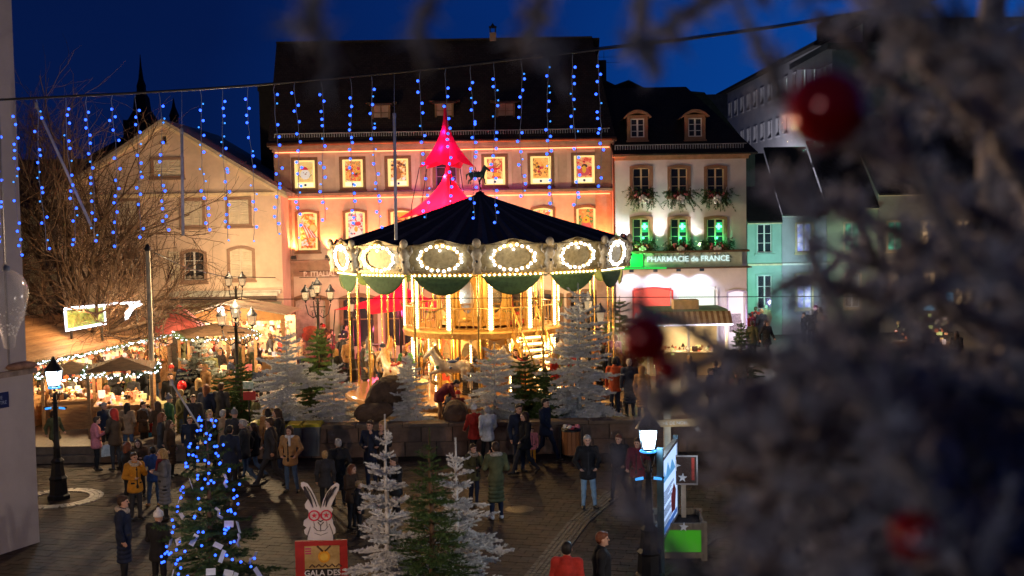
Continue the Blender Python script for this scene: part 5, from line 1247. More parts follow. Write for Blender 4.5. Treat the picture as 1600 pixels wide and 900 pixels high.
for sa in (rad(31), rad(211)):
    for i in range(10):
        t = (i + 1) / 11; r_ = RD + .1 + 1.75 * t; z = DECK - (DECK - P0) * t
        q = MB(); q.bb(-.14, .16, -.46, .46, -.04, .02); q.bb(.13, .16, -.46, .46, -.12, -.04, 0)
        for j in range(11): q.ball((.175, -.42 + .084 * j, -.01), .03, 1, 6, 4)
        tag(put('stair_tread', q.mesh('stair_tread', [CREAM, WARM_BULB]), car, loc=(r_ * math.cos(sa), r_ * math.sin(sa), z), rz=sa), kind='stuff')
    for s in (-1, 1):
        o_ = Vector((-math.sin(sa), math.cos(sa), 0)) * .5 * s; P = lambda t, dz: tuple(Vector(((RD + .1 + 1.75 * t) * math.cos(sa), (RD + .1 + 1.75 * t) * math.sin(sa), DECK - (DECK - P0) * t + dz)) + o_)
        q = MB(); q.tube([P(0, .85), P(1, .85)], .035, 6); q.tube([P(0, -.1), P(1, -.1)], .07, 6)
        for t in np.linspace(0, 1, 9): q.tube([P(t, -.1), P(t, .85)], .016, 5)
        q.build('stair_rail', GOLD, car)
# horses on brass poles: outer and inner rings and a few above
bp = MB().lathe([(.03, 0), (.03, DECK + .0)], 8).mesh('horse_pole', MATS['polished brass'])
HCOL = [('painted ivory', (.60, .50, .36)), ('painted grey', (.30, .28, .24)), ('painted chestnut', (.32, .15, .06)), ('painted black', (.06, .05, .05)), ('painted cream', (.7, .55, .35))]
HC = [MATS.get(n) or mat(n, c, .35, 0, .2, 4, coat=.4) for n, c in HCOL]
SC = [SADDLE, STRAP, mat('painted green saddle', (.05, .18, .08), .35)]
poleo = MB().lathe([(.025, 0), (.025, zr0 - P0 - .1)], 8).mesh('horse_pole_tall', MATS['polished brass'])
def horse(R, a, z, c, s=1.0):
    o = onring('horse_figure', HM if (c % 2 == 0) else HM2, R, a, z, mats=[HC[c % 5], MANE, SC[c % 3], SC[(c + 1) % 3]])
    o.rotation_euler = (0, 0, a + PI * 0); o.scale = (s,) * 3
    put('horse_pole', poleo if R > RD else bp, car, loc=(R * math.cos(a), R * math.sin(a), P0))
for k in range(11): horse(4.25, 2 * PI * k / 11 + .35, P0 + 1.12 + .12 * (-1) ** k, k, 1.0)
for k in range(8): horse(2.35, 2 * PI * k / 8 + .1, P0 + 1.05, k + 2, .8)
# a painted gondola between the horses at the left
q = MB(); q.lathe([(.2, 0), (.75, .08), (.85, .5), (.8, .55), (.7, .15), (.2, .1)], 20, (0, 0, 0)); q.ball((0, 0, .45), .2, 1); q.build('gondola', [CREAM, SADDLE], car, loc=(4.1 * math.cos(-.72), 4.1 * math.sin(-.72), P0 + .1))
# real bulbs' light inside
for k in range(6):
    a = 2 * PI * k / 6 + .25
    lamp('carousel_lamp', 'POINT', (4.1 * math.cos(a), 4.1 * math.sin(a), zr0 - .55), 215, (1, .56, .18), .12, parent=car)
    if k % 2: lamp('carousel_deck_lamp', 'POINT', (2.4 * math.cos(a), 2.4 * math.sin(a), DECK - .6), 165, (1, .56, .18), .1, parent=car)

# ================================================================== red star tents lit magenta behind
TENT = mat('red stretch fabric', (.80, .014, .07), .45, 0, .12, 2)
_t = TENT.node_tree; _o = _t.nodes['Material Output']; _tr = _t.nodes.new('ShaderNodeBsdfTranslucent'); _tr.inputs['Color'].default_value = (.85, .03, .10, 1); _mx = _t.nodes.new('ShaderNodeMixShader'); _mx.inputs[0].default_value = .45
_t.links.new(_t.nodes['Principled BSDF'].outputs[0], _mx.inputs[1]); _t.links.new(_tr.outputs[0], _mx.inputs[2]); _t.links.new(_mx.outputs[0], _o.inputs['Surface'])
YT = 51.5
tent = empty('spired_star_tent', (W(700, 400, YT).x, YT, 0), 0, 'red star shaped tent with needle spire rising behind the carousel', 'tent')
def star(par, c, z0, z1, R, npt, r_in, rot, name, m):
    q = MB(); n = npt * 6; rows_ = 10; v = []
    for i in range(rows_ + 1):
        t = i / rows_
        for j in range(n):
            a = rot + 2 * PI * j / n; ph_ = (j % 6) / 6; w_ = abs(1 - 2 * ph_)            # 1 at tip, 0 between
            Rt = r_in + (R - r_in) * w_ ** 1.7
            rr_ = .055 + (Rt - .055) * t ** (1.35); zz = z0 - (z0 - z1) * (1 - (1 - t) ** 1.6) * (1 if True else 0)
            zz = z0 - (z0 - z1) * (t ** .62) + .25 * (1 - w_) * t ** 3 * (z0 - z1) * .35
            v.append((c[0] + rr_ * math.cos(a), c[1] + rr_ * math.sin(a), zz))
    f = [(i * n + j, i * n + (j + 1) % n, (i + 1) * n + (j + 1) % n, (i + 1) * n + j) for i in range(rows_) for j in range(n)]
    q.add(v, f, 0, True); return q.build(name, m, par)
zA = yz(700, 166, YT)
star(tent, (0, 0), zA, yz(700, 262, YT), 1.32, 5, .85, rad(-8), 'upper_canopy', TENT)
star(tent, (.1, -.2), yz(703, 250, YT), yz(700, 338, YT) - .1, 2.35, 5, 1.75, rad(-170), 'lower_canopy', TENT)
q = MB(); q.tube([(0, 0, TZ), (0, 0, zA + .1)], .06, 8); q.build('mast', IRON, tent); q = MB()
for k in range(5):
    a = rad(-8) + 2 * PI * k / 5; q.tube([(1.3 * math.cos(a), 1.3 * math.sin(a), yz(700, 262, YT)), (1.7 * math.cos(a), 1.7 * math.sin(a), yz(700, 330, YT) + .3), (2.2 * math.cos(a), 2.2 * math.sin(a), TZ)], .02, 5)
q.build('guy_wires', IRON, tent); tag(descend(tent)[-1], kind='stuff')
lw_ = empty('low_red_tent', (W(625, 480, 49.5).x, 49.5, 0), 0, 'low red pointed tent behind the left carousel poles', 'tent')
star(lw_, (0, 0), yz(632, 432, 49.5), yz(600, 483, 49.5), 2.9, 5, 1.7, rad(180), 'canopy', TENT); q = MB(); q.tube([(0, 0, TZ), (0, 0, yz(632, 432, 49.5))], .05, 8)
q.build('mast', IRON, lw_)
for k in range(5): a = rad(180) + 2 * PI * k / 5; q = MB(); q.tube([(2.8 * math.cos(a), 2.8 * math.sin(a), yz(600, 483, 49.5)), (3.1 * math.cos(a), 3.1 * math.sin(a), TZ)], .025, 5); q.build('tent_pole', IRON, lw_)
tx = W(700, 400, YT).x
lamp('tent_lamp', 'SPOT', (tx - .6, YT - 2.6, yz(700, 400, YT - 2.6)), 4200, (1, .05, .12), .1, (tx, YT, yz(700, 300, YT)), 60)
lamp('tent_lamp', 'SPOT', (tx + 1.2, YT - 2.2, yz(700, 400, YT - 2.6)), 2600, (1, .10, .30), .1, (tx, YT, yz(700, 250, YT)), 60)
lamp('tent_lamp', 'POINT', (tx + .2, YT + 2.2, yz(700, 300, YT)), 110, (1, .12, .62), .15)
lamp('tent_lamp', 'POINT', (W(600, 480, 49).x - .5, 49.6, TZ + 1.7), 120, (1, .05, .16), .15)
lamp('tent_lamp', 'POINT', (W(560, 500, 52).x, 53.5, TZ + 1.2), 90, (1, .12, .28), .15)
for dz_, pw_, cl_ in ((yz(700, 275, YT), 60, (1, .12, .35)), (yz(700, 235, YT), 16, (1, .1, .8)), (yz(700, 205, YT), 7, (.8, .1, 1)), (yz(700, 345, YT), 110, (1, .10, .22))): lamp('tent_inner_lamp', 'POINT', (tx - .12, YT - .25, dz_), pw_, cl_, .06)
lamp('tent_inner_lamp', 'POINT', (W(620, 480, 49.5).x, 49.3, yz(620, 478, 49.5)), 60, (1, .06, .14), .1)
# facade uplights: small projectors on the ledge between the windows
zl_ = ZC2 - .05
fl_mesh = MB().box((0, 0, 0), (.22, .16, .16)).tube([(-.14, 0, 0), (-.14, 0, -.14), (.14, 0, -.14), (.14, 0, 0)], .012, 4).mesh('projector_mesh', IRON)
k = 0
for px in (462, 515, 587, 660, 742, 810, 880, 940):
    x_ = W(px, 400, YM).x
    f_ = put('projector', fl_mesh, None, loc=(x_, YM - .55, zl_ + .1)); tag(f_, 'black projector, %s from the left on the facade ledge, lighting the wall orange' % ['one', 'two', 'three', 'four', 'five', 'six', 'seven', 'eight'][k], 'projector', 'projectors lighting the facade'); k += 1
    lamp('projector_light', 'SPOT', (x_, YM - .26, zl_ + .2), 950, (1, .17, .055), .05, (x_ + random.uniform(-.1, .1), YM - .05, zl_ + 2.4), 75, .7)
for z_, nm in ((ZE - .38, 'cornice_light_tube'), (ZC1 - .18, 'string_course_light_tube')):
    q = MB(); q.tube([(MX0 + .05, -.14, z_), (MX1 - .05, -.14, z_)], .022, 6); q.build(nm, glow('orange light tube', (1, .22, .09), 3.0, sample=True), mbld)
lamp('projector_light', 'SPOT', (MX1 - .35, YM - .3, zl_ + .2), 900, (1, .12, .04), .05, (MX1 - .3, YM - .05, zl_ + 2.2), 70, .7)

# ================================================================== STREET LAMPS
IVG = glow('cold lit lantern glass', (.62, .82, 1.0), 6, alpha=.35); IVW = glow('milky lantern glass', (.62, .52, .36), .3, alpha=.6); BLUEG = glow('blue lit lantern rim', (.05, .25, 1.0), 1.6)
WGL = glow('dim warm lantern glass', (.80, .62, .36), .4, alpha=.45)
def lantern(par, c, glassm, s=1.0, holder=True):
    x, y, z = c                                         # z = bottom of the glass
    q = MB(); hw_, lw_2, gh = .17 * s, .115 * s, .40 * s
    corners = lambda w_, z_: [(x + a * w_, y + b * w_, z_) for a, b in ((-1, -1), (1, -1), (1, 1), (-1, 1))]
    lo, hi = corners(lw_2, z), corners(hw_, z + gh)
    for i in range(4): q.tube([lo[i], hi[i]], .013 * s, 4); q.tube([lo[i], lo[(i + 1) % 4]], .013 * s, 4); q.tube([hi[i], hi[(i + 1) % 4]], .02 * s, 4)
    fr_ = q.build('lantern_frame', IRON, par)
    q = MB()
    q.lathe([(.25 * s, 0), (.24 * s, .03 * s), (.17 * s, .13 * s), (.10 * s, .20 * s), (.09 * s, .24 * s), (.06 * s, .27 * s), (.045 * s, .31 * s), (.05 * s, .33 * s), (.0, .38 * s)], 8, (x, y, z + gh)); q.build('lantern_cap', IRON, fr_)
    q = MB(); q.lathe([(.0, -.16 * s), (.04 * s, -.14 * s), (.03 * s, -.08 * s), (.10 * s, -.02 * s), (.12 * s, 0)], 8, (x, y, z)); q.build('lantern_cup', IRON, fr_)
    g_ = .92; lo, hi = corners(lw_2 * g_, z + .01), corners(hw_ * g_, z + gh - .01)
    for i in range(4): j = (i + 1) % 4; q = MB(); q.add([lo[i], lo[j], hi[j], hi[i]], [(0, 1, 2, 3)]); q.build('lantern_pane', glassm, fr_)
    return fr_
def post(par, h, s=1.0, arms=False):
    q = MB(); q.lathe([(.30 * s, 0), (.30 * s, .10), (.24 * s, .14), (.22 * s, .5), (.25 * s, .55), (.19 * s, .62), (.15 * s, .95), (.18 * s, 1.0), (.11 * s, 1.08)], 8, smooth=False); q.build('base', IRON, par)
    q = MB(); q.lathe([(.10 * s, 1.05), (.085 * s, 1.3), (.10 * s, 1.34), (.075 * s, 1.4), (.055 * s, h - .35), (.08 * s, h - .32), (.05 * s, h - .26), (.045 * s, h - .1)], 12); q.build('shaft', IRON, par)
    if not arms:
        q = MB(); q.tube([(-.28, 0, h - .45), (.28, 0, h - .45)], .018, 6); q.ball((-.28, 0, h - .45), .03); q.ball((.28, 0, h - .45), .03)
        for s_ in (-1, 1): q.tube([(0, 0, h - .30), (s_ * .10, 0, h - .2), (s_ * .14, 0, h - .02)], .014, 5)
        q.build('ladder_bar', IRON, par)
def single_lamp(px, py, ztop, label, lit=True, power=160):
    p = G(px, py); t = empty('street_lamp', p, 0, label, 'street lamp', 'black iron street lamps'); post(t, ztop - .55)
    lantern(t, (0, 0, ztop - .42), IVG if lit else IVW)
    l = lamp('lantern_bulb', 'POINT', (0, 0, ztop + .02 - .25), power, (.55, .78, 1.0), .12, parent=t)
    q = MB(); q.tube([(.15 * math.cos(a), .15 * math.sin(a), ztop - .47) for a in np.linspace(0, 2 * PI, 9)], .022, 5, cap=False); q.tube([(-.26, 0, ztop - 1.02), (-.1, 0, ztop - 1.0)], .03, 5); q.tube([(.1, 0, ztop - 1.0), (.26, 0, ztop - 1.02)], .03, 5); q.build('blue_lit_ring', glow('blue lamp glow', (.05, .32, .9), .9), t)
    return t
LA = single_lamp(92, 779, W(85, 592, 30).z + .25 + .02, 'black street lamp with white blue lantern beside the pale corner building', power=110)
LB = single_lamp(1015, 905, W(1011, 680, 22.5).z + .22, 'bright cold street lamp standing beside the tall information board', power=170)
def cluster(px, py, Y, offs, label, glassm, power, base=TZ):
    p = W(px, py, Y); t = empty('street_lamp', (p.x, Y, base), 0, label, 'street lamp', 'black multi arm lamps'); H = p.z - base
    post(t, H - .1)
    for i, (dx, dy, dz) in enumerate(offs):
        if dx or dy:
            q = MB(); pts = [(0, 0, H - .85), (dx * .4, dy * .4, H - 1.0), (dx * .8, dy * .8, H - .75 + dz), (dx, dy, H - .35 + dz)]; q.tube(pts, .022, 6)
            q.tube([(dx * .4, dy * .4, H - .98), (dx * .5, dy * .5, H - .72), (dx * .3, dy * .3, H - .66), (dx * .28, dy * .28, H - .8)], .014, 5); q.build('arm', IRON, t)
        lantern(t, (dx, dy, H - .18 + dz), glassm, .82)
    if power: lamp('lantern_bulbs', 'POINT', (.0, -.0, H + .9), power * 5.5, (1, .70, .38), .25, parent=t)
    return t
cluster(368, 495, 40, [(0, 0, .15), (-.52, .15, -.12), (.55, .1, -.12), (-.1, .5, -.05)], 'black lamp with several lanterns in front of the orange gabled stall', WGL, 240)
cluster(496, 458, 46, [(0, 0, .18), (-.5, .1, -.1), (.50, .1, -.1), (-.25, .45, 0)], 'black lamp with several lanterns left of the carousel before the facade', WGL, 20)
cluster(770, 478, 51.5, [(-.4, 0, 0), (.4, 0, 0)], 'black lamp with two lanterns almost hidden behind the carousel centre', WGL, 150)  # lamp added behind the carousel to brighten the facade
cluster(368, 440, 51, [(-.3, 0, 0), (.3, 0, 0)], 'black lamp with two lanterns behind the orange gabled stall', WGL, 45)  # lamp added to brighten the gabled house wall
cluster(549, 480, 47.5, [(0, 0, 0)], 'slim black lamp with one lantern against the low red tent', IVW, 0)
cluster(920, 492, 37.2, [(.36, -.1, -.05), (-.36, .1, -.02), (0, .3, .3)], 'black lamp with three lanterns rising behind the tallest flocked tree', WGL, 12)

# ================================================================== MARKET STALLS (left)
WL_ = MATS['warm pine boards']; ROOFB = [mat('roof board %d' % i, c, .5, 0, .3, 3, .3, 30, stretch=(1, 6, 6)) for i, c in enumerate(((.34, .19, .09), (.28, .15, .07), (.38, .22, .11)))]
def goods(par, rng, x0, x1, y0, y1, z0, z1, n, hot=.6, name='goods'):
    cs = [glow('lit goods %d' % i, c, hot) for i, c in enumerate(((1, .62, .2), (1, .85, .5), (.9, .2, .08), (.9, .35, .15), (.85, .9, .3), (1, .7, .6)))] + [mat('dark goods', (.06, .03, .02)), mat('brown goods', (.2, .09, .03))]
    q = MB()
    for _ in range(n):
        s = rng.uniform(.035, .10); c_ = (rng.uniform(x0, x1), rng.uniform(y0, y1), rng.uniform(z0, z1)); k_ = rng.choice((0, 1, 2, 3, 6, 6, 7, 7, 4, 5)); sh_ = rng.random()
        if sh_ < .35: q.ball(c_, s, k_, 6, 4, (1, 1, rng.uniform(.7, 1.4)))
        elif sh_ < .8: q.box(c_, (s * rng.uniform(1, 2.4), s * 1.4, s * rng.uniform(.8, 3)), k_, rz=rng.uniform(-.6, .6))
        else: q.lathe([(s, 0), (s * .7, s), (0, s * 2.2)], 7, c_, k_)
    return tag(q.build(name, cs, par), kind='stuff')
def light_chain(par, pts, n, m=None, r=.028, jit=.03, name='light_chain', garland_=True, seed=0):
    rng = np.random.default_rng(seed); P = [np.array(p, float) for p in pts]; L = [np.linalg.norm(P[i + 1] - P[i]) for i in range(len(P) - 1)]; T = sum(L)
    q = MB(); q.tube([tuple(p) for p in P], .012, 4, 1)
    def at(s):
        for i, l in enumerate(L):
            if s <= l or i == len(L) - 1: return P[i] + (P[i + 1] - P[i]) * (s / l)
            s -= l
    for i in range(n): p = at(T * (i + .5) / n) + rng.normal(size=3) * jit; q.ball(tuple(p), r, 0, 6, 4)
    o = tag(q.build(name, [m or COOL_LED, DGRN], par), kind='stuff')
    if garland_:
        segs = [(P[i] + (P[i + 1] - P[i]) * a, P[i] + (P[i + 1] - P[i]) * (a + .34)) for i in range(len(P) - 1) for a in (0, .33, .66)]
        v, f = brush(segs, .17, 80, .03, rng); put('fir_garland', npmesh('fir_garland', v, f, mat('garland green', (.09, .14, .03), .8, 0, .5, 5)), par)
    return o
def chalet(name, A, B, ez, rz_, depth, label, n_b=26, seed=1, post_n=4):
    """row stall: eave from A to B (ground points), roof rising to the left/back"""
    A = Vector((A[0], A[1], 0)); B = Vector((B[0], B[1], 0)); d = (B - A); L = d.length; d.normalize()
    t = empty(name, (A.x, A.y, TZ), math.atan2(d.y, d.x), label, 'market stall')       # local x along the eave, +y to the back (left)
    Mx = Matrix.Rotation(math.atan2(rz_ - ez, depth), 3, 'X'); SL = math.hypot(rz_ - ez, depth)
    nb = int(SL / .16); bm_ = [MB().bb(0, L, 0, .19, 0, .022).mesh('roof_board', m) for m in ROOFB]
    for i in range(nb):
        put('roof_board', bm_[(i * 7 + seed) % 3], t, loc=(0, (i * .16) * math.cos(math.atan2(rz_ - ez, depth)), ez - TZ + (i * .16) * math.sin(math.atan2(rz_ - ez, depth)) + .012 * (i % 2)), rot=(math.atan2(rz_ - ez, depth) + .04, 0, 0))
    q = MB(); q.bb(-.05, L + .05, depth, depth + .06, 0, rz_ - TZ); q.build('back_wall', WOOD, t)
    for s, xx in ((0, .1), (1, L - .2)):
        q = MB(); q.add([(xx, 0.6, 0), (xx, depth, 0), (xx, depth, rz_ - TZ - .05), (xx, .6, ez - TZ + .25), (xx + .05, .6, 0), (xx + .05, depth, 0), (xx + .05, depth, rz_ - TZ - .05), (xx + .05, .6, ez - TZ + .25)], [(0, 1, 2, 3), (7, 6, 5, 4), (0, 3, 7, 4)]); q.build('side_wall', WOOD, t)
    for i in range(post_n + 1):
        q = MB(); x_ = .1 + (L - .3) * i / post_n; q.bb(x_, x_ + .1, .55, .65, 0, ez - TZ + .2); q.build('post', WOOD, t)
    q = MB(); q.bb(.1, L - .1, .55, 1.1, .9, .96); q.bb(.1, L - .1, .58, .62, 0, .9); q.build('counter', WOOD, t)
    q = MB(); q.bb(.1, L - .1, depth - .5, depth - .1, 1.5, 1.53); q.bb(.1, L - .1, depth - .5, depth - .1, 1.95, 1.98); q.build('shelf', WOOD, t)
    return t, L
rg = random.Random(12)
A = W(50, 573, 37.2); B = W(282, 515, 47.5); ez = (A.z + B.z) / 2
s1, L1 = chalet('market_stall', A, B, ez, ez + 1.15, 3.0, 'long market stall with wide board roof lit orange along the left edge', seed=1, post_n=5)
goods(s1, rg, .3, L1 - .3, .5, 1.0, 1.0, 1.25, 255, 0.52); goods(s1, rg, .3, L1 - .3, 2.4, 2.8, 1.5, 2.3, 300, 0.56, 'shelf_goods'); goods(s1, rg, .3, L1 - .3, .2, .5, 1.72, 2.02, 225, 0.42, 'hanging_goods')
light_chain(s1, [(0, -.12, ez - TZ - .02), (L1 * .3, -.14, ez - TZ - .06), (L1 * .6, -.12, ez - TZ - .03), (L1, -.12, ez - TZ)], 190, seed=3, jit=.022, r=.026)
for k in range(4): lamp('stall_bulb', 'POINT', (L1 * (k + .5) / 4, 1.3, ez - TZ - .25), 120, (1, .62, .28), .1, parent=s1)
# things standing on that roof
def proj_roof(px, py, Y): return W(px, py, Y)
c_ = [W(103, 482, 41.2), W(164, 477, 42.4), W(166, 505, 42.4), W(105, 516, 41.2)]
sg = empty('garland_sign', c_[3], 0, 'rectangular sign of fir garland edged with white rope light on the long stall roof', 'sign')
loc_ = [p - c_[3] for p in c_]
q = MB(); q.add([tuple(p) for p in loc_] + [tuple(p + Vector((0, .12, 0))) for p in loc_], [(0, 1, 2, 3), (7, 6, 5, 4), (0, 4, 5, 1), (1, 5, 6, 2), (2, 6, 7, 3), (3, 7, 4, 0)]); q.build('backing', mat('green lit mesh', (.16, .24, .08), .7, 0, .5, 6), sg)
rng = np.random.default_rng(5); segs = []
for i in range(70):
    u, v = rng.uniform(.08, .92), rng.uniform(.12, .88); p = loc_[0] * (1 - u) * (1 - v) + loc_[1] * u * (1 - v) + loc_[2] * u * v + loc_[3] * (1 - u) * v; p = np.array(p) + [0, -.04, 0]
    segs.append((p, p + np.array([rng.normal() * .1, -.04, rng.normal() * .08])))
v, f = brush(segs, .09, 90, .02, rng); put('greenery', npmesh('greenery', v, f, mat('lit greenery', (.28, .30, .08), .8, 0, .5, 5)), sg)
RL = glow('rope light', (.80, .86, 1.0), 3.5)
q = MB(); q.tube([tuple(p + Vector((0, -.08, 0))) for p in loc_ + loc_[:1]], .05, 6); q.build('rope_light', RL, sg)
q = MB(); q.bb(.1, .16, 0, .1, -.5, 0); q.bb(1.2, 1.26, 0, .1, -.4, .1); q.build('stand', IRON, sg)
lamp('rope_roof_fill', 'POINT', c_[3] + Vector((.7, -.6, .5)), 150, (1, .56, .22), .3)  # warm lamp added to turn the stall roof orange, not the rope's own light
P_ = [W(x, y, 43.2) for x, y in ((165, 475), (213, 473), (218, 470), (222, 476), (212, 481), (206, 486), (200, 498), (196, 500), (196, 488), (203, 480), (200, 475))]
ar = empty('light_arrow', P_[0], 0, 'white glowing arrow shape on a stalk above the long stall roof', 'light sign')
q = MB(); lp = [p - P_[0] for p in P_]; q.tube([tuple(p) for p in (lp[0], lp[1])], .045, 6); q.prism([(p.x, p.z) for p in lp[1:]], -.05, .05); q.build('glowing_shape', RL, ar); q = MB(); q.tube([(lp[4].x, 0, lp[4].z), (lp[4].x + .1, 0, lp[4].z - 1.0)], .025, 5); q.build('stalk', IRON, ar)
lamp('arrow_roof_fill', 'POINT', P_[5] + Vector((0, -.7, .1)), 170, (1, .60, .26), .2)  # second warm lamp added for the stall roof, warmer than the white arrow
p = W(84, 500, 44); q = MB(); q.lathe([(.28, 0), (.12, .5), (.02, .75)], 10); o = q.build('cone_figure', mat('salmon cone', (.6, .28, .2), .8), None, loc=(p.x, 44, p.z - .35)); tag(o, 'small pale pink cone standing on the dark far end of the stall roof', 'ornament')
def kiosk(px, py, Y, hw_, label, seed, zr=.32, garl=True, n=70):
    p = W(px, py, Y); t = empty('kiosk', (p.x, Y, TZ), rad(12 + seed * 3), label, 'market stall', 'small square roofed kiosks'); H = p.z - TZ
    M4 = [(-hw_, -hw_), (hw_, -hw_), (hw_, hw_), (-hw_, hw_)]
    for i in range(4):
        a, b = M4[i], M4[(i + 1) % 4]; nb = 7
        for j in range(nb):
            u0, u1 = j / nb, (j + .93) / nb; A_ = Vector((a[0] * (1 - u0), a[1] * (1 - u0), H + zr * u0)); B_ = Vector((b[0] * (1 - u0), b[1] * (1 - u0), H + zr * u0)); C_ = Vector((b[0] * (1 - u1), b[1] * (1 - u1), H + zr * u1)); D_ = Vector((a[0] * (1 - u1), a[1] * (1 - u1), H + zr * u1))
            q = MB(); up = Vector((0, 0, .02)); q.add([A_, B_, C_, D_, A_ + up, B_ + up, C_ + up, D_ + up], [(3, 2, 1, 0), (4, 5, 6, 7), (0, 1, 5, 4), (2, 3, 7, 6)]); q.build('roof_board', DWOOD, t)
    for i, (a, b) in enumerate(M4): q = MB(); q.bb(a * .9 - .05, a * .9 + .05, b * .9 - .05, b * .9 + .05, 0, H); q.build('post', WOOD, t)
    q = MB(); q.bb(-hw_ * .8, hw_ * .8, -hw_ * .8, hw_ * .8, .92, .98); q.bb(-hw_ * .7, hw_ * .7, -hw_ * .7, hw_ * .7, 0, .92); q.build('counter', WOOD, t)
    r_ = random.Random(seed); goods(t, r_, -hw_ * .7, hw_ * .7, -hw_ * .7, hw_ * .7, 1.0, 1.2, 60, 0.42)
    e_ = hw_ * 1.04; dz = H - .05
    light_chain(t, [(-e_, e_, dz), (-e_, -e_, dz), (0, -e_, dz - .12), (e_, -e_, dz), (e_, e_, dz)], n, seed=seed, r=.027, jit=.035)
    lamp('kiosk_bulb', 'POINT', (0, 0, H - .2), 110, (1, .66, .32), .1, parent=t)
    return t
kiosk(190, 574, 37.0, 1.05, 'small dark roofed kiosk edged with white lights in front of the long stall', 1)
kiosk(112, 580, 38.2, .95, 'partly hidden kiosk with garland and white lights just right of the left lamp', 2)
kiosk(338, 520, 43.5, 1.35, 'kiosk with peaked string of blue white lights behind the olive fir', 4, .35)
# gabled orange stall
pa, pl, pr = W(352, 474, 49), W(288, 494, 49), W(452, 492, 49)
t = empty('gabled_stall', (pa.x, 49, TZ), 0, 'large pine stall with wide lit gable under the chocolate shop sign', 'market stall')
xl, xr_ = pl.x - pa.x, pr.x - pa.x; za, zl2 = pa.z - TZ, (pl.z + pr.z) / 2 - TZ
q = MB(); q.add([(xl + .2, 0, zl2 - .25), (xr_ - .2, 0, zl2 - .25), (xr_ - .2, 0, zl2), (0, 0, za - .08), (xl + .2, 0, zl2)], [(0, 1, 2, 3, 4)]); q.build('gable', mat('lit pine gable', (.55, .27, .08), .6, 0, .25, 3, .2, 30), t)
for s, xe in ((-1, xl), (1, xr_)):
    nb = 9
    for j in range(nb):
        u0, u1 = j / nb, (j + .95) / nb; q = MB(); za_ = lambda u: za + (zl2 - za) * u
        q.add([(xe * u0, -.5, za_(u0)), (xe * u1, -.5, za_(u1)), (xe * u1, 3, za_(u1)), (xe * u0, 3, za_(u0)), (xe * u0, -.5, za_(u0) + .06), (xe * u1, -.5, za_(u1) + .04), (xe * u1, 3, za_(u1) + .04), (xe * u0, 3, za_(u0) + .06)], [(0, 1, 2, 3), (7, 6, 5, 4), (0, 4, 5, 1), (1, 5, 6, 2), (3, 0, 4, 7)]); q.build('roof_board', mat('pale roof board', (.42, .33, .22), .7, 0, .2, 4), t)
for x_ in (xl + .25, 0, xr_ - .35): q = MB(); q.bb(x_, x_ + .14, -.05, .09, 0, zl2 - .2); q.build('post', WOOD, t)
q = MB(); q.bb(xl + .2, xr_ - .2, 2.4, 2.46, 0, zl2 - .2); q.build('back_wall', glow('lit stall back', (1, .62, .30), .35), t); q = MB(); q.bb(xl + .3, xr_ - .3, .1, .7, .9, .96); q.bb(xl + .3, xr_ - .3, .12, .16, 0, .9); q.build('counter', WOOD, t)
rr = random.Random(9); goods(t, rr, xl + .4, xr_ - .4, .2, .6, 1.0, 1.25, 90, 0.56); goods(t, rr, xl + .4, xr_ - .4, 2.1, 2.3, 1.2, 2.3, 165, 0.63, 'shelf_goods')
for x_ in (-1.0, .8, 2.0): lamp('stall_bulb', 'POINT', (x_, 1.0, zl2 - .5), 130, (1, .66, .36), .1, parent=t)
p = W(345, 484, 48.4); q = MB(); q.ball((0, 0, 0), .16, 0, 10, 7); o = q.build('globe_lamp', glow('white globe', (.95, .92, 1), 3.0), None, loc=p); tag(o, 'glowing white globe under the peak of the orange gable', 'lamp'); lamp('globe_light', 'POINT', p + Vector((0, -.3, -.05)), 60, (1, .9, .8), .15)
lamp('gable_light', 'SPOT', (pa.x + 1.2, 46.6, TZ + 3.1), 50, (1, .55, .2), .1, (pa.x, 49, TZ + 3), 110)
# pink red cone shaped awning left of the gable
p0 = W(280, 512, 47); q = MB(); q.lathe([(1.25, 0), (.9, .35), (.25, .95), (.02, 1.1)], 12); o = q.build('canopy_tent', mat('salmon canopy', (.60, .14, .12), .6, 0, .2, 3), None, loc=(p0.x, 47, p0.z - .15)); tag(o, 'small salmon red canopy between the long stall and the gabled stall', 'canopy')
# striped kiosk before the pharmacy
pk = W(1077, 507, 47.5); hk = W(1145, 507, 47.5).x - pk.x
t = empty('striped_kiosk', (pk.x, 47.5, TZ), 0, 'kiosk with striped valance and green roof before the pharmacy windows', 'market stall'); zk = pk.z - TZ
STR = [mat('stripe cream', (.55, .45, .28), .7), mat('stripe tan', (.28, .17, .08), .7)]
n_s = 30
for side in (0,):
    for i in range(n_s):
        x_ = -hk + 2 * hk * i / n_s; q = MB(); q.add([(x_, -.02, 0), (x_ + 2 * hk / n_s, -.02, 0), (x_ + 2 * hk / n_s, .55, .5), (x_, .55, .5), (x_, -.0, 0), (x_ + 2 * hk / n_s, .0, 0), (x_ + 2 * hk / n_s, .57, .48), (x_, .57, .48)], [(0, 1, 2, 3), (7, 6, 5, 4), (0, 4, 5, 1)]); q.build('awning_stripe', STR[i % 2], t, loc=(0, 0, zk))
q = MB(); q.bb(-hk + .1, hk - .1, .5, 3.0, zk + .5, zk + .56); q.build('roof', mat('green flat roof', (.16, .24, .13), .8, 0, .3, 2), t); q = MB(); q.bb(-.5, .55, .9, 1.7, zk + .56, zk + .95); q.build('roof_box', mat('tan box', (.5, .38, .22), .7), t)
q = MB(); q.bb(-hk + .15, hk - .15, .55, .6, 0, .95); q.bb(-hk + .15, hk - .15, .4, .9, .95, 1.0); q.bb(-hk + .15, hk - .15, 2.9, 2.95, 0, zk); q.build('counter', mat('cream counter', (.6, .48, .3), .6, 0, .15, 2), t)
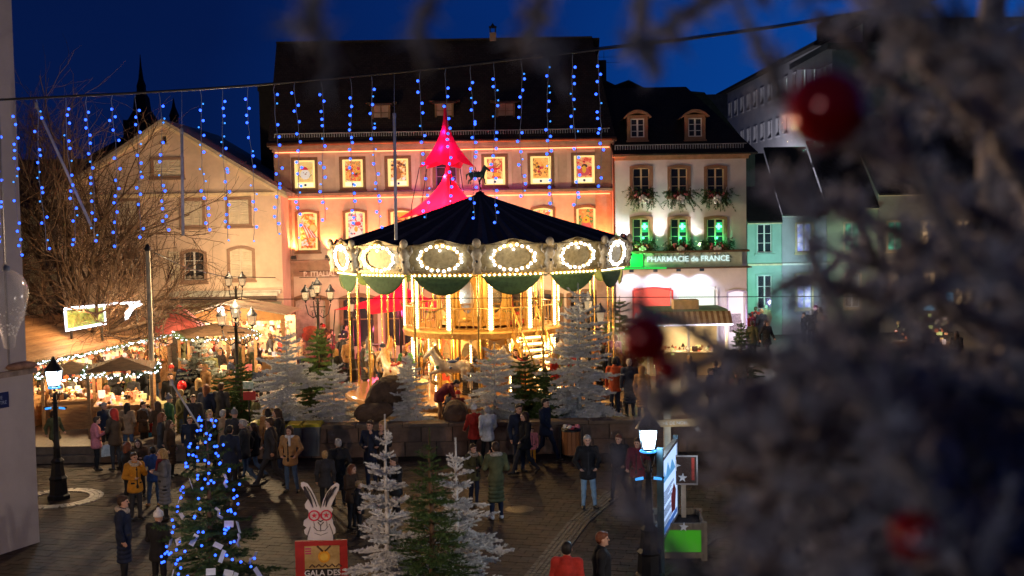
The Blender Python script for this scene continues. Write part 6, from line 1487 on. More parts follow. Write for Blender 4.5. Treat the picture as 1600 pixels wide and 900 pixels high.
for x_ in (-hk + .1, 0, hk - .2): q = MB(); q.bb(x_, x_ + .1, .5, .6, 0, zk); q.build('post', WHITE, t)
q = MB(); q.tube([(-hk, -.05, zk - .02), (hk, -.05, zk - .02)], .035, 6); q.build('rope_light', glow('white violet rope', (.85, .80, 1), 2.5), t)
q = MB(); 
for a in range(5): a_ = PI / 2 + a * 2 * PI / 5; q.tube([(-hk + .35, -.08, zk + .35), (-hk + .35 + .22 * math.cos(a_), -.08, zk + .35 + .22 * math.sin(a_))], [.05, .01], 5)
q.build('green_star', glow('green star', (.15, .9, .25), 1.6), t)
goods(t, random.Random(4), -hk + .3, hk - .3, .5, .8, 1.0, 1.2, 60, 0.42); lamp('kiosk_bulb', 'POINT', (0, 1.4, zk - .3), 150, (1, .75, .45), .1, parent=t); lamp('kiosk_bulb', 'POINT', (hk * .6, .2, zk - .3), 60, (1, .75, .45), .1, parent=t)
p = W(1440, 490, 50); t = empty('toy_stall', (p.x, 50, TZ), rad(-20), 'colourful stall glimpsed through gaps in the dark frosted branches at right', 'market stall')
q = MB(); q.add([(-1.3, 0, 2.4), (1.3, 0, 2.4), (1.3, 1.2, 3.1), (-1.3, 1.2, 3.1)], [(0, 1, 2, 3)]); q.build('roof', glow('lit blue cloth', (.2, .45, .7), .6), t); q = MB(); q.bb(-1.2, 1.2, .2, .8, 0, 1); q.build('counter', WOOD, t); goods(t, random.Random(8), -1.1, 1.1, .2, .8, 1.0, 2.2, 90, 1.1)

# ================================================================== PHARMACY LIGHTS
for px in (1031, 1090): p = W(px, 392, YP); lamp('wall_uplight', 'SPOT', (p.x, YP - .45, p.z + .1), 300, (1, .9, .84), .05, (p.x, YP, p.z + 3), 60, .8)
p = W(975, 395, YP); lamp('wall_uplight', 'SPOT', (p.x, YP - .4, p.z + .1), 260, (.85, .83, 1), .05, (p.x, YP, p.z + 3), 60, .8); p = W(1145, 395, YP); lamp('wall_uplight', 'SPOT', (p.x, YP - .4, p.z + .1), 300, (.88, .9, 1), .05, (p.x, YP, p.z + 3), 60, .8)
for px in (985, 1022, 1058, 1094): p = W(px, 426, YP); lamp('downlight_bulb', 'SPOT', (p.x, YP - .6, p.z), 60, (.62, .72, 1), .04, (p.x, YP + .1, p.z - 1.2), 120, .8)
p = W(985, 405, YP - 1.0); lamp('neon_light', 'POINT', (p.x, YP - .9, p.z), 60, (.05, 1, .15), .1)
lamp('shop_light', 'POINT', (W(1020, 465, YP).x, YP - .9, TZ + 1.6), 26, (1, .5, .4), .2); lamp('shop_light', 'POINT', (W(1090, 465, YP).x, YP - .9, TZ + 1.6), 40, (.9, .95, 1), .2); lamp('shop_light', 'POINT', (W(1155, 465, YP).x, YP - 1, TZ + 1.6), 26, (.85, .6, 1), .2)
lamp('street_green', 'SPOT', (W(1195, 440, 60).x, 58, TZ + 2.0), 700, (.25, 1, .62), .1, (W(1200, 385, YR2).x, YR2, 5.5), 85); lamp('street_violet', 'SPOT', (W(1260, 440, 60).x, 60, TZ + 1.5), 260, (.5, .5, 1), .1, (W(1250, 400, YR2).x, YR2, 4), 80)
lamp('street_white', 'POINT', (W(1230, 500, 57).x, 57, TZ + 3.4), 260, (.85, .88, 1), .2)
p = W(1165, 330, 84); lamp('far_light', 'POINT', (p.x, 84, 7), 1600, (.85, .85, 1), .3)  # unseen lamp added to brighten the pale apartment block
for px in (1002, 1061, 1118): p = W(px, 372, YP); lamp('cross_light', 'POINT', (p.x + .15, YP - .25, p.z), 9, (.05, 1, .35), .05)
lamp('far_light', 'POINT', (W(1440, 430, 58).x, 58, TZ + 3.4), 160, (1, .75, .5), .2)

# ================================================================== BLUE LIGHT CURTAIN
YCt = 22.5
cab = [(-15.5, None)]
cpx = [(-40, 159), (0, 156), (100, 151), (200, 146), (300, 140), (400, 133), (500, 124), (600, 115), (700, 105), (800, 93), (930, 78), (1070, 62), (1210, 43), (1400, 12), (1650, -40)]
def cy_at(px):
    for (a, b), (c, d) in zip(cpx, cpx[1:]):
        if a <= px <= c: return b + (d - b) * (px - a) / (c - a)
    return cpx[-1][1]
q = MB(); q.tube([W(a, b, YCt) for a, b in cpx], .022, 6); o = q.build('overhead_cable', IRON); tag(o, 'thick black cable sagging across the square carrying the blue light curtain', 'cable')
q = MB(); q.tube([W(a, b - (3 if a > 700 else 1), YCt + .05) for a, b in cpx], .012, 5); o = q.build('overhead_cable', IRON); tag(o, 'thinner wire running just above the thick black cable of the light curtain', 'cable')
ball = MB().ball((0, 0, 0), .027, 0, 8, 6).mesh('bulb', BLUE_LED); WIRE = mat('pale clear wire', (.16, .20, .30), .4)
BL2 = glow('blue led dim', (.03, .22, .9), 1.6); small = MB().ball((0, 0, 0), .017, 0, 7, 5).mesh('bulb_small', BL2)
tops = [22, 57, 103, 136, 176, 211, 248, 312, 348, 388, 430, 460, 501, 546, 580, 657, 697, 735, 771, 813, 855, 895, 937]
ORD = ['first', 'second', 'third', 'fourth', 'fifth', 'sixth', 'seventh', 'eighth', 'ninth', 'tenth', 'eleventh', 'twelfth', 'thirteenth', 'fourteenth', 'fifteenth', 'sixteenth', 'seventeenth', 'eighteenth', 'nineteenth', 'twentieth', 'twenty first', 'twenty second', 'twenty third', 'twenty fourth']
rb = random.Random(21)
for k, px in enumerate([-8] + tops):
    P0_ = W(px, cy_at(px), YCt); L = 2.95 + rb.uniform(-.25, .2); x = y = 0.0; pts = [(0, 0, 0)]; z = -.12; bl_ = []
    drift = rb.uniform(-.03, .07)
    while z > -L:
        x = drift * (-z / L) + .03 * math.sin(-z * 2.1 + k) + rb.uniform(-.01, .01); pts.append((x, 0, z)); 
        if z < -.2 and rb.random() > .08: bl_.append((x + rb.choice((-1, 1)) * rb.uniform(.015, .06), rb.uniform(-.03, .03), z + rb.uniform(-.05, .05)))
        z -= rb.uniform(.125, .19)
    t = empty('light_strand', P0_, 0, 'hanging strand of blue lights, %s from the left of the curtain' % ORD[k] if k else 'hanging strand of blue lights at the very left edge over the pale wall', 'string lights', 'strands of the blue light curtain')
    q = MB(); q.tube(pts, .006, 4)
    for b in bl_:
        j = min(range(len(pts)), key=lambda i: abs(pts[i][2] - b[2])); q.tube([pts[j], b], .004, 3, cap=False)
    q.build('wire', WIRE, t)
    for b in bl_: put('bulb', small if rb.random() < .16 else ball, t, loc=b)
for (xa, ya, xb, yb, lab) in ((57, 165, 142, 352, 'slanting pale tube light in front of the bare tree'), (284, 205, 286, 368, 'upright pale tube light before the gabled house'), (616, 181, 619, 375, 'upright pale tube light before the third column of posters'), (268, 598, 312, 668, 'pale slanting stay rod above the blue lit tree')):
    Y_ = YCt + .2 if ya < 500 else 21; a, b = W(xa, ya, Y_), W(xb, yb, Y_); q = MB(); q.tube([(0, 0, 0), tuple(b - a)], .03 if ya < 500 else .02, 8); t = empty('tube_light' if ya < 500 else 'stay_rod', a, 0, lab, 'tube light' if ya < 500 else 'rod'); q.build('tube', mat('frosted tube', (.30, .32, .36), .35), t)
    q = MB(); q.lathe([(.035, -.05), (.035, .05), (.0, .07)], 8); q.build('end_cap', METG, t)
    if ya < 500: c__ = W(xa, cy_at(xa), Y_) - a; q = MB(); q.tube([(0, 0, 0), tuple(c__)], .005, 4); q.build('hanger', WIRE, t)
q = MB(); q.tube([W(x, 466 + (x - 700) * -.005, 33) for x in range(265, 1660, 60)], .012, 5); o = q.build('overhead_wire', IRON); tag(o, 'thin dark wire stretched level across the carousel and pharmacy', 'cable')
# thick post with cables on a concrete foot
pp_ = W(238, 596, 38.5); q0 = W(237, 392, 38.5); t = empty('wooden_mast', (pp_.x, 38.5, TZ), 0, 'pale round mast on concrete foot holding cables in front of the stalls', 'mast')
q = MB(); q.lathe([(.10, .5), (.085, 2.5), (.075, q0.z - TZ)], 12); q.build('pole', mat('pale worn pole', (.42, .38, .28), .6, 0, .3, 4), t); q = MB(); q.box((0, 0, .35), (.8, .8, .7), 0); q.lathe([(.3, .7), (.12, .95)], 10); q.build('foot', mat('mossy concrete', (.38, .34, .16), .9, 0, .25, 3), t); q = MB(); q.lathe([(.1, 0), (.13, .08), (.05, .2), (0, .25)], 8, (0, 0, q0.z - TZ)); q.build('cap', IRON, t)
q = MB(); q.tube([(.14, 0, .8), (.13, 0, q0.z - TZ)], .012, 4); q.tube([(-.12, 0, .8), (-.13, 0, q0.z - TZ)], .012, 4); q.build('cable', IRON, t); descend(t)[-1]['kind'] = 'stuff'
q = MB(); e1 = [W(x, y, Y_) for x, y, Y_ in ((240, 394, 38.5), (290, 418, 42), (350, 432, 47), (440, 434, 55))]; q.tube(e1, .02, 5); o = q.build('mast_cable', IRON); tag(o, 'sagging black cable from the mast to the big building', 'cable')

# ================================================================== FIRS
F_A = fir_mesh(3.2, 1.25, 1, whorls=16, taper=.62, nl=.055, dens=95, nw=.016, stem=.03); F_B = fir_mesh(2.5, 1.05, 2, whorls=13, taper=.62, nl=.055, dens=95, nw=.016, stem=.03); F_C = fir_mesh(4.4, 1.45, 3, whorls=20, taper=.7, nl=.055, dens=85, nw=.016, stem=.03)
N1 = fir_mesh(3.7, 1.12, 5, whorls=13, nl=.032, dens=230, nw=.011, stem=.030, taper=.85); N2 = fir_mesh(3.4, 1.08, 6, whorls=19, nl=.036, dens=230, nw=.008, stem=.008, taper=.8, droop=.3); N3 = fir_mesh(3.3, 1.2, 8, whorls=12, nl=.032, dens=230, nw=.011, stem=.030, taper=.8)
def fir_at(px, ptip, Y, mesh, hm, kind, lab, group=None, rz=0., base=None):
    tip = W(px, ptip, Y); b = TZ if base is None else base; s = (tip.z - b) / hm
    return fir((tip.x, Y, b), mesh, kind, lab, group, rz, s)
GW_ = 'white flocked firs behind the low wall'; GG = 'green firs around the carousel'
fir_at(447, 513, 36.0, F_A, 3.2, 'white', 'large white flocked fir, leftmost behind the low wall beside the bins', GW_, .3, .6)
fir_at(520, 562, 35.6, F_B, 2.5, 'white', 'small white flocked fir just right of the large leftmost one', GW_, 1.0, .6)
fir_at(637, 550, 35.8, F_B, 2.5, 'white', 'white flocked fir between the brown boulders below the carousel', GW_, 2.1, .6)
fir_at(772, 535, 35.9, F_B, 2.5, 'white', 'white flocked fir in front of the carousel stairs', GW_, 3.3, .6)
fir_at(903, 442, 36.2, F_C, 4.4, 'white', 'tallest white flocked fir, right of the carousel near the wooden bin', GW_, .5, .6)
fir_at(820, 548, 36.9, F_B, 2.5, 'green', 'green fir between the two rightmost flocked firs behind the wall', GG, .5, .6)
fir_at(853, 570, 36.4, F_B, 2.5, 'green', 'low green fir tucked left of the tallest flocked fir', GG, 1.9, .6)
fir_at(484, 566, 37.0, F_B, 2.5, 'green', 'dark green fir between the two flocked firs near the bins', GG, 2.5, .6)
fir_at(497, 508, 45.5, F_B, 2.5, 'green', 'green fir at the foot of the lanterns left of the carousel', GG, 1.5)
fir_at(310, 524, 41.0, F_A, 3.2, 'light', 'olive lightly flocked fir before the lit kiosk among the crowd', GG, .7)
fir_at(345, 582, 38.8, F_B, 2.5, 'green', 'low dark green fir right of the olive fir', GG, .2)
fir_at(375, 560, 37.8, F_B, 2.5, 'green', 'dark fir behind the green and red notice board', GG, 1.2)
fir_at(1158, 500, 47, F_B, 2.5, 'green', 'green fir at the right end of the striped kiosk', GG, 1.7)
fir_at(968, 463, 50, F_A, 3.2, 'green', 'narrow fir against the white pharmacy wall by the carousel', GG, 2.0)
fir_at(601, 648, 18.8, N1, 3.7, 'white', 'big flocked fir with tall bare tip in the foreground beside the hare board', 'foreground firs', .4, 0)
fir_at(671, 668, 18.3, N2, 3.4, 'green', 'big green fir in the foreground between two flocked ones', 'foreground firs', 1.0, 0)
fir_at(712, 684, 19.6, N3, 3.3, 'white', 'flocked fir in the foreground right of the green one', 'foreground firs', 2.2, 0)
BT = fir_at(322, 640, 20.0, N2, 3.4, 'green', 'green fir covered in blue lights and paper cards', 'foreground firs', 3.0, 0)
rb = random.Random(31); rr_ = BT.scale[0]
lt = MB().ball((0, 0, 0), .023, 0, 8, 6).mesh('tree_bulb', BLUE_LED); CARD = mat('pale paper card', (.62, .66, .72), .7, 0, .15, 8); cardm = [MB().bb(-.11, .11, -.004, .004, -.08, .08).mesh('card_a', CARD), MB().bb(-.06, .06, -.004, .004, -.15, .15).mesh('card_b', CARD), MB().tube([(0, 0, .15), (.04, 0, .04), (-.03, .02, -.06), (.02, 0, -.17)], .035, 5).mesh('ribbon_mesh', mat('silver ribbon', (.45, .48, .55), .35, .4))]
for k in range(125):
    zf = rb.uniform(.05, .97) ** 1.0; a = rb.uniform(-PI, 0) - 3.0; R_ = 1.0 * (1 - zf) ** .8 * rb.uniform(.8, 1.08) + .05
    if zf < .3 and rb.random() < .3: zf += .3; R_ = 1.0 * (1 - zf) ** .8 * .98
    put('bulb', lt, BT, loc=(R_ * math.cos(a), R_ * math.sin(a), 3.4 * zf), scale=1 / rr_)
for k in range(26):
    zf = rb.uniform(.06, .72); a = rb.uniform(-PI * .95, -.05) - 3.0; R_ = 1.0 * (1 - zf) ** .8 * rb.uniform(.9, 1.08)
    put('card', cardm[rb.choice((0, 0, 1, 2))], BT, loc=(R_ * math.cos(a), R_ * math.sin(a), 3.4 * zf - .1), rot=(rb.uniform(-.5, .5), rb.uniform(-.6, .6), a + PI / 2 + rb.uniform(-.7, .7)), scale=.72 / rr_)
lamp('tree_glow', 'POINT', BT.location + Vector((0, -1.2, 2.2)), 2.5, (.1, .3, 1), .5); lamp('tree_glow', 'POINT', BT.location + Vector((.4, -1.5, 1.0)), 2, (.1, .45, .9), .5)

# ---------------- bare tree among the left stalls
rng = np.random.default_rng(77); tw = MB(); limbs = MB()
TB = W(140, 560, 43.5); TB.z = TZ
def grow(p, d, L, r, lvl):
    k = 4; pts = [Vector(p)]; dd = Vector(d)
    for i in range(k):
        dd = (dd + Vector(rng.normal(size=3)) * (.10 + .03 * lvl) + Vector((0, 0, .05))).normalized(); pts.append(pts[-1] + dd * L / k)
    (limbs if lvl < 2 else tw).tube(pts, [r * (1 - .45 * i / k) for i in range(k + 1)], 6 if lvl < 2 else 3, cap=False)
    if lvl >= 5: return
    n = {0: 5, 1: 5, 2: 5, 3: 4, 4: 3}[lvl]
    for j in range(n):
        f = .25 + .75 * (j + rng.random()) / n; q_ = pts[min(k, int(f * k))]; ax = Vector(rng.normal(size=3)); ax = (ax - dd * ax.dot(dd)).normalized()
        nd_ = (dd * .8 + ax * (.55 + .25 * rng.random())).normalized(); grow(q_, nd_, L * (.62 + .15 * rng.random()), r * .5, lvl + 1)
tt = empty('bare_tree', TB, 0, 'large leafless tree spreading fine warm lit twigs over the left stalls', 'tree')
q = MB(); q.tube([(0, 0, 0), (.05, 0, 1.4), (-.05, 0, 2.6)], [.28, .22, .2], 10); q.build('trunk', BARK, tt)
for a, el, L in ((rad(20), .75, 3.6), (rad(75), 1.0, 3.8), (rad(160), .8, 3.6), (rad(200), .5, 3.2), (rad(-20), .35, 3.4), (rad(120), 1.3, 4.2), (rad(-60), .7, 3.0), (rad(5), 1.15, 4.0), (rad(180), 1.2, 6.2), (rad(150), 1.1, 6.4), (rad(200), 1.0, 5.6), (rad(100), 1.35, 6.0)):
    grow((-.05, 0, 2.5 - rng.random() * .4), (math.cos(a) * math.cos(el), math.sin(a) * math.cos(el) * .8, math.sin(el)), L, .11, 1)
limbs.build('limb', mat('limb bark', (.05, .032, .02), .9), tt); tw.build('twigs', mat('thin twig bark', (.085, .05, .03), .85, 0, .3, 8), tt)
tag(descend(tt)[-1], kind='stuff'); tag(descend(tt)[-2], kind='stuff')

# ================================================================== STREET FURNITURE
# wheelie bins
def bin_(px, py, body, lid, lab):
    p = G(px, py); t = empty('wheelie_bin', p, rad(random.uniform(-6, 6)), lab, 'bin', 'waste bins by the wall')
    q = MB(); w0, w1 = .26, .31; v = [(-w0, -.28, .08), (w0, -.28, .08), (w0, .26, .08), (-w0, .26, .08), (-w1, -.36, .98), (w1, -.36, .98), (w1, .34, .98), (-w1, .34, .98)]
    q.add(v, [(3, 2, 1, 0), (0, 1, 5, 4), (1, 2, 6, 5), (2, 3, 7, 6), (3, 0, 4, 7), (4, 5, 6, 7)]); q.bb(-.33, .33, -.38, .36, .94, .98); q.bb(-.2, .2, -.345, -.325, .25, .8); q.build('body', body, t)
    q = MB(); q.bb(-.34, .34, -.40, .38, .982, 1.02); q.bb(-.30, .30, -.36, .34, 1.02, 1.06); q.tube([(-.3, .40, 1.0), (.3, .40, 1.0)], .025, 6); q.build('lid', lid, t)
    for s in (-1, 1): q = MB(); q.tube([(s * .24, .24, .1), (s * .30, .24, .1)], .1, 10); q.build('wheel', IRON, t)
GB = mat('grey bin plastic', (.17, .18, .19), .5, 0, .1, 4); YLID = mat('yellow lid', (.55, .48, .03), .5); YB = mat('yellow bin plastic', (.42, .42, .03), .5, 0, .1)
bin_(461, 715, GB, YLID, 'grey wheelie bin with yellow lid, left one of the pair at the wall'); bin_(488, 714, GB, YLID, 'grey wheelie bin with yellow lid and white mark, right one of the pair'); bin_(411, 712, YB, YLID, 'yellow wheelie bin left of the grey pair'); bin_(437, 715, mat('dark bin', (.05, .05, .05), .5), mat('dark lid', (.04, .04, .04), .5), 'dark wheelie bin between the yellow bin and the grey pair')
p = G(893, 716); t = empty('litter_bin', p, 0, 'slatted wooden litter bin in front of the tallest flocked fir', 'litter bin')
for k in range(14):
    a = 2 * PI * k / 14; q = MB(); q.bb(-.055, .055, -.012, .012, .14, .82); put('slat', q.mesh('slat', mat('varnished slat', (.30, .12, .045), .5, 0, .2, 6)), t, loc=(.26 * math.cos(a), .26 * math.sin(a), 0), rz=a + PI / 2)
q = MB(); q.lathe([(.24, .1), (.24, .86), (.22, .86), (.22, .1)], 16); q.build('liner', IRON, t); q = MB(); q.lathe([(.29, .82), (.29, .88), (.2, .89)], 16); q.build('rim', IRON, t)
q = MB(); r_ = random.Random(2)
for k in range(12): q.ball((r_.uniform(-.2, .2), r_.uniform(-.2, .2), .9 + r_.uniform(0, .08)), .06, k % 3, 6, 4, (1.3, 1, .6))
q.build('rubbish', [mat('red rubbish', (.5, .05, .08)), WHITE, mat('pink rubbish', (.6, .2, .3))], t)
for s in (-1, 1): q = MB(); q.bb(s * .325 - .015, s * .325 + .015, -.02, .02, 0, .95); q.build('frame_post', IRON, t)
# boulders
RK = mat('brown boulder', (.11, .07, .045), .9, 0, .45, 2.5, .9, 9)
def rock(px, py, Y, r, sc, lab, seed):
    rng = np.random.default_rng(seed); p = W(px, py, Y); q = MB(); q.ball((0, 0, 0), r, 0, 22, 14, sc); v = np.array(q.v)
    n = v / np.linalg.norm(v, axis=1)[:, None]; dsp = np.zeros(len(v))
    for _ in range(9): d = rng.normal(size=3); d /= np.linalg.norm(d); dsp -= .34 * np.maximum(0, n @ d - .62)
    q.v = [tuple(x) for x in v * (1 + dsp + .02 * rng.normal(size=len(v)))[:, None]]; q.sm = [False] * len(q.f)
    o = q.build('boulder', RK, None, loc=p, rot=(0, rad(-18 if seed == 1 else 8), seed)); tag(o, lab, 'boulder', 'boulders in the planting bed')
rock(600, 618, 35.9, 1.0, (1.05, .6, .62), 'large slanting brown boulder left of the middle flocked fir', 1); rock(580, 646, 35.2, .7, (1.2, .6, .5), 'low brown boulder under the large slanting one', 3); rock(712, 648, 35.3, .75, (1.0, .6, .6), 'rounded brown boulder right of the middle flocked fir', 5)
# hare board
gp = G(503, 950); Yg = 20.6; p = W(503, 905, Yg); t = empty('hare_poster_board', (W(503, 900, Yg).x, Yg, 0), rad(3), 'red notice board topped by a white cut out hare wearing pink star glasses', 'sign')
RED = mat('red painted board', (.42, .025, .02), .5, 0, .15, 3); zt_ = W(503, 845, Yg).z; hwb = .47
q = MB(); q.bb(-hwb, hwb, 0, .06, .25, zt_); q.build('board', RED, t)
for s in (-1, 1): q = MB(); q.bb(s * (hwb - .06) - .04, s * (hwb - .06) + .04, .01, .05, 0, .25); q.build('leg', RED, t)
GOLDP = mat('ochre photo print', (.36, .22, .06), .6, 0, .5, 3, col2=(.62, .42, .16)); q = MB(); zp = zt_ - .09
q.bb(-.30, .33, -.008, .0, zp - .98, zp); ps = q.build('poster', GOLDP, t)
q = MB(); disc(q, .05, zp - .20, .11, .11, -.018, 18); q.build('medal', mat('orange medal', (.80, .36, .03), .4), ps); q = MB(); disc(q, .05, zp - .20, .07, .07, -.024, 18); q.build('medal_centre', mat('amber medal', (.9, .5, .06), .4), ps)
q = MB(); q.tube([(-.07, -.014, zp), (.03, -.014, zp - .10)], .018, 4); q.tube([(.17, -.014, zp), (.07, -.014, zp - .10)], .018, 4); q.build('medal_ribbon', mat('dark ribbon', (.10, .05, .02), .6), ps)
q = MB(); 
for k in range(5): x_ = -.22 + k * .12; q.tube([(x_, -.012, zp - .39), (x_ + .05, -.012, zp - .34), (x_ + .1, -.012, zp - .39)], .014, 4)
q.build('gym_figures', mat('dark figure print', (.09, .05, .03), .6), ps)
q = MB(); q.bb(-.295, .325, -.014, -.008, zp - .98, zp - .42); q.build('caption_band', mat('black print band', (.015, .013, .012), .5), ps)
WPR = mat('white print', (.72, .70, .66), .5); text('letters', 'GALA DES', .145, WPR, ps, (.015, -.018, zp - .50), depth=.003, bold=.003); text('letters', 'CHAMPIONS', .125, WPR, ps, (.015, -.018, zp - .64), depth=.003, bold=.002)
q = MB()
for k in range(3): q.bb(-.29, -.18, -.012, -.008, zp - .06 - k * .045, zp - .035 - k * .045)
q.build('small_print', mat('magenta print', (.5, .03, .12), .5), ps)
HW_ = mat('white cut out board', (.66, .60, .57), .6, 0, .08, 4); INK = mat('ink black', (.03, .022, .022), .6); PINKG = mat('pink red glasses', (.62, .02, .06), .5)
P = lambda x, y: ((x - 503) / FPX * Yg * 1.0, (845 - y) / FPX * Yg + zt_)
hb = MB()
head = [P(*c) for c in ((481, 843), (483, 836), (478, 833), (477, 827), (481, 823), (476, 819), (477, 812), (483, 808), (485, 800), (484, 795), (480, 792), (479, 786), (482, 781), (485, 777), (482, 770), (477, 762), (474, 756), (474, 751), (478, 750), (484, 753), (490, 762), (496, 776), (500, 787), (504, 794), (508, 780), (514, 768), (522, 758), (530, 753), (534, 756), (533, 764), (528, 774), (522, 786), (520, 791), (523, 796), (521, 801), (519, 807), (522, 812), (523, 820), (526, 826), (526, 833), (522, 837), (522, 845))]
from mathutils.geometry import tessellate_polygon
tri = tessellate_polygon([[Vector((a, b, 0)) for a, b in head]])
n = len(head); hb.add([(a, -.0, b) for a, b in head] + [(a, .03, b) for a, b in head], [tuple(t_) for t_ in tri] + [tuple(i + n for i in t_)[::-1] for t_ in tri] + [(i, (i + 1) % n, (i + 1) % n + n, i + n) for i in range(n)])
hc = hb.build('hare_cutout', HW_, t)
def ink(pts, r, m=INK, name='ink_line'): q = MB(); q.tube([(P(*c)[0], -.008, P(*c)[1]) for c in pts], r, 4); return q.build(name, m, hc)
q = MB()
for pts, r in ((((479, 757), (482, 766), (488, 778), (492, 791)), [.02, .045, .03, .008]), (((483, 757), (489, 766), (495, 780), (498, 790)), [.008, .012, .012, .006]), (((529, 759), (522, 767), (515, 779), (512, 791)), [.02, .042, .03, .008]), (((522, 761), (516, 768), (511, 780), (508, 790)), [.008, .012, .012, .006]),
               (((499, 815), (503, 820), (508, 815)), .009), (((503, 820), (503, 828)), .006), (((492, 822), (497, 828), (503, 829), (510, 828), (515, 822)), .006), (((499, 811), (503, 814), (509, 811)), [.005, .016, .005]), (((487, 822), (483, 833), (481, 843)), .006), (((517, 818), (521, 830), (524, 842)), .006), (((493, 832), (503, 836), (514, 832)), .004), (((492, 812), (494, 822)), .004), (((513, 812), (513, 822)), .004)):
    q.tube([(P(*c)[0], -.006, P(*c)[1]) for c in pts], r, 4)
q.build('ink_drawing', INK, hc); tag(descend(hc)[-1], kind='stuff')
for cx_ in (493.5, 512.5):
    c = P(cx_, 804); q = MB(); o_ = [(c[0] + .105 * math.cos(2 * PI * i / 20), c[1] + .10 * math.sin(2 * PI * i / 20)) for i in range(20)]; i_ = [(c[0] + .08 * math.cos(2 * PI * i / 20), c[1] + .078 * math.sin(2 * PI * i / 20)) for i in range(20)]
    q.ring(o_, i_, -.02, -.004); sp = [(c[0] + (.055 if i % 2 == 0 else .022) * math.sin(PI * i / 5), c[1] + (.055 if i % 2 == 0 else .022) * math.cos(PI * i / 5)) for i in range(10)]; q.prism(sp, -.016, -.004); q.build('glasses_lens', PINKG, hc)
q = MB(); a, b = P(500, 803), P(506, 803); q.tube([(a[0], -.012, a[1]), (b[0], -.012, b[1])], .012, 4); q.build('glasses_bridge', PINKG, hc)
# information board, planter box, star signs, arrow sign at the right
ib = W(1045, 905, 21.5); a = W(1032, 760, 22.3); b = W(1056, 742, 24.4)
t = empty('information_board', (a.x, a.y, 0), math.atan2(b.y - a.y, b.x - a.x), 'tall information board with pale blue lit poster seen edge on', 'sign')
Lw = math.hypot(b.x - a.x, b.y - a.y)
FR = mat('blue grey frame', (.05, .10, .13), .4, .3); ztp, zbt = W(1028, 700, 22.3).z, W(1035, 842, 22.3).z
q = MB(); q.bb(-.07, .05, -.06, .06, 0, ztp); q.build('post', FR, t); q = MB(); q.bb(Lw - .03, Lw + .07, -.05, .05, 0, ztp - .15); q.build('post', FR, t)
q = MB(); q.bb(.05, Lw - .03, -.05, .05, ztp - .28, ztp - .22); q.bb(.05, Lw - .03, -.05, .05, zbt - .06, zbt); q.bb(.05, .1, -.05, .05, zbt, ztp - .28); q.bb(Lw - .08, Lw - .03, -.05, .05, zbt, ztp - .28); q.build('frame', mat('aluminium frame', (.5, .5, .5), .4, .6), t)
q = MB(); q.bb(.1, Lw - .08, -.03, .03, zbt, ztp - .28)
pst = q.build('poster', glow('pale blue lit poster', (.42, .60, .95), .75), t); q = MB(); r_ = random.Random(6); zz = ztp - .45
q.prism([(.2, zz - .3), (.35, zz - .1), (.5, zz - .25), (.8, zz), (1.1, zz - .22), (1.4, zz - .05), (Lw - .3, zz - .32)], -.036, -.03, 1)
for k in range(26):
    z_ = zz - .5 - k * .035
    if k in (8, 9, 15, 16): continue
    q.bb(.25, .25 + r_.uniform(.5, Lw - .6), -.035, -.03, z_ - .012, z_, 0)
q.prism([(Lw - .9, zbt + .2), (Lw - .4, zbt + .15), (Lw - .25, zbt + .55), (Lw - .55, zbt + .75), (Lw - .95, zbt + .55)], -.036, -.03, 2); q.bb(.15, Lw - .12, -.036, -.03, zbt + .03, zbt + .14, 3)
q.build('printed_text', [mat('dark blue print', (.03, .06, .18), .5), glow('mid blue print', (.1, .35, .7), .5), mat('red print', (.5, .06, .08), .5), glow('blue band', (.05, .15, .5), .5)], pst); tag(descend(pst)[-1], kind='stuff')
# planter box
pb0 = G(1029, 852, 0); t = empty('planter_box', (W(1063, 850, 23.3).x, 23.4, 0), rad(-4), 'weathered timber planter box with bright green panel and white stars', 'planter')
OLD = mat('weathered oak', (.20, .16, .11), .8, 0, .35, 4, .4, 30, stretch=(4, 4, 1)); hw2, dp_ = .50, .55; H_ = .80
for sx in (-1, 1):
    for sy in (0, 1): q = MB(); q.bb(sx * hw2 - .06, sx * hw2 + .06, sy * 2 * dp_ - .06, sy * 2 * dp_ + .06, 0, H_); q.build('corner_post', OLD, t)
for y_ in (-.05, 2 * dp_ + .05):
    q = MB(); q.bb(-hw2 + .06, hw2 - .06, y_ - .03, y_ + .03, H_ - .15, H_ - .01); q.build('rail', OLD, t); q = MB(); q.bb(-hw2 + .06, hw2 - .06, y_ - .03, y_ + .03, .06, .18); q.build('rail', OLD, t)
for sx in (-1, 1): 
    for k in range(5): q = MB(); q.bb(sx * hw2 - .02, sx * hw2 + .02, .06, 2 * dp_ - .06, .08 + k * .14, .21 + k * .14); q.build('plank', OLD, t)
q = MB(); q.bb(-hw2 + .06, hw2 - .06, -.03, 0, .18, H_ - .15); q.build('green_panel', glow('glowing green panel', (.07, .50, .02), .2), t); q = MB(); q.bb(-hw2 + .04, hw2 - .04, .02, 2 * dp_ - .04, .1, H_ - .12); q.build('soil', bed, t)  # green panel given a weak glow of its own, it is no lamp
STARM = mat('white star cut out', (.75, .75, .72), .5)
def star_at(par, x, y, z, r, rot=0.): q = MB(); q.prism([((r if i % 2 == 0 else r * .42) * math.sin(PI * i / 5 + rot), (r if i % 2 == 0 else r * .42) * math.cos(PI * i / 5 + rot)) for i in range(10)], -.012, .012); put('star', q.mesh('star', STARM), par, loc=(x, y, z))
star_at(t, -.40, -.10, .22, .13, .2); star_at(t, .08, -.10, H_ - .08, .10, .1); star_at(t, -.50, -.12, H_ - .1, .10, .4)
p = W(1070, 735, 24.2); t = empty('star_sign', (p.x, 24.2, 0), rad(-5), 'square brown sign with white stars on a short pale timber post above the planter box', 'sign')
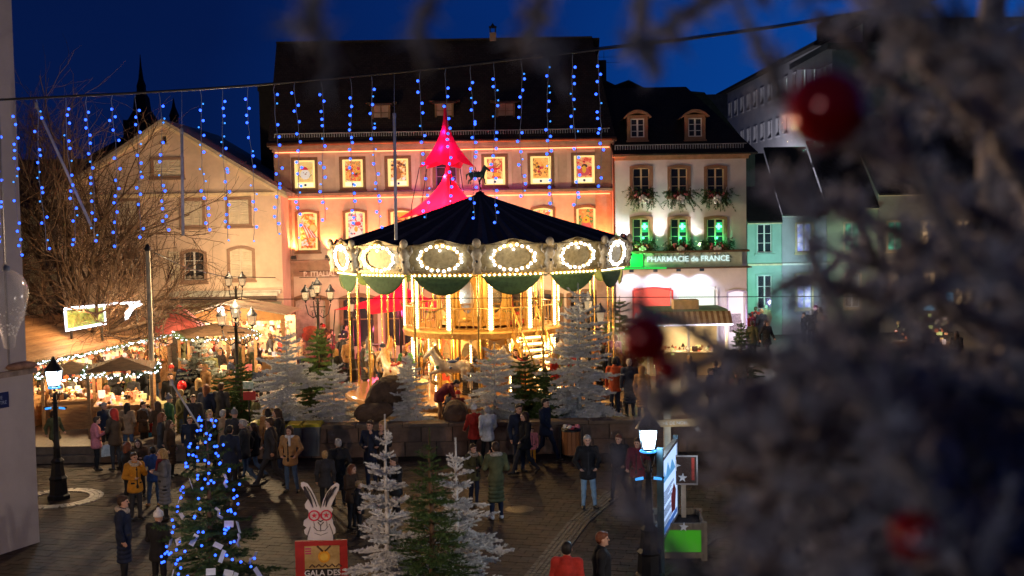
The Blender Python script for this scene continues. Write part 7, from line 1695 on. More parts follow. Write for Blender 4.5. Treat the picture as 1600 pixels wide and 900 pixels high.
q = MB(); q.bb(-.30, .27, -.03, .0, p.z - .30, p.z + .33); q.build('panel', mat('brown enamel panel', (.06, .03, .02), .5), t); q = MB(); q.ring([(-.30, p.z - .30), (-.30, p.z + .33), (.27, p.z + .33), (.27, p.z - .3)], [(-.27, p.z - .27), (-.27, p.z + .3), (.24, p.z + .3), (.24, p.z - .27)], -.05, -.03); q.build('frame', mat('grey sign frame', (.38, .33, .30), .6), t)
q = MB(); q.bb(-.08, .02, 0, .06, 0.5, p.z + .1); q.build('post', mat('pale post', (.42, .34, .24), .7), t); q = MB(); q.bb(.14, .2, -.04, -.03, p.z - .2, p.z + .28); q.build('red_stripe', mat('red stripe', (.5, .05, .03), .5), t); star_at(t, -.22, -.07, p.z + .12, .13, .3); star_at(t, -.05, -.07, p.z - .14, .10, .1)
p = W(1045, 661, 24.8); t = empty('arrow_sign', (p.x, 24.8, 0), rad(4), 'wooden arrow shaped direction sign on a squared post behind the bright lamp', 'sign'); L = .75
q = MB(); q.prism([(-.62, -.08), (.58, -.08), (.75, .0), (.58, .09), (-.62, .06)], -.03, .03, 0, (0, 0, p.z)); q.build('arrow_board', mat('honey timber', (.55, .36, .16), .6, 0, .2, 4), t); q = MB(); q.box((-.02, .1, p.z / 2 + .3), (.14, .12, p.z + .6), 0); q.build('post', mat('pale square post', (.5, .42, .3), .7, 0, .2, 4), t)
q = MB(); q.box((.1, .06, p.z + .28), (.4, .03, .14), 0, M=Matrix.Rotation(-.5, 3, 'Y')); q.build('upper_board', mat('honey timber', (.5, .3, .1)), t)
text('letters', 'MARCHE DE NOEL', .10, STARM, t, (.0, -.035, p.z), depth=.003); star_at(t, -.6, -.06, p.z + .03, .08); star_at(t, .62, -.06, p.z - .14, .08)
p = G(388, 690, .0); t = empty('notice_board', (W(388, 610, 35.6).x, 35.6, 0), 0, 'small green and white notice over a red panel on a thin post among the crowd', 'sign'); z_ = W(388, 605, 35.6).z
q = MB(); q.bb(-.16, .16, -.02, .02, z_ - .05, z_ + .18); q.build('notice', mat('white green notice', (.15, .4, .2), .5, 0, .2, 12, col2=(.8, .8, .75)), t); q = MB(); q.bb(-.16, .22, -.02, .02, z_ - .4, z_ - .13); q.build('red_panel', RED, t); q = MB(); q.tube([(0, .04, .3), (0, .04, z_ + .1)], .025, 6); q.build('post', IRON, t)
# cafe tables and chairs by the carousel
ALU = mat('brushed aluminium', (.55, .55, .55), .35, .8, .1)
def chair(p, rz, lab):
    t = empty('metal_chair', p, rz, lab, 'chair', 'cafe chairs at the carousel terrace')
    for sx in (-1, 1): 
        q = MB(); q.tube([(sx * .22, -.2, 0), (sx * .2, -.18, .45), (sx * .2, .2, .47), (sx * .19, .26, .85)], .014, 5); q.build('side_frame', ALU, t); q = MB(); q.tube([(sx * .22, .26, 0), (sx * .2, .12, .45)], .014, 5); q.build('leg', ALU, t)
    q = MB(); q.bb(-.2, .2, -.2, .2, .45, .475); q.build('seat', mat('tan seat', (.45, .30, .12), .6), t); q = MB(); q.bb(-.18, .18, .235, .255, .58, .86); q.build('backrest', MATS['tan seat'], t)
def table(p, lab):
    t = empty('round_table', p, 0, lab, 'table', 'cafe tables at the carousel terrace'); q = MB(); q.lathe([(0, .74), (.38, .74), (.4, .72), (.38, .7), (0, .7)], 20); q.build('tabletop', ALU, t); q = MB(); q.lathe([(.28, 0), (.26, .03), (.04, .06), (.035, .7)], 12); q.build('stand', IRON, t)
def GT(px, py): return G(px, py, TZ)
table(GT(962, 640), 'round metal table behind the rust coated visitor right of the tallest fir'); chair(GT(943, 650), 2.0, 'metal chair left of the round table right of the tallest fir'); chair(GT(985, 648), -1.2, 'metal chair right of the round table right of the tallest fir')
table(GT(590, 560), 'round table at the left of the carousel among seated visitors'); chair(GT(545, 574), 1.0, 'tan metal chair facing the left carousel poles'); chair(GT(552, 560), .2, 'tan metal chair just behind the other one left of the carousel')
# pole base wine coloured at the left of the carousel
p = GT(563, 585); q = MB(); q.lathe([(.16, 0), (.16, .9), (.1, 1.0), (.06, 1.1), (.05, 3.9)], 12); o = q.build('terrace_column', mat('wine red sleeve', (.10, .02, .025), .5), None, loc=p); tag(o, 'wine coloured pole foot sleeve standing at the left of the carousel', 'pole')
# glass lamp globe hanging at the very left, snow speckled
p = W(12, 478, 9.0); t = empty('hanging_glass_globe', p, 0, 'snow speckled clear glass globe hanging at the left edge of view', 'glass ornament')
gl = bpy.data.materials.new('clear speckled glass'); gl.use_nodes = True; b_ = gl.node_tree.nodes['Principled BSDF']; b_.inputs['Roughness'].default_value = .15; b_.inputs['Base Color'].default_value = (.7, .66, .62, 1); b_.inputs['Alpha'].default_value = .30; b_.inputs['Specular IOR Level'].default_value = .8
q = MB(); q.lathe([(.0, -.34), (.04, -.33), (.06, -.22), (.12, -.08), (.155, .06), (.155, .15), (.12, .23), (.05, .28), (.0, .285)], 22); q.build('globe', gl, t); q = MB(); r_ = random.Random(3)
for k in range(70): a = r_.uniform(0, 2 * PI); z_ = r_.uniform(-.24, -.02); rr = .05 + .1 * (z_ + .24) / .22; q.ball((rr * math.cos(a), rr * math.sin(a), z_), r_.uniform(.003, .007), 0, 5, 4)
q.build('snow_specks', mat('fake snow', (.8, .8, .8), .8), t); tag(descend(t)[-1], kind='stuff'); q = MB(); q.tube([(0, 0, .28), (0, 0, 1.7)], .004, 4); q.lathe([(.03, .27), (.03, .31), (.0, .32)], 8); q.build('hook', METG, t)

# ================================================================== PEOPLE
# px, py of the feet, py of the head top (or None), level, pose, facing (0 = towards camera, positive = turning to photo right), coat, long, legs, hair, extras, label
def who(px, pf, ph_, z, kind, face, coat, long, legs, hair, extra, label, sc=None, shoes=None, group='visitors on the square'):
    p = G(px, pf, z)
    if sc is None:
        sc = 1.0
        if ph_:
            h = W(px, ph_, p.y).z - z; sc = max(.86, min(1.1, h / (1.77 if kind not in ('sit', 'bend') else 1.3)))
    return person(p, rad(face), kind, sc, coat, long, legs, hair, extra, label, group, shoes)
S, L_, B_, Bn, Hd = (lambda c: ('short', c)), (lambda c: ('long', c)), (lambda c: ('bob', c)), (lambda c: ('beanie', c)), (lambda c: ('hood', c))
who(152, 735, 650, 0, 'hold', 120, 'pink', False, 'black', S('brown'), None, 'person in pink jacket and black trousers near the left street lamp')
who(166, 712, 628, 0, 'stand', 60, 'navy', False, 'black', S('grey'), None, 'balding person in dark navy coat behind the pink jacket')
who(203, 688, 606, 0, 'hold', 10, 'navy', False, 'navy', S('brown'), None, 'person in dark clothes looking at a phone near the kiosk')
who(224, 694, 614, 0, 'stand', -10, 'black', True, 'black', S('grey'), [('scarf', 'white')], 'balding person in open black coat with pale scarf by the shopping bags')
who(213, 812, 706, 0, 'phone', 40, 'mustard', False, 'charcoal', S('brown'), [('fur', 1)], 'person in mustard yellow parka with fur hood standing in the left group')
who(203, 790, 690, 0, 'stand', 150, 'black', False, 'black', B_('auburn'), None, 'person in black coat behind the mustard parka')
who(219, 776, 685, 0, 'hold', 10, 'brown', False, 'black', L_('brown'), None, 'person with brown hair facing the camera behind the mustard parka')
who(259, 812, 700, 0, 'hold', -70, 'grey', True, 'black', B_('blonde'), [('scarf', 'burgundy')], 'person in long pale grey coat with blonde bob in the left group')
who(242, 790, 704, 0, 'pockets', -160, 'blue', False, 'jeans', S('black'), None, 'person in blue jacket between the mustard parka and grey coat', shoes='camel')
who(196, 908, 812, 0, 'stand', 100, 'navy', True, 'black', S('brown'), [('fur', 1)], 'person in dark long parka with pale fur hood at the bottom left', sc=.98)
who(250, 930, 824, 0, 'hold', 160, 'black', False, 'black', Bn('white'), None, 'person in black with pale knitted hat beside the blue lit tree', sc=.93)
who(455, 769, 665, 0, 'pockets', -10, 'camel', False, 'jeans', L_('brown'), [('scarf', 'white')], 'person in tan jacket, white scarf and blue jeans before the grey bins')
who(383, 757, 655, 0, 'walk', -90, 'charcoal', False, 'jeans', S('grey'), None, 'grey haired person in jeans walking left past the blue lit tree')
who(425, 762, 652, 0, 'walk2', -95, 'charcoal', False, 'charcoal', S('brown'), None, 'person in dark clothes striding left before the yellow bin')
who(362, 770, 664, 0, 'stand', 170, 'navy', False, 'black', S('black'), None, 'person in navy seen from behind right of the blue lit tree')
who(398, 748, 660, 0, 'walk', -80, 'black', False, 'jeans', B_('brown'), None, 'person in black jacket and jeans between the two walking left')
who(268, 745, 656, 0, 'stand', 80, 'brown', True, 'black', L_('brown'), None, 'person in long brown coat left of the tip of the blue lit tree')
who(299, 732, 650, 0, 'stand', 20, 'navy', False, 'black', S('brown'), None, 'person in navy standing left of the pair with white scarves')
who(330, 735, 640, 0, 'stand', 40, 'black', False, 'black', B_('blonde'), [('scarf', 'white')], 'blonde person with thick white scarf behind the blue lit tree tip')
who(351, 733, 640, 0, 'stand', 160, 'beige', False, 'black', S('grey'), None, 'person in beige with grey hair behind the blue lit tree')
who(369, 736, 640, 0, 'stand', 170, 'charcoal', False, 'black', Bn('grey'), None, 'person in grey flat hat seen from behind near the wall')
who(581, 764, 656, 0, 'phone', -20, 'navy', False, 'navy', S('brown'), None, 'person in navy coat with hand at mouth behind the foreground flocked fir')
who(600, 764, 657, 0, 'phone', -30, 'black', False, 'black', B_('blonde'), [('fur', 1)], 'person in black coat with fair hair right of the navy coated one')
who(531, 788, 685, 0, 'pockets', 200, 'black', True, 'black', S('grey'), None, 'grey haired person in long black coat seen from behind')
who(510, 800, 708, 0, 'stand', 185, 'charcoal', False, 'black', S('blonde'), None, 'blonde person in dark quilted coat seen from behind beside the grey haired one')
who(551, 826, 733, 0, 'hold', 60, 'brown', False, 'black', L_('auburn'), None, 'person with curly auburn hair left of the foreground flocked fir')
who(562, 838, 748, 0, 'stand', 90, 'black', False, 'black', S('blonde'), None, 'child with light brown hair in front of the auburn haired person', sc=.72)
who(620, 816, 712, 0, 'hold', -60, 'black', False, 'black', S('brown'), [('scarf', 'grey')], 'person in black with grey hood between the foreground firs')
who(742, 722, 633, 0, 'walk', -150, 'red', False, 'black', Bn('white'), None, 'person in bright red coat and white hat by the low wall')
who(763, 726, 634, 0, 'walk2', -165, 'white', False, 'black', S('grey'), None, 'person in white jacket walking beside the red coat')
who(741, 790, 693, 0, 'phone', 40, 'olive', False, 'navy', S('brown'), [('fur', 1)], 'person in dark olive parka with glasses facing the green parka')
who(776, 811, 690, 0, 'phone', -160, 'olive', True, 'navy', S('brown'), [('fur', 1)], 'person in long green parka with fur hood, white soled shoes', shoes='white')
who(812, 738, 622, 0, 'stand', 30, 'navy', False, 'navy', S('black'), None, 'tall person in navy near the wall left of the wooden bin')
who(821, 742, 643, 0, 'walk', -60, 'black', False, 'charcoal', B_('brown'), None, 'person with yellow shoulder bag strap beside the tall navy one')
who(853, 721, 622, 0, 'walk2', 60, 'navy', False, 'navy', S('black'), None, 'person in navy walking right towards the wooden bin')
who(832, 726, 660, 0, 'stand', 0, 'pink', False, 'mustard', S('brown'), None, 'small child in pink and yellow between the walkers near the wall', sc=.62)
who(919, 795, 679, 0, 'pockets', 5, 'black', False, 'paleblue', S('grey'), None, 'grey haired person in black jacket and pale baggy jeans')
who(968, 781, 678, 0, 'walk', -25, 'black', False, 'black', S('auburn'), None, 'person in black with patterned bag walking behind the bright lamp')
who(997, 790, 684, 0, 'walk2', -20, 'burgundy', False, 'charcoal', S('brown'), None, 'person in burgundy jumper just left of the bright lamp')
who(888, 1010, 855, 0, 'stand', 170, 'red', False, 'black', S('black'), None, 'person in bright red orange jacket cut by the bottom edge', sc=1.0)
who(942, 990, 838, 0, 'stand', 90, 'black', False, 'black', S('auburn'), None, 'reddish haired person at the bottom edge right of the orange red jacket', sc=1.0)
# raised terrace, named ones
T_ = TZ
who(961, 648, 558, T_, 'stand', 175, 'rust', False, 'navy', S('black'), None, 'person in rust red jacket seen from behind right of the tallest fir')
who(984, 650, 560, T_, 'stand', 185, 'navy', True, 'black', S('grey'), None, 'person in navy seen from behind beside the rust red jacket')
who(1004, 655, 572, T_, 'stand', 160, 'camel', True, 'black', ('hood', 'camel'), None, 'person in tan hooded coat right of the navy coat')
who(938, 628, 552, T_, 'stand', -60, 'black', False, 'black', S('brown'), None, 'person in black coat just right of the tallest flocked fir')
who(967, 610, 542, T_, 'stand', 150, 'brown', False, 'black', B_('brown'), None, 'person in brown behind the rust red jacket')
who(980, 612, 545, T_, 'stand', -150, 'black', False, 'black', L_('brown'), None, 'long haired person in black behind the navy coat')
who(971, 575, 520, T_, 'hold', 60, 'grey', False, 'black', L_('brown'), None, 'person in grey reaching to a child by the pharmacy fir')
who(980, 560, 515, T_, 'stand', 0, 'teal', False, 'black', S('black'), None, 'small child in bright blue jacket near the pharmacy fir', sc=.7)
who(992, 572, 508, T_, 'stand', -30, 'orange', False, 'black', S('blonde'), None, 'person in orange jacket beside the child in bright blue')
who(996, 556, 493, T_, 'stand', -60, 'pink', False, 'black', Bn('white'), None, 'person in pale pink coat and hat above the orange jacket')
who(985, 548, 484, T_, 'stand', 20, 'black', False, 'black', S('brown'), None, 'person in black by the left edge of the striped kiosk')
who(687, 662, 578, T_, 'bend', 90, 'burgundy', False, 'beige', S('black'), None, 'person in dark plum jumper bending over a child by the wall', sc=1.0)
who(703, 655, 592, T_, 'sit', -60, 'navy', False, 'navy', Hd('navy'), None, 'small hooded child in navy sitting before the bending person', sc=.72)
who(716, 668, 612, T_, 'sit', 20, 'burgundy', False, 'black', Bn('red'), None, 'seated person with red knitted hat beside the right boulder', sc=.9)
who(598, 618, 560, T_, 'stand', 160, 'navy', False, 'black', Bn('red'), None, 'person with red and white hat between carousel and boulders', sc=.95)
who(611, 612, 550, T_, 'stand', 100, 'navy', False, 'black', Hd('grey'), None, 'person with grey hood in front of the carousel at left')
who(626, 618, 562, T_, 'sit', 60, 'brown', False, 'black', S('auburn'), None, 'auburn haired person sitting before the carousel left side')
who(744, 640, 556, T_, 'stand', 170, 'charcoal', True, 'black', S('black'), None, 'person in dark coat carrying a fair child before the carousel')
who(750, 615, 568, T_ + .25, 'stand', 170, 'charcoal', False, 'black', S('blonde'), None, 'fair haired small child held near the dark coated person', sc=.6)
who(571, 610, 518, T_, 'reach', 85, 'charcoal', True, 'charcoal', S('brown'), None, 'person in long grey coat at the left carousel poles')
who(543, 590, 505, T_, 'stand', 160, 'charcoal', True, 'black', S('black'), None, 'broad person in dark grey seen from behind left of the carousel')
who(525, 600, 528, T_, 'sit', 150, 'black', False, 'black', L_('blonde'), None, 'fair haired seated person left of the carousel chairs')
who(493, 602, 530, T_, 'sit', 175, 'burgundy', False, 'black', S('brown'), None, 'seated person in plum coat seen from behind at the lantern fir')
who(400, 598, 541, T_, 'stand', 175, 'olive', True, 'black', S('grey'), None, 'grey haired person in khaki coat with pink bag before the gabled stall')
who(377, 598, 533, T_, 'stand', 60, 'olive', True, 'black', S('brown'), None, 'person in brown green coat left of the khaki coat')
who(340, 595, 534, T_, 'hold', 30, 'black', False, 'black', S('brown'), None, 'person in black leaning to a child near the peaked light string')
who(343, 598, 550, T_, 'stand', 60, 'blue', False, 'black', S('blonde'), None, 'small child in blue beside the person in black', sc=.68)
who(405, 630, 568, T_, 'sit', 40, 'navy', False, 'black', L_('blonde'), None, 'person with long fair hair left of the big flocked fir')
who(269, 668, 582, 0, 'stand', 20, 'black', False, 'jeans', S('brown'), None, 'person in black by the pushchair near the concrete foot')
who(285, 668, 609, 0, 'stand', 170, 'grey', False, 'black', Bn('white'), None, 'small child in pale grey coat holding a red balloon', sc=.75)
who(312, 662, 575, 0, 'bend', -60, 'black', False, 'black', S('black'), None, 'person in black cap bending over the pushchair')
who(325, 690, 600, 0, 'stand', 175, 'navy', False, 'navy', L_('auburn'), None, 'person in navy jacket with red and white shoulder stripe')
who(348, 690, 590, 0, 'stand', 165, 'charcoal', False, 'black', S('brown'), None, 'person in dark grey next to the striped jacket')
who(313, 680, 590, 0, 'stand', 165, 'black', False, 'black', L_('blonde'), None, 'long blonde haired person left of the striped jacket')
who(117, 680, 597, 0, 'stand', 170, 'black', True, 'black', Hd('charcoal'), None, 'person in long black coat and grey hood near the left lantern')
who(136, 676, 594, 0, 'stand', 185, 'charcoal', True, 'black', S('brown'), None, 'person in dark grey coat with light collar near the left kiosk')
who(168, 668, 584, 0, 'stand', 150, 'olive', True, 'black', L_('blonde'), None, 'tall person in long khaki coat with light hair before the kiosk')
who(98, 690, 600, 0, 'stand', 160, 'charcoal', False, 'black', Bn('grey'), None, 'person with woolly hat just right of the left lantern')
who(87, 718, 650, 0, 'walk', 60, 'olive', False, 'black', B_('brown'), None, 'blurred person in olive passing behind the left lamp post')
who(148, 655, 590, T_, 'stand', -20, 'red', False, 'black', S('auburn'), None, 'person in red coat with ginger hair inside the crowd by the kiosk')
who(106, 655, 590, T_, 'stand', 0, 'brown', False, 'black', ('beanie', 'orange'), None, 'person with orange knitted hat by the left kiosk')
who(211, 655, 588, T_, 'stand', 170, 'charcoal', True, 'black', Bn('white'), None, 'person with cream hat left of the concrete foot')
# right side street
who(1197, 532, 476, T_, 'stand', 200, 'beige', False, 'black', S('grey'), None, 'person in cream jacket, farthest of the group on the lit pavement')
who(1181, 532, 479, T_, 'stand', 160, 'red', False, 'black', S('brown'), None, 'person in red jacket in the small group on the lit pavement')
who(1190, 542, 482, T_, 'stand', 190, 'black', False, 'black', S('blonde'), None, 'person in black between the red and cream jackets')
who(1222, 520, 475, T_, 'walk', 70, 'teal', False, 'black', S('brown'), None, 'person in bright blue jacket walking on the lit pavement')
who(1176, 562, 501, T_, 'stand', 150, 'olive', False, 'black', S('brown'), None, 'person in checked olive jacket right of the green fir by the kiosk')
who(1198, 565, 500, T_, 'walk', 30, 'black', False, 'black', B_('brown'), None, 'person in black just right of the olive jacket')
who(1078, 622, 555, T_, 'stand', 175, 'brown', True, 'black', L_('blonde'), None, 'fair haired person with rucksack in brown seen between branches')
who(1075, 640, 570, T_, 'stand', 175, 'white', False, 'black', S('brown'), None, 'person in white jacket seen between dark branches')
who(1110, 650, 575, T_, 'stand', 60, 'navy', False, 'black', S('brown'), None, 'person in navy right of the white jacket between branches')
who(1158, 622, 545, T_, 'stand', 20, 'brown', False, 'black', S('brown'), None, 'person in brown standing behind the frosted branches')
who(1480, 790, 650, 0, 'stand', -70, 'blue', False, 'black', S('black'), None, 'person in blue seen in a gap at the far right edge')
# dense crowd: every one its own colours
rc = random.Random(99); used = set()
CC = ['black', 'navy', 'charcoal', 'brown', 'olive', 'grey', 'burgundy', 'beige', 'red', 'camel', 'purple', 'green', 'rust', 'blue']; CWt = [9, 7, 7, 5, 4, 3, 3, 2, 2, 2, 2, 1, 1, 1]
HN = {'short': 'short %s hair', 'long': 'long %s hair', 'bob': '%s bob', 'beanie': '%s knitted hat', 'hood': '%s hood up'}
placed = [o.location.copy() for o in COL.objects if o.get('category') == 'person']
def crowd(n, x0, x1, f0, f1, z, where, near=None, gap=.33, facing=None):
    made = 0; tries = 0
    while made < n and tries < n * 30:
        tries += 1; px, pf = rc.uniform(x0, x1), rc.uniform(f0, f1); p = G(px, pf, z)
        if any((p - q_).length < gap for q_ in placed): continue
        if near and not near(p): continue
        ct = rc.choices(CC, CWt)[0]; st = rc.choices(['short', 'long', 'bob', 'beanie', 'hood'], [6, 2, 3, 3, 1])[0]; hc = rc.choice(['black', 'brown', 'blonde', 'grey', 'auburn', 'brown']) if st in ('short', 'long', 'bob') else rc.choice(['black', 'red', 'white', 'grey', 'navy', 'burgundy'])
        lg = rc.random() < .3
        lab = '%s %scoat, %s, %s' % (ct, 'long ' if lg else '', HN[st] % hc, where); lab = 'person in ' + lab
        if lab in used: continue
        used.add(lab); placed.append(p); made += 1
        fa = rc.uniform(0, 360) if facing is None else facing + rc.gauss(0, 50)
        person(p, rad(fa), rc.choice(['stand', 'pockets', 'hold', 'stand', 'phone']), rc.uniform(.9, 1.06), ct, lg, rc.choice(['black', 'navy', 'jeans', 'charcoal', 'brown']), (st, hc), [('scarf', rc.choice(['red', 'white', 'beige', 'grey']))] if rc.random() < .18 and st != 'hood' else None, lab, 'crowd at the market')
crowd(42, 62, 245, 598, 655, T_, 'at the left kiosks')
crowd(10, 62, 180, 640, 690, 0, 'behind the left street lamp')
crowd(42, 285, 425, 548, 602, T_, 'between olive fir and gabled stall')
crowd(26, 395, 480, 535, 585, T_, 'before the large facade near the lanterns')
crowd(8, 270, 400, 610, 650, T_, 'near the notice board')
crowd(16, 490, 560, 540, 600, T_, 'left of the carousel', facing=90)
inring = lambda p: 3.2 < math.hypot(p.x - CX, p.y - CY) < 4.6
crowd(12, 590, 900, 560, 625, TZ + P0, 'on the carousel platform', inring, .8)
crowd(14, 930, 1040, 555, 620, T_, 'right of the carousel')
crowd(10, 1160, 1330, 505, 560, T_, 'on the lit pavement')
crowd(2, 1050, 1170, 570, 640, T_, 'behind the frosted branches')
crowd(3, 1330, 1560, 520, 600, T_, 'far right behind the branches')
crowd(12, 180, 440, 695, 745, 0, 'walking on the lower square near the wall', gap=.5)
crowd(3, 640, 860, 612, 640, T_, 'between the flocked firs before the carousel')
# things people carry
def bag(px, py, Y, col, lab, s=1.0):
    p = W(px, py, Y); q = MB(); v = [(-.16, -.06, 0), (.16, -.06, 0), (.16, .06, 0), (-.16, .06, 0), (-.17, -.08, .34), (.17, -.08, .34), (.17, .08, .34), (-.17, .08, .34)]; q.add(v, [(3, 2, 1, 0), (0, 1, 5, 4), (1, 2, 6, 5), (2, 3, 7, 6), (3, 0, 4, 7)])
    t = empty('shopping_bag', (p.x, p.y, p.z - .2), rad(25), lab, 'bag'); t.scale = (s,) * 3; q.build('bag_body', CLO[col], t)
    q = MB(); q.tube([(-.09, -.06, .33), (-.07, -.06, .46), (.07, -.06, .46), (.09, -.06, .33)], .008, 4); q.tube([(-.09, .06, .33), (-.07, .06, .46), (.07, .06, .46), (.09, .06, .33)], .008, 4); q.build('handles', CLO['black'], t); descend(t)[-1]['kind'] = 'stuff'
bag(167, 702, 33.4, 'white', 'white carrier bag with dark print held by the pink jacket'); bag(232, 668, 36.2, 'red', 'red paper bag beside the open black coat'); bag(242, 662, 36.3, 'white', 'white paper bag behind the red one', .9); bag(230, 680, 36, 'teal', 'teal paper bag under the red one', .8)
bag(388, 572, 44.5, 'pink', 'pink handbag at the side of the khaki coat', .8); bag(666, 590, 42, 'white', 'white bag lying by the carousel platform edge', .8)
p = W(284, 603, 38.6); q = MB(); q.ball((0, 0, 0), .16, 0, 12, 9, (1, 1, 1.15)); q.lathe([(.0, -.2), (.02, -.19), (.005, -.17)], 6); q.tube([(0, 0, -.18), (.02, 0, -.6)], .004, 4); o = q.build('balloon', mat('red balloon', (.6, .02, .02), .25), None, loc=p); tag(o, 'red balloon above the small child near the pushchair', 'balloon')
p = G(300, 668, 0); t = empty('pushchair', p, rad(60), 'dark pushchair with yellow lining beside the concrete foot', 'pushchair')
q = MB(); q.add([(-.22, -.2, .35), (.22, -.2, .35), (.22, .25, .4), (-.22, .25, .4), (-.22, .4, .85), (.22, .4, .85)], [(0, 1, 2, 3), (3, 2, 5, 4)]); q.add([(-.23, -.2, .33), (.23, -.2, .33), (.23, .45, .85), (-.23, .45, .85), (.23, -.2, .5), (-.23, -.2, .5)], [(0, 1, 2, 3), (0, 5, 4, 1)]); q.build('seat', CLO['mustard'], t)
q = MB(); q.lathe([(.28, 0), (.24, .15), (.12, .25), (0, .28)], 10, (0, .25, .75), 0, True, 0, PI); q.build('hood', CLO['red'], t)
for sx in (-1, 1):
    q = MB(); q.tube([(sx * .24, -.35, .12), (sx * .23, .1, .5), (sx * .22, .55, 1.0)], .015, 5); q.tube([(sx * .24, .4, .12), (sx * .23, .05, .55)], .015, 5); q.build('frame', IRON, t)
    for yy in (-.35, .4): q = MB(); q.tube([(sx * .27, yy, .12), (sx * .23, yy, .12)], .12, 12); q.build('wheel', IRON, t)

# ================================================================== FROSTED TREE CLOSE TO THE LENS (out of focus)
rng = np.random.default_rng(404)
segs, fw = [], MB()
def fbranch(pts, r, twigL=.10, step=.028, both=True, lvl=0):
    pts = [np.array(p, float) for p in pts]; fine = []
    for i in range(len(pts) - 1):
        n = max(1, int(np.linalg.norm(pts[i + 1] - pts[i]) / .05))
        for k in range(n): fine.append(pts[i] + (pts[i + 1] - pts[i]) * k / n + rng.normal(size=3) * .003)
    fine.append(pts[-1]); m = len(fine)
    fw.tube([tuple(p) for p in fine], [r * (1 - .75 * i / m) + .0015 for i in range(m)], 6)
    for i in range(m - 1):
        a, b = fine[i], fine[i + 1]; d = (b - a) / (np.linalg.norm(b - a) + 1e-9)
        segs.append((a, b))
        if lvl < 2:
            for s in range(4):
                if rng.random() < .30: continue
                ax = rng.normal(size=3); ax -= d * (ax @ d); ax /= np.linalg.norm(ax)
                dd = d * .75 + ax * .7; L = twigL * .62 * (1 - .5 * i / m) * rng.uniform(.5, 1.1)
                p0 = a + (b - a) * rng.random(); p1 = p0 + dd * L
                if L > .055 and lvl == 0 and rng.random() < .5: fbranch([p0, p1], r * .3, L * .45, lvl=lvl + 1)
                else: segs.append((p0, p1)); fw.tube([tuple(p0), tuple(p1)], [.002, .001], 4)
def PW(px, py, d): return tuple(W(px, py, d))
# main boughs: (pixels, depth) pairs give where each hangs in front of the lens, 0.8 to 2.4 m away
B0 = [
    ([(1760, 560, 1.6), (1640, 330, 1.45), (1520, 150, 1.3), (1400, 20, 1.2), (1330, -80, 1.1)], .030, .10),
    ([(1700, 980, 1.5), (1620, 640, 1.5), (1560, 320, 1.6), (1545, -60, 1.7)], .050, .14),
    ([(1640, 420, 1.5), (1480, 300, 1.3), (1330, 230, 1.15), (1215, 150, 1.05), (1170, 40, 1.0)], .012, .12),
    ([(1640, 560, 1.5), (1450, 470, 1.4), (1330, 450, 1.3), (1250, 440, 1.25), (1205, 458, 1.2)], .014, .12),
    ([(1640, 640, 1.5), (1430, 590, 1.3), (1250, 610, 1.2), (1110, 600, 1.1), (1020, 640, 1.05)], .015, .13),
    ([(1640, 620, 1.5), (1420, 600, 1.4), (1260, 600, 1.35), (1130, 545, 1.3), (1060, 500, 1.27), (985, 474, 1.25)], .011, .09),
    ([(1640, 740, 1.5), (1450, 700, 1.3), (1310, 690, 1.2), (1180, 700, 1.1), (1090, 640, 1.05)], .015, .14),
    ([(1680, 860, 1.4), (1490, 800, 1.3), (1340, 790, 1.2), (1230, 830, 1.1), (1180, 930, 1.0)], .016, .15),
    ([(1660, 940, 1.3), (1500, 900, 1.2), (1360, 900, 1.1), (1240, 960, 1.0)], .014, .15),
    ([(1640, 250, 1.6), (1480, 180, 1.5), (1370, 110, 1.4), (1280, 20, 1.3)], .010, .10),
    ([(1600, 480, 1.4), (1440, 380, 1.25), (1350, 330, 1.15), (1250, 310, 1.05), (1190, 270, 1.0)], .010, .12),
    ([(1620, 380, 1.4), (1420, 470, 1.2), (1320, 540, 1.1), (1260, 640, 1.05)], .010, .12),
    ([(1620, 700, 1.4), (1400, 640, 1.2), (1290, 620, 1.1), (1200, 640, 1.0)], .010, .13),
    ([(1620, 780, 1.3), (1400, 740, 1.1), (1300, 750, 1.05), (1230, 780, 1.0)], .010, .13),
    ([(1700, 200, 1.2), (1600, 90, 1.1), (1480, 20, 1.0), (1380, -40, 1.0)], .009, .12),
    ([(1300, -120, 1.2), (1180, -30, 1.1), (1060, 20, 1.0), (1010, 70, .98)], .009, .075),
    ([(1100, -140, 1.1), (1010, -40, 1.0), (1000, 60, .97), (1003, 88, .96)], .008, .06),
    ([(760, -160, 1.0), (690, -40, .9), (660, 40, .87), (668, 110, .86)], .007, .045),
    ([(560, -140, .95), (500, -20, .88), (488, 50, .86), (520, 110, .85)], .007, .045),
    ([(900, -150, 1.1), (840, 0, 1.0), (820, 70, .97), (870, 92, .96)], .007, .045),
    ([(1500, 760, 1.0), (1340, 560, .95), (1270, 420, .92), (1240, 300, .90)], .007, .10),
    ([(1650, 500, 1.0), (1530, 420, .95), (1450, 300, .92), (1400, 200, .90)], .007, .08),
    ([(1560, 930, .95), (1420, 700, .9), (1330, 560, .9)], .008, .12),
    ([(1150, 960, .95), (1060, 870, .92), (985, 800, .9), (960, 720, .9)], .004, .03),
    ([(1650, 820, 1.8), (1500, 620, 1.8), (1400, 480, 1.8), (1330, 330, 1.8)], .014, .18),
    ([(1700, 640, 2.2), (1520, 520, 2.2), (1400, 420, 2.1), (1310, 400, 2.0)], .014, .20),
    ([(1700, 800, 2.2), (1500, 700, 2.2), (1330, 650, 2.1), (1200, 640, 2.0)], .014, .22),
    ([(1700, 900, 2.0), (1540, 860, 2.0), (1380, 830, 1.9), (1240, 880, 1.8)], .014, .22),
]
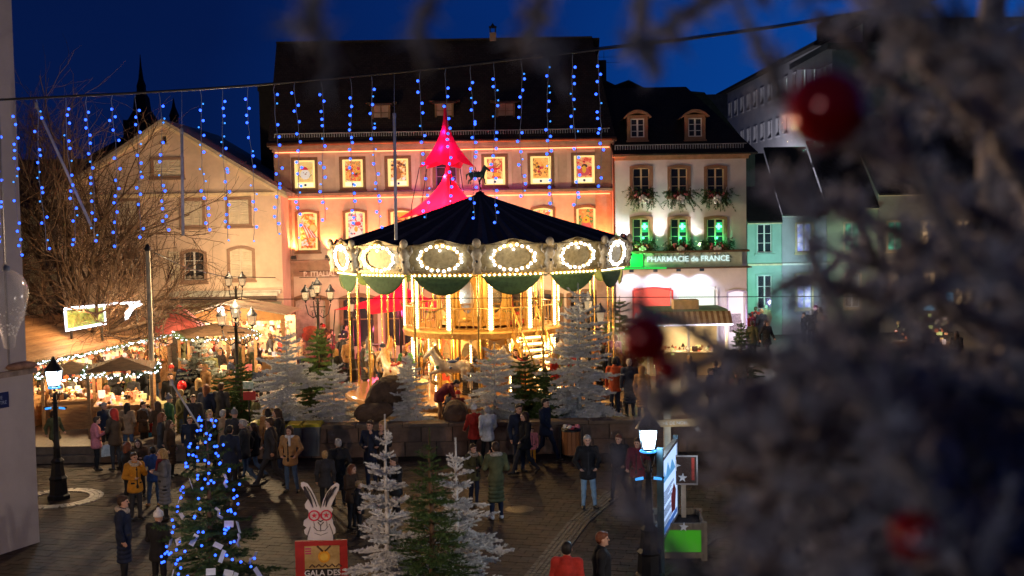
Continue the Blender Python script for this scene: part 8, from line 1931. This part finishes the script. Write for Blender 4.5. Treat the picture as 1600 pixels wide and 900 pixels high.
for pts, r, tw_ in B0:
    fbranch([PW(*p) for p in pts], r, tw_)
    mpx = sum(p[0] for p in pts) / len(pts); mpy = sum(p[1] for p in pts) / len(pts)
    if tw_ > .07 and (mpy > 600 or (mpx > 1480 and mpy < 350)):
        for rep in range(2):
            ox, oy, od = rng.normal() * 45, rng.normal() * 60, rng.normal() * .10
            fbranch([PW(p[0] + ox, p[1] + oy, max(.8, p[2] + od)) for p in pts], r * .7, tw_ * .9)
v, f = brush(segs, .024, 300, .006, rng, stem=.008)
FT = empty('frosted_fir', (1.35, 1.6, 0), 0, 'dim frosted fir very close at right, blurred, with red baubles on its boughs', 'tree')
FTM = frost_mat('grey frosted needles', .72, (.045, .05, .055), (.56, .55, .60))
v = v - np.array([1.35, 1.6, 0]); put('needles', npmesh('frosted_needles', v, f, FTM), FT)
fw.v = [(a - 1.35, b - 1.6, c) for a, b, c in fw.v]; fw.build('branches', frost_mat('grey frosted bark', .6, (.07, .055, .045), (.36, .33, .32)), FT)
q = MB(); q.tube([(0, 0, 0), (.03, .02, 4), (0, .05, 8.3), (.02, 0, 11.5)], [.16, .12, .07, .01], 12); q.build('trunk', frost_mat('grey frosted bark', .6), FT)
BAU = mat('red glass bauble', (.42, .006, .005), .15, .25, 0, coat=.6)
for px, py, d, r, lab in ((1292, 172, .84, .030, 'shiny red bauble hanging at the upper right of the frosted fir'), (1008, 530, .86, .020, 'bright red bauble at the tip of the bough before the striped kiosk'), (1042, 578, .85, .010, 'small red bauble just below the bright one before the kiosk'), (1432, 838, .84, .020, 'red bauble low in the dark right corner of the frosted fir'), (1345, 568, 1.2, .020, 'small dark red bauble amid the middle right branches')):
    p = Vector(PW(px, py, d)); t = empty('bauble', p, 0, lab, 'bauble', 'red baubles on the frosted fir'); q = MB(); q.ball((0, 0, 0), r, 0, 18, 14); q.build('ball', BAU, t); q = MB(); q.lathe([(r * .22, r * .96), (r * .22, r * 1.16), (0, r * 1.2)], 8); q.tube([(0, 0, r * 1.15), (0, 0, r * 1.6)], .0008, 4); q.build('cap', METG, t)

# ================================================================== lamps outside the frame: left one read from the lit pavement, three added as fill
t = empty('street_lamp', (-8.8, 9.5, 0), 0, 'black street lamp standing left of the viewpoint outside the frame', 'street lamp', 'black iron street lamps'); post(t, 4.3); lantern(t, (0, 0, 4.45), WGL); lamp('lantern_bulb', 'POINT', (0, 0, 4.62), 2500, (1, .66, .44), .15, parent=t)
t = empty('street_lamp', (3.4, 5.6, 0), 0, 'black street lamp standing below right of the viewpoint outside the frame', 'street lamp', 'black iron street lamps'); post(t, 4.3); lantern(t, (0, 0, 4.45), WGL); lamp('lantern_bulb', 'POINT', (0, 0, 4.62), 420, (1, .84, .72), .15, parent=t)  # added fill for the near branches and the foreground
t = empty('street_lamp', (8.2, 13.5, 0), 0, 'black street lamp at the right outside the frame lighting the lower square', 'street lamp', 'black iron street lamps'); post(t, 4.3); lantern(t, (0, 0, 4.45), WGL); lamp('lantern_bulb', 'POINT', (0, 0, 4.62), 1500, (1, .88, .80), .15, parent=t)  # unseen lamp put in to front-light the middle of the square
t = empty('street_lamp', (-3.6, -4.2, 0), 0, 'tall black street lamp standing behind the viewpoint outside the frame', 'street lamp', 'black iron street lamps'); post(t, 8.2); lantern(t, (0, 0, 8.35), WGL); lamp('lantern_bulb', 'POINT', (0, 0, 8.52), 150, (.92, .92, 1), .15, parent=t)  # unseen lamp put in to light the lens side of the frosted fir
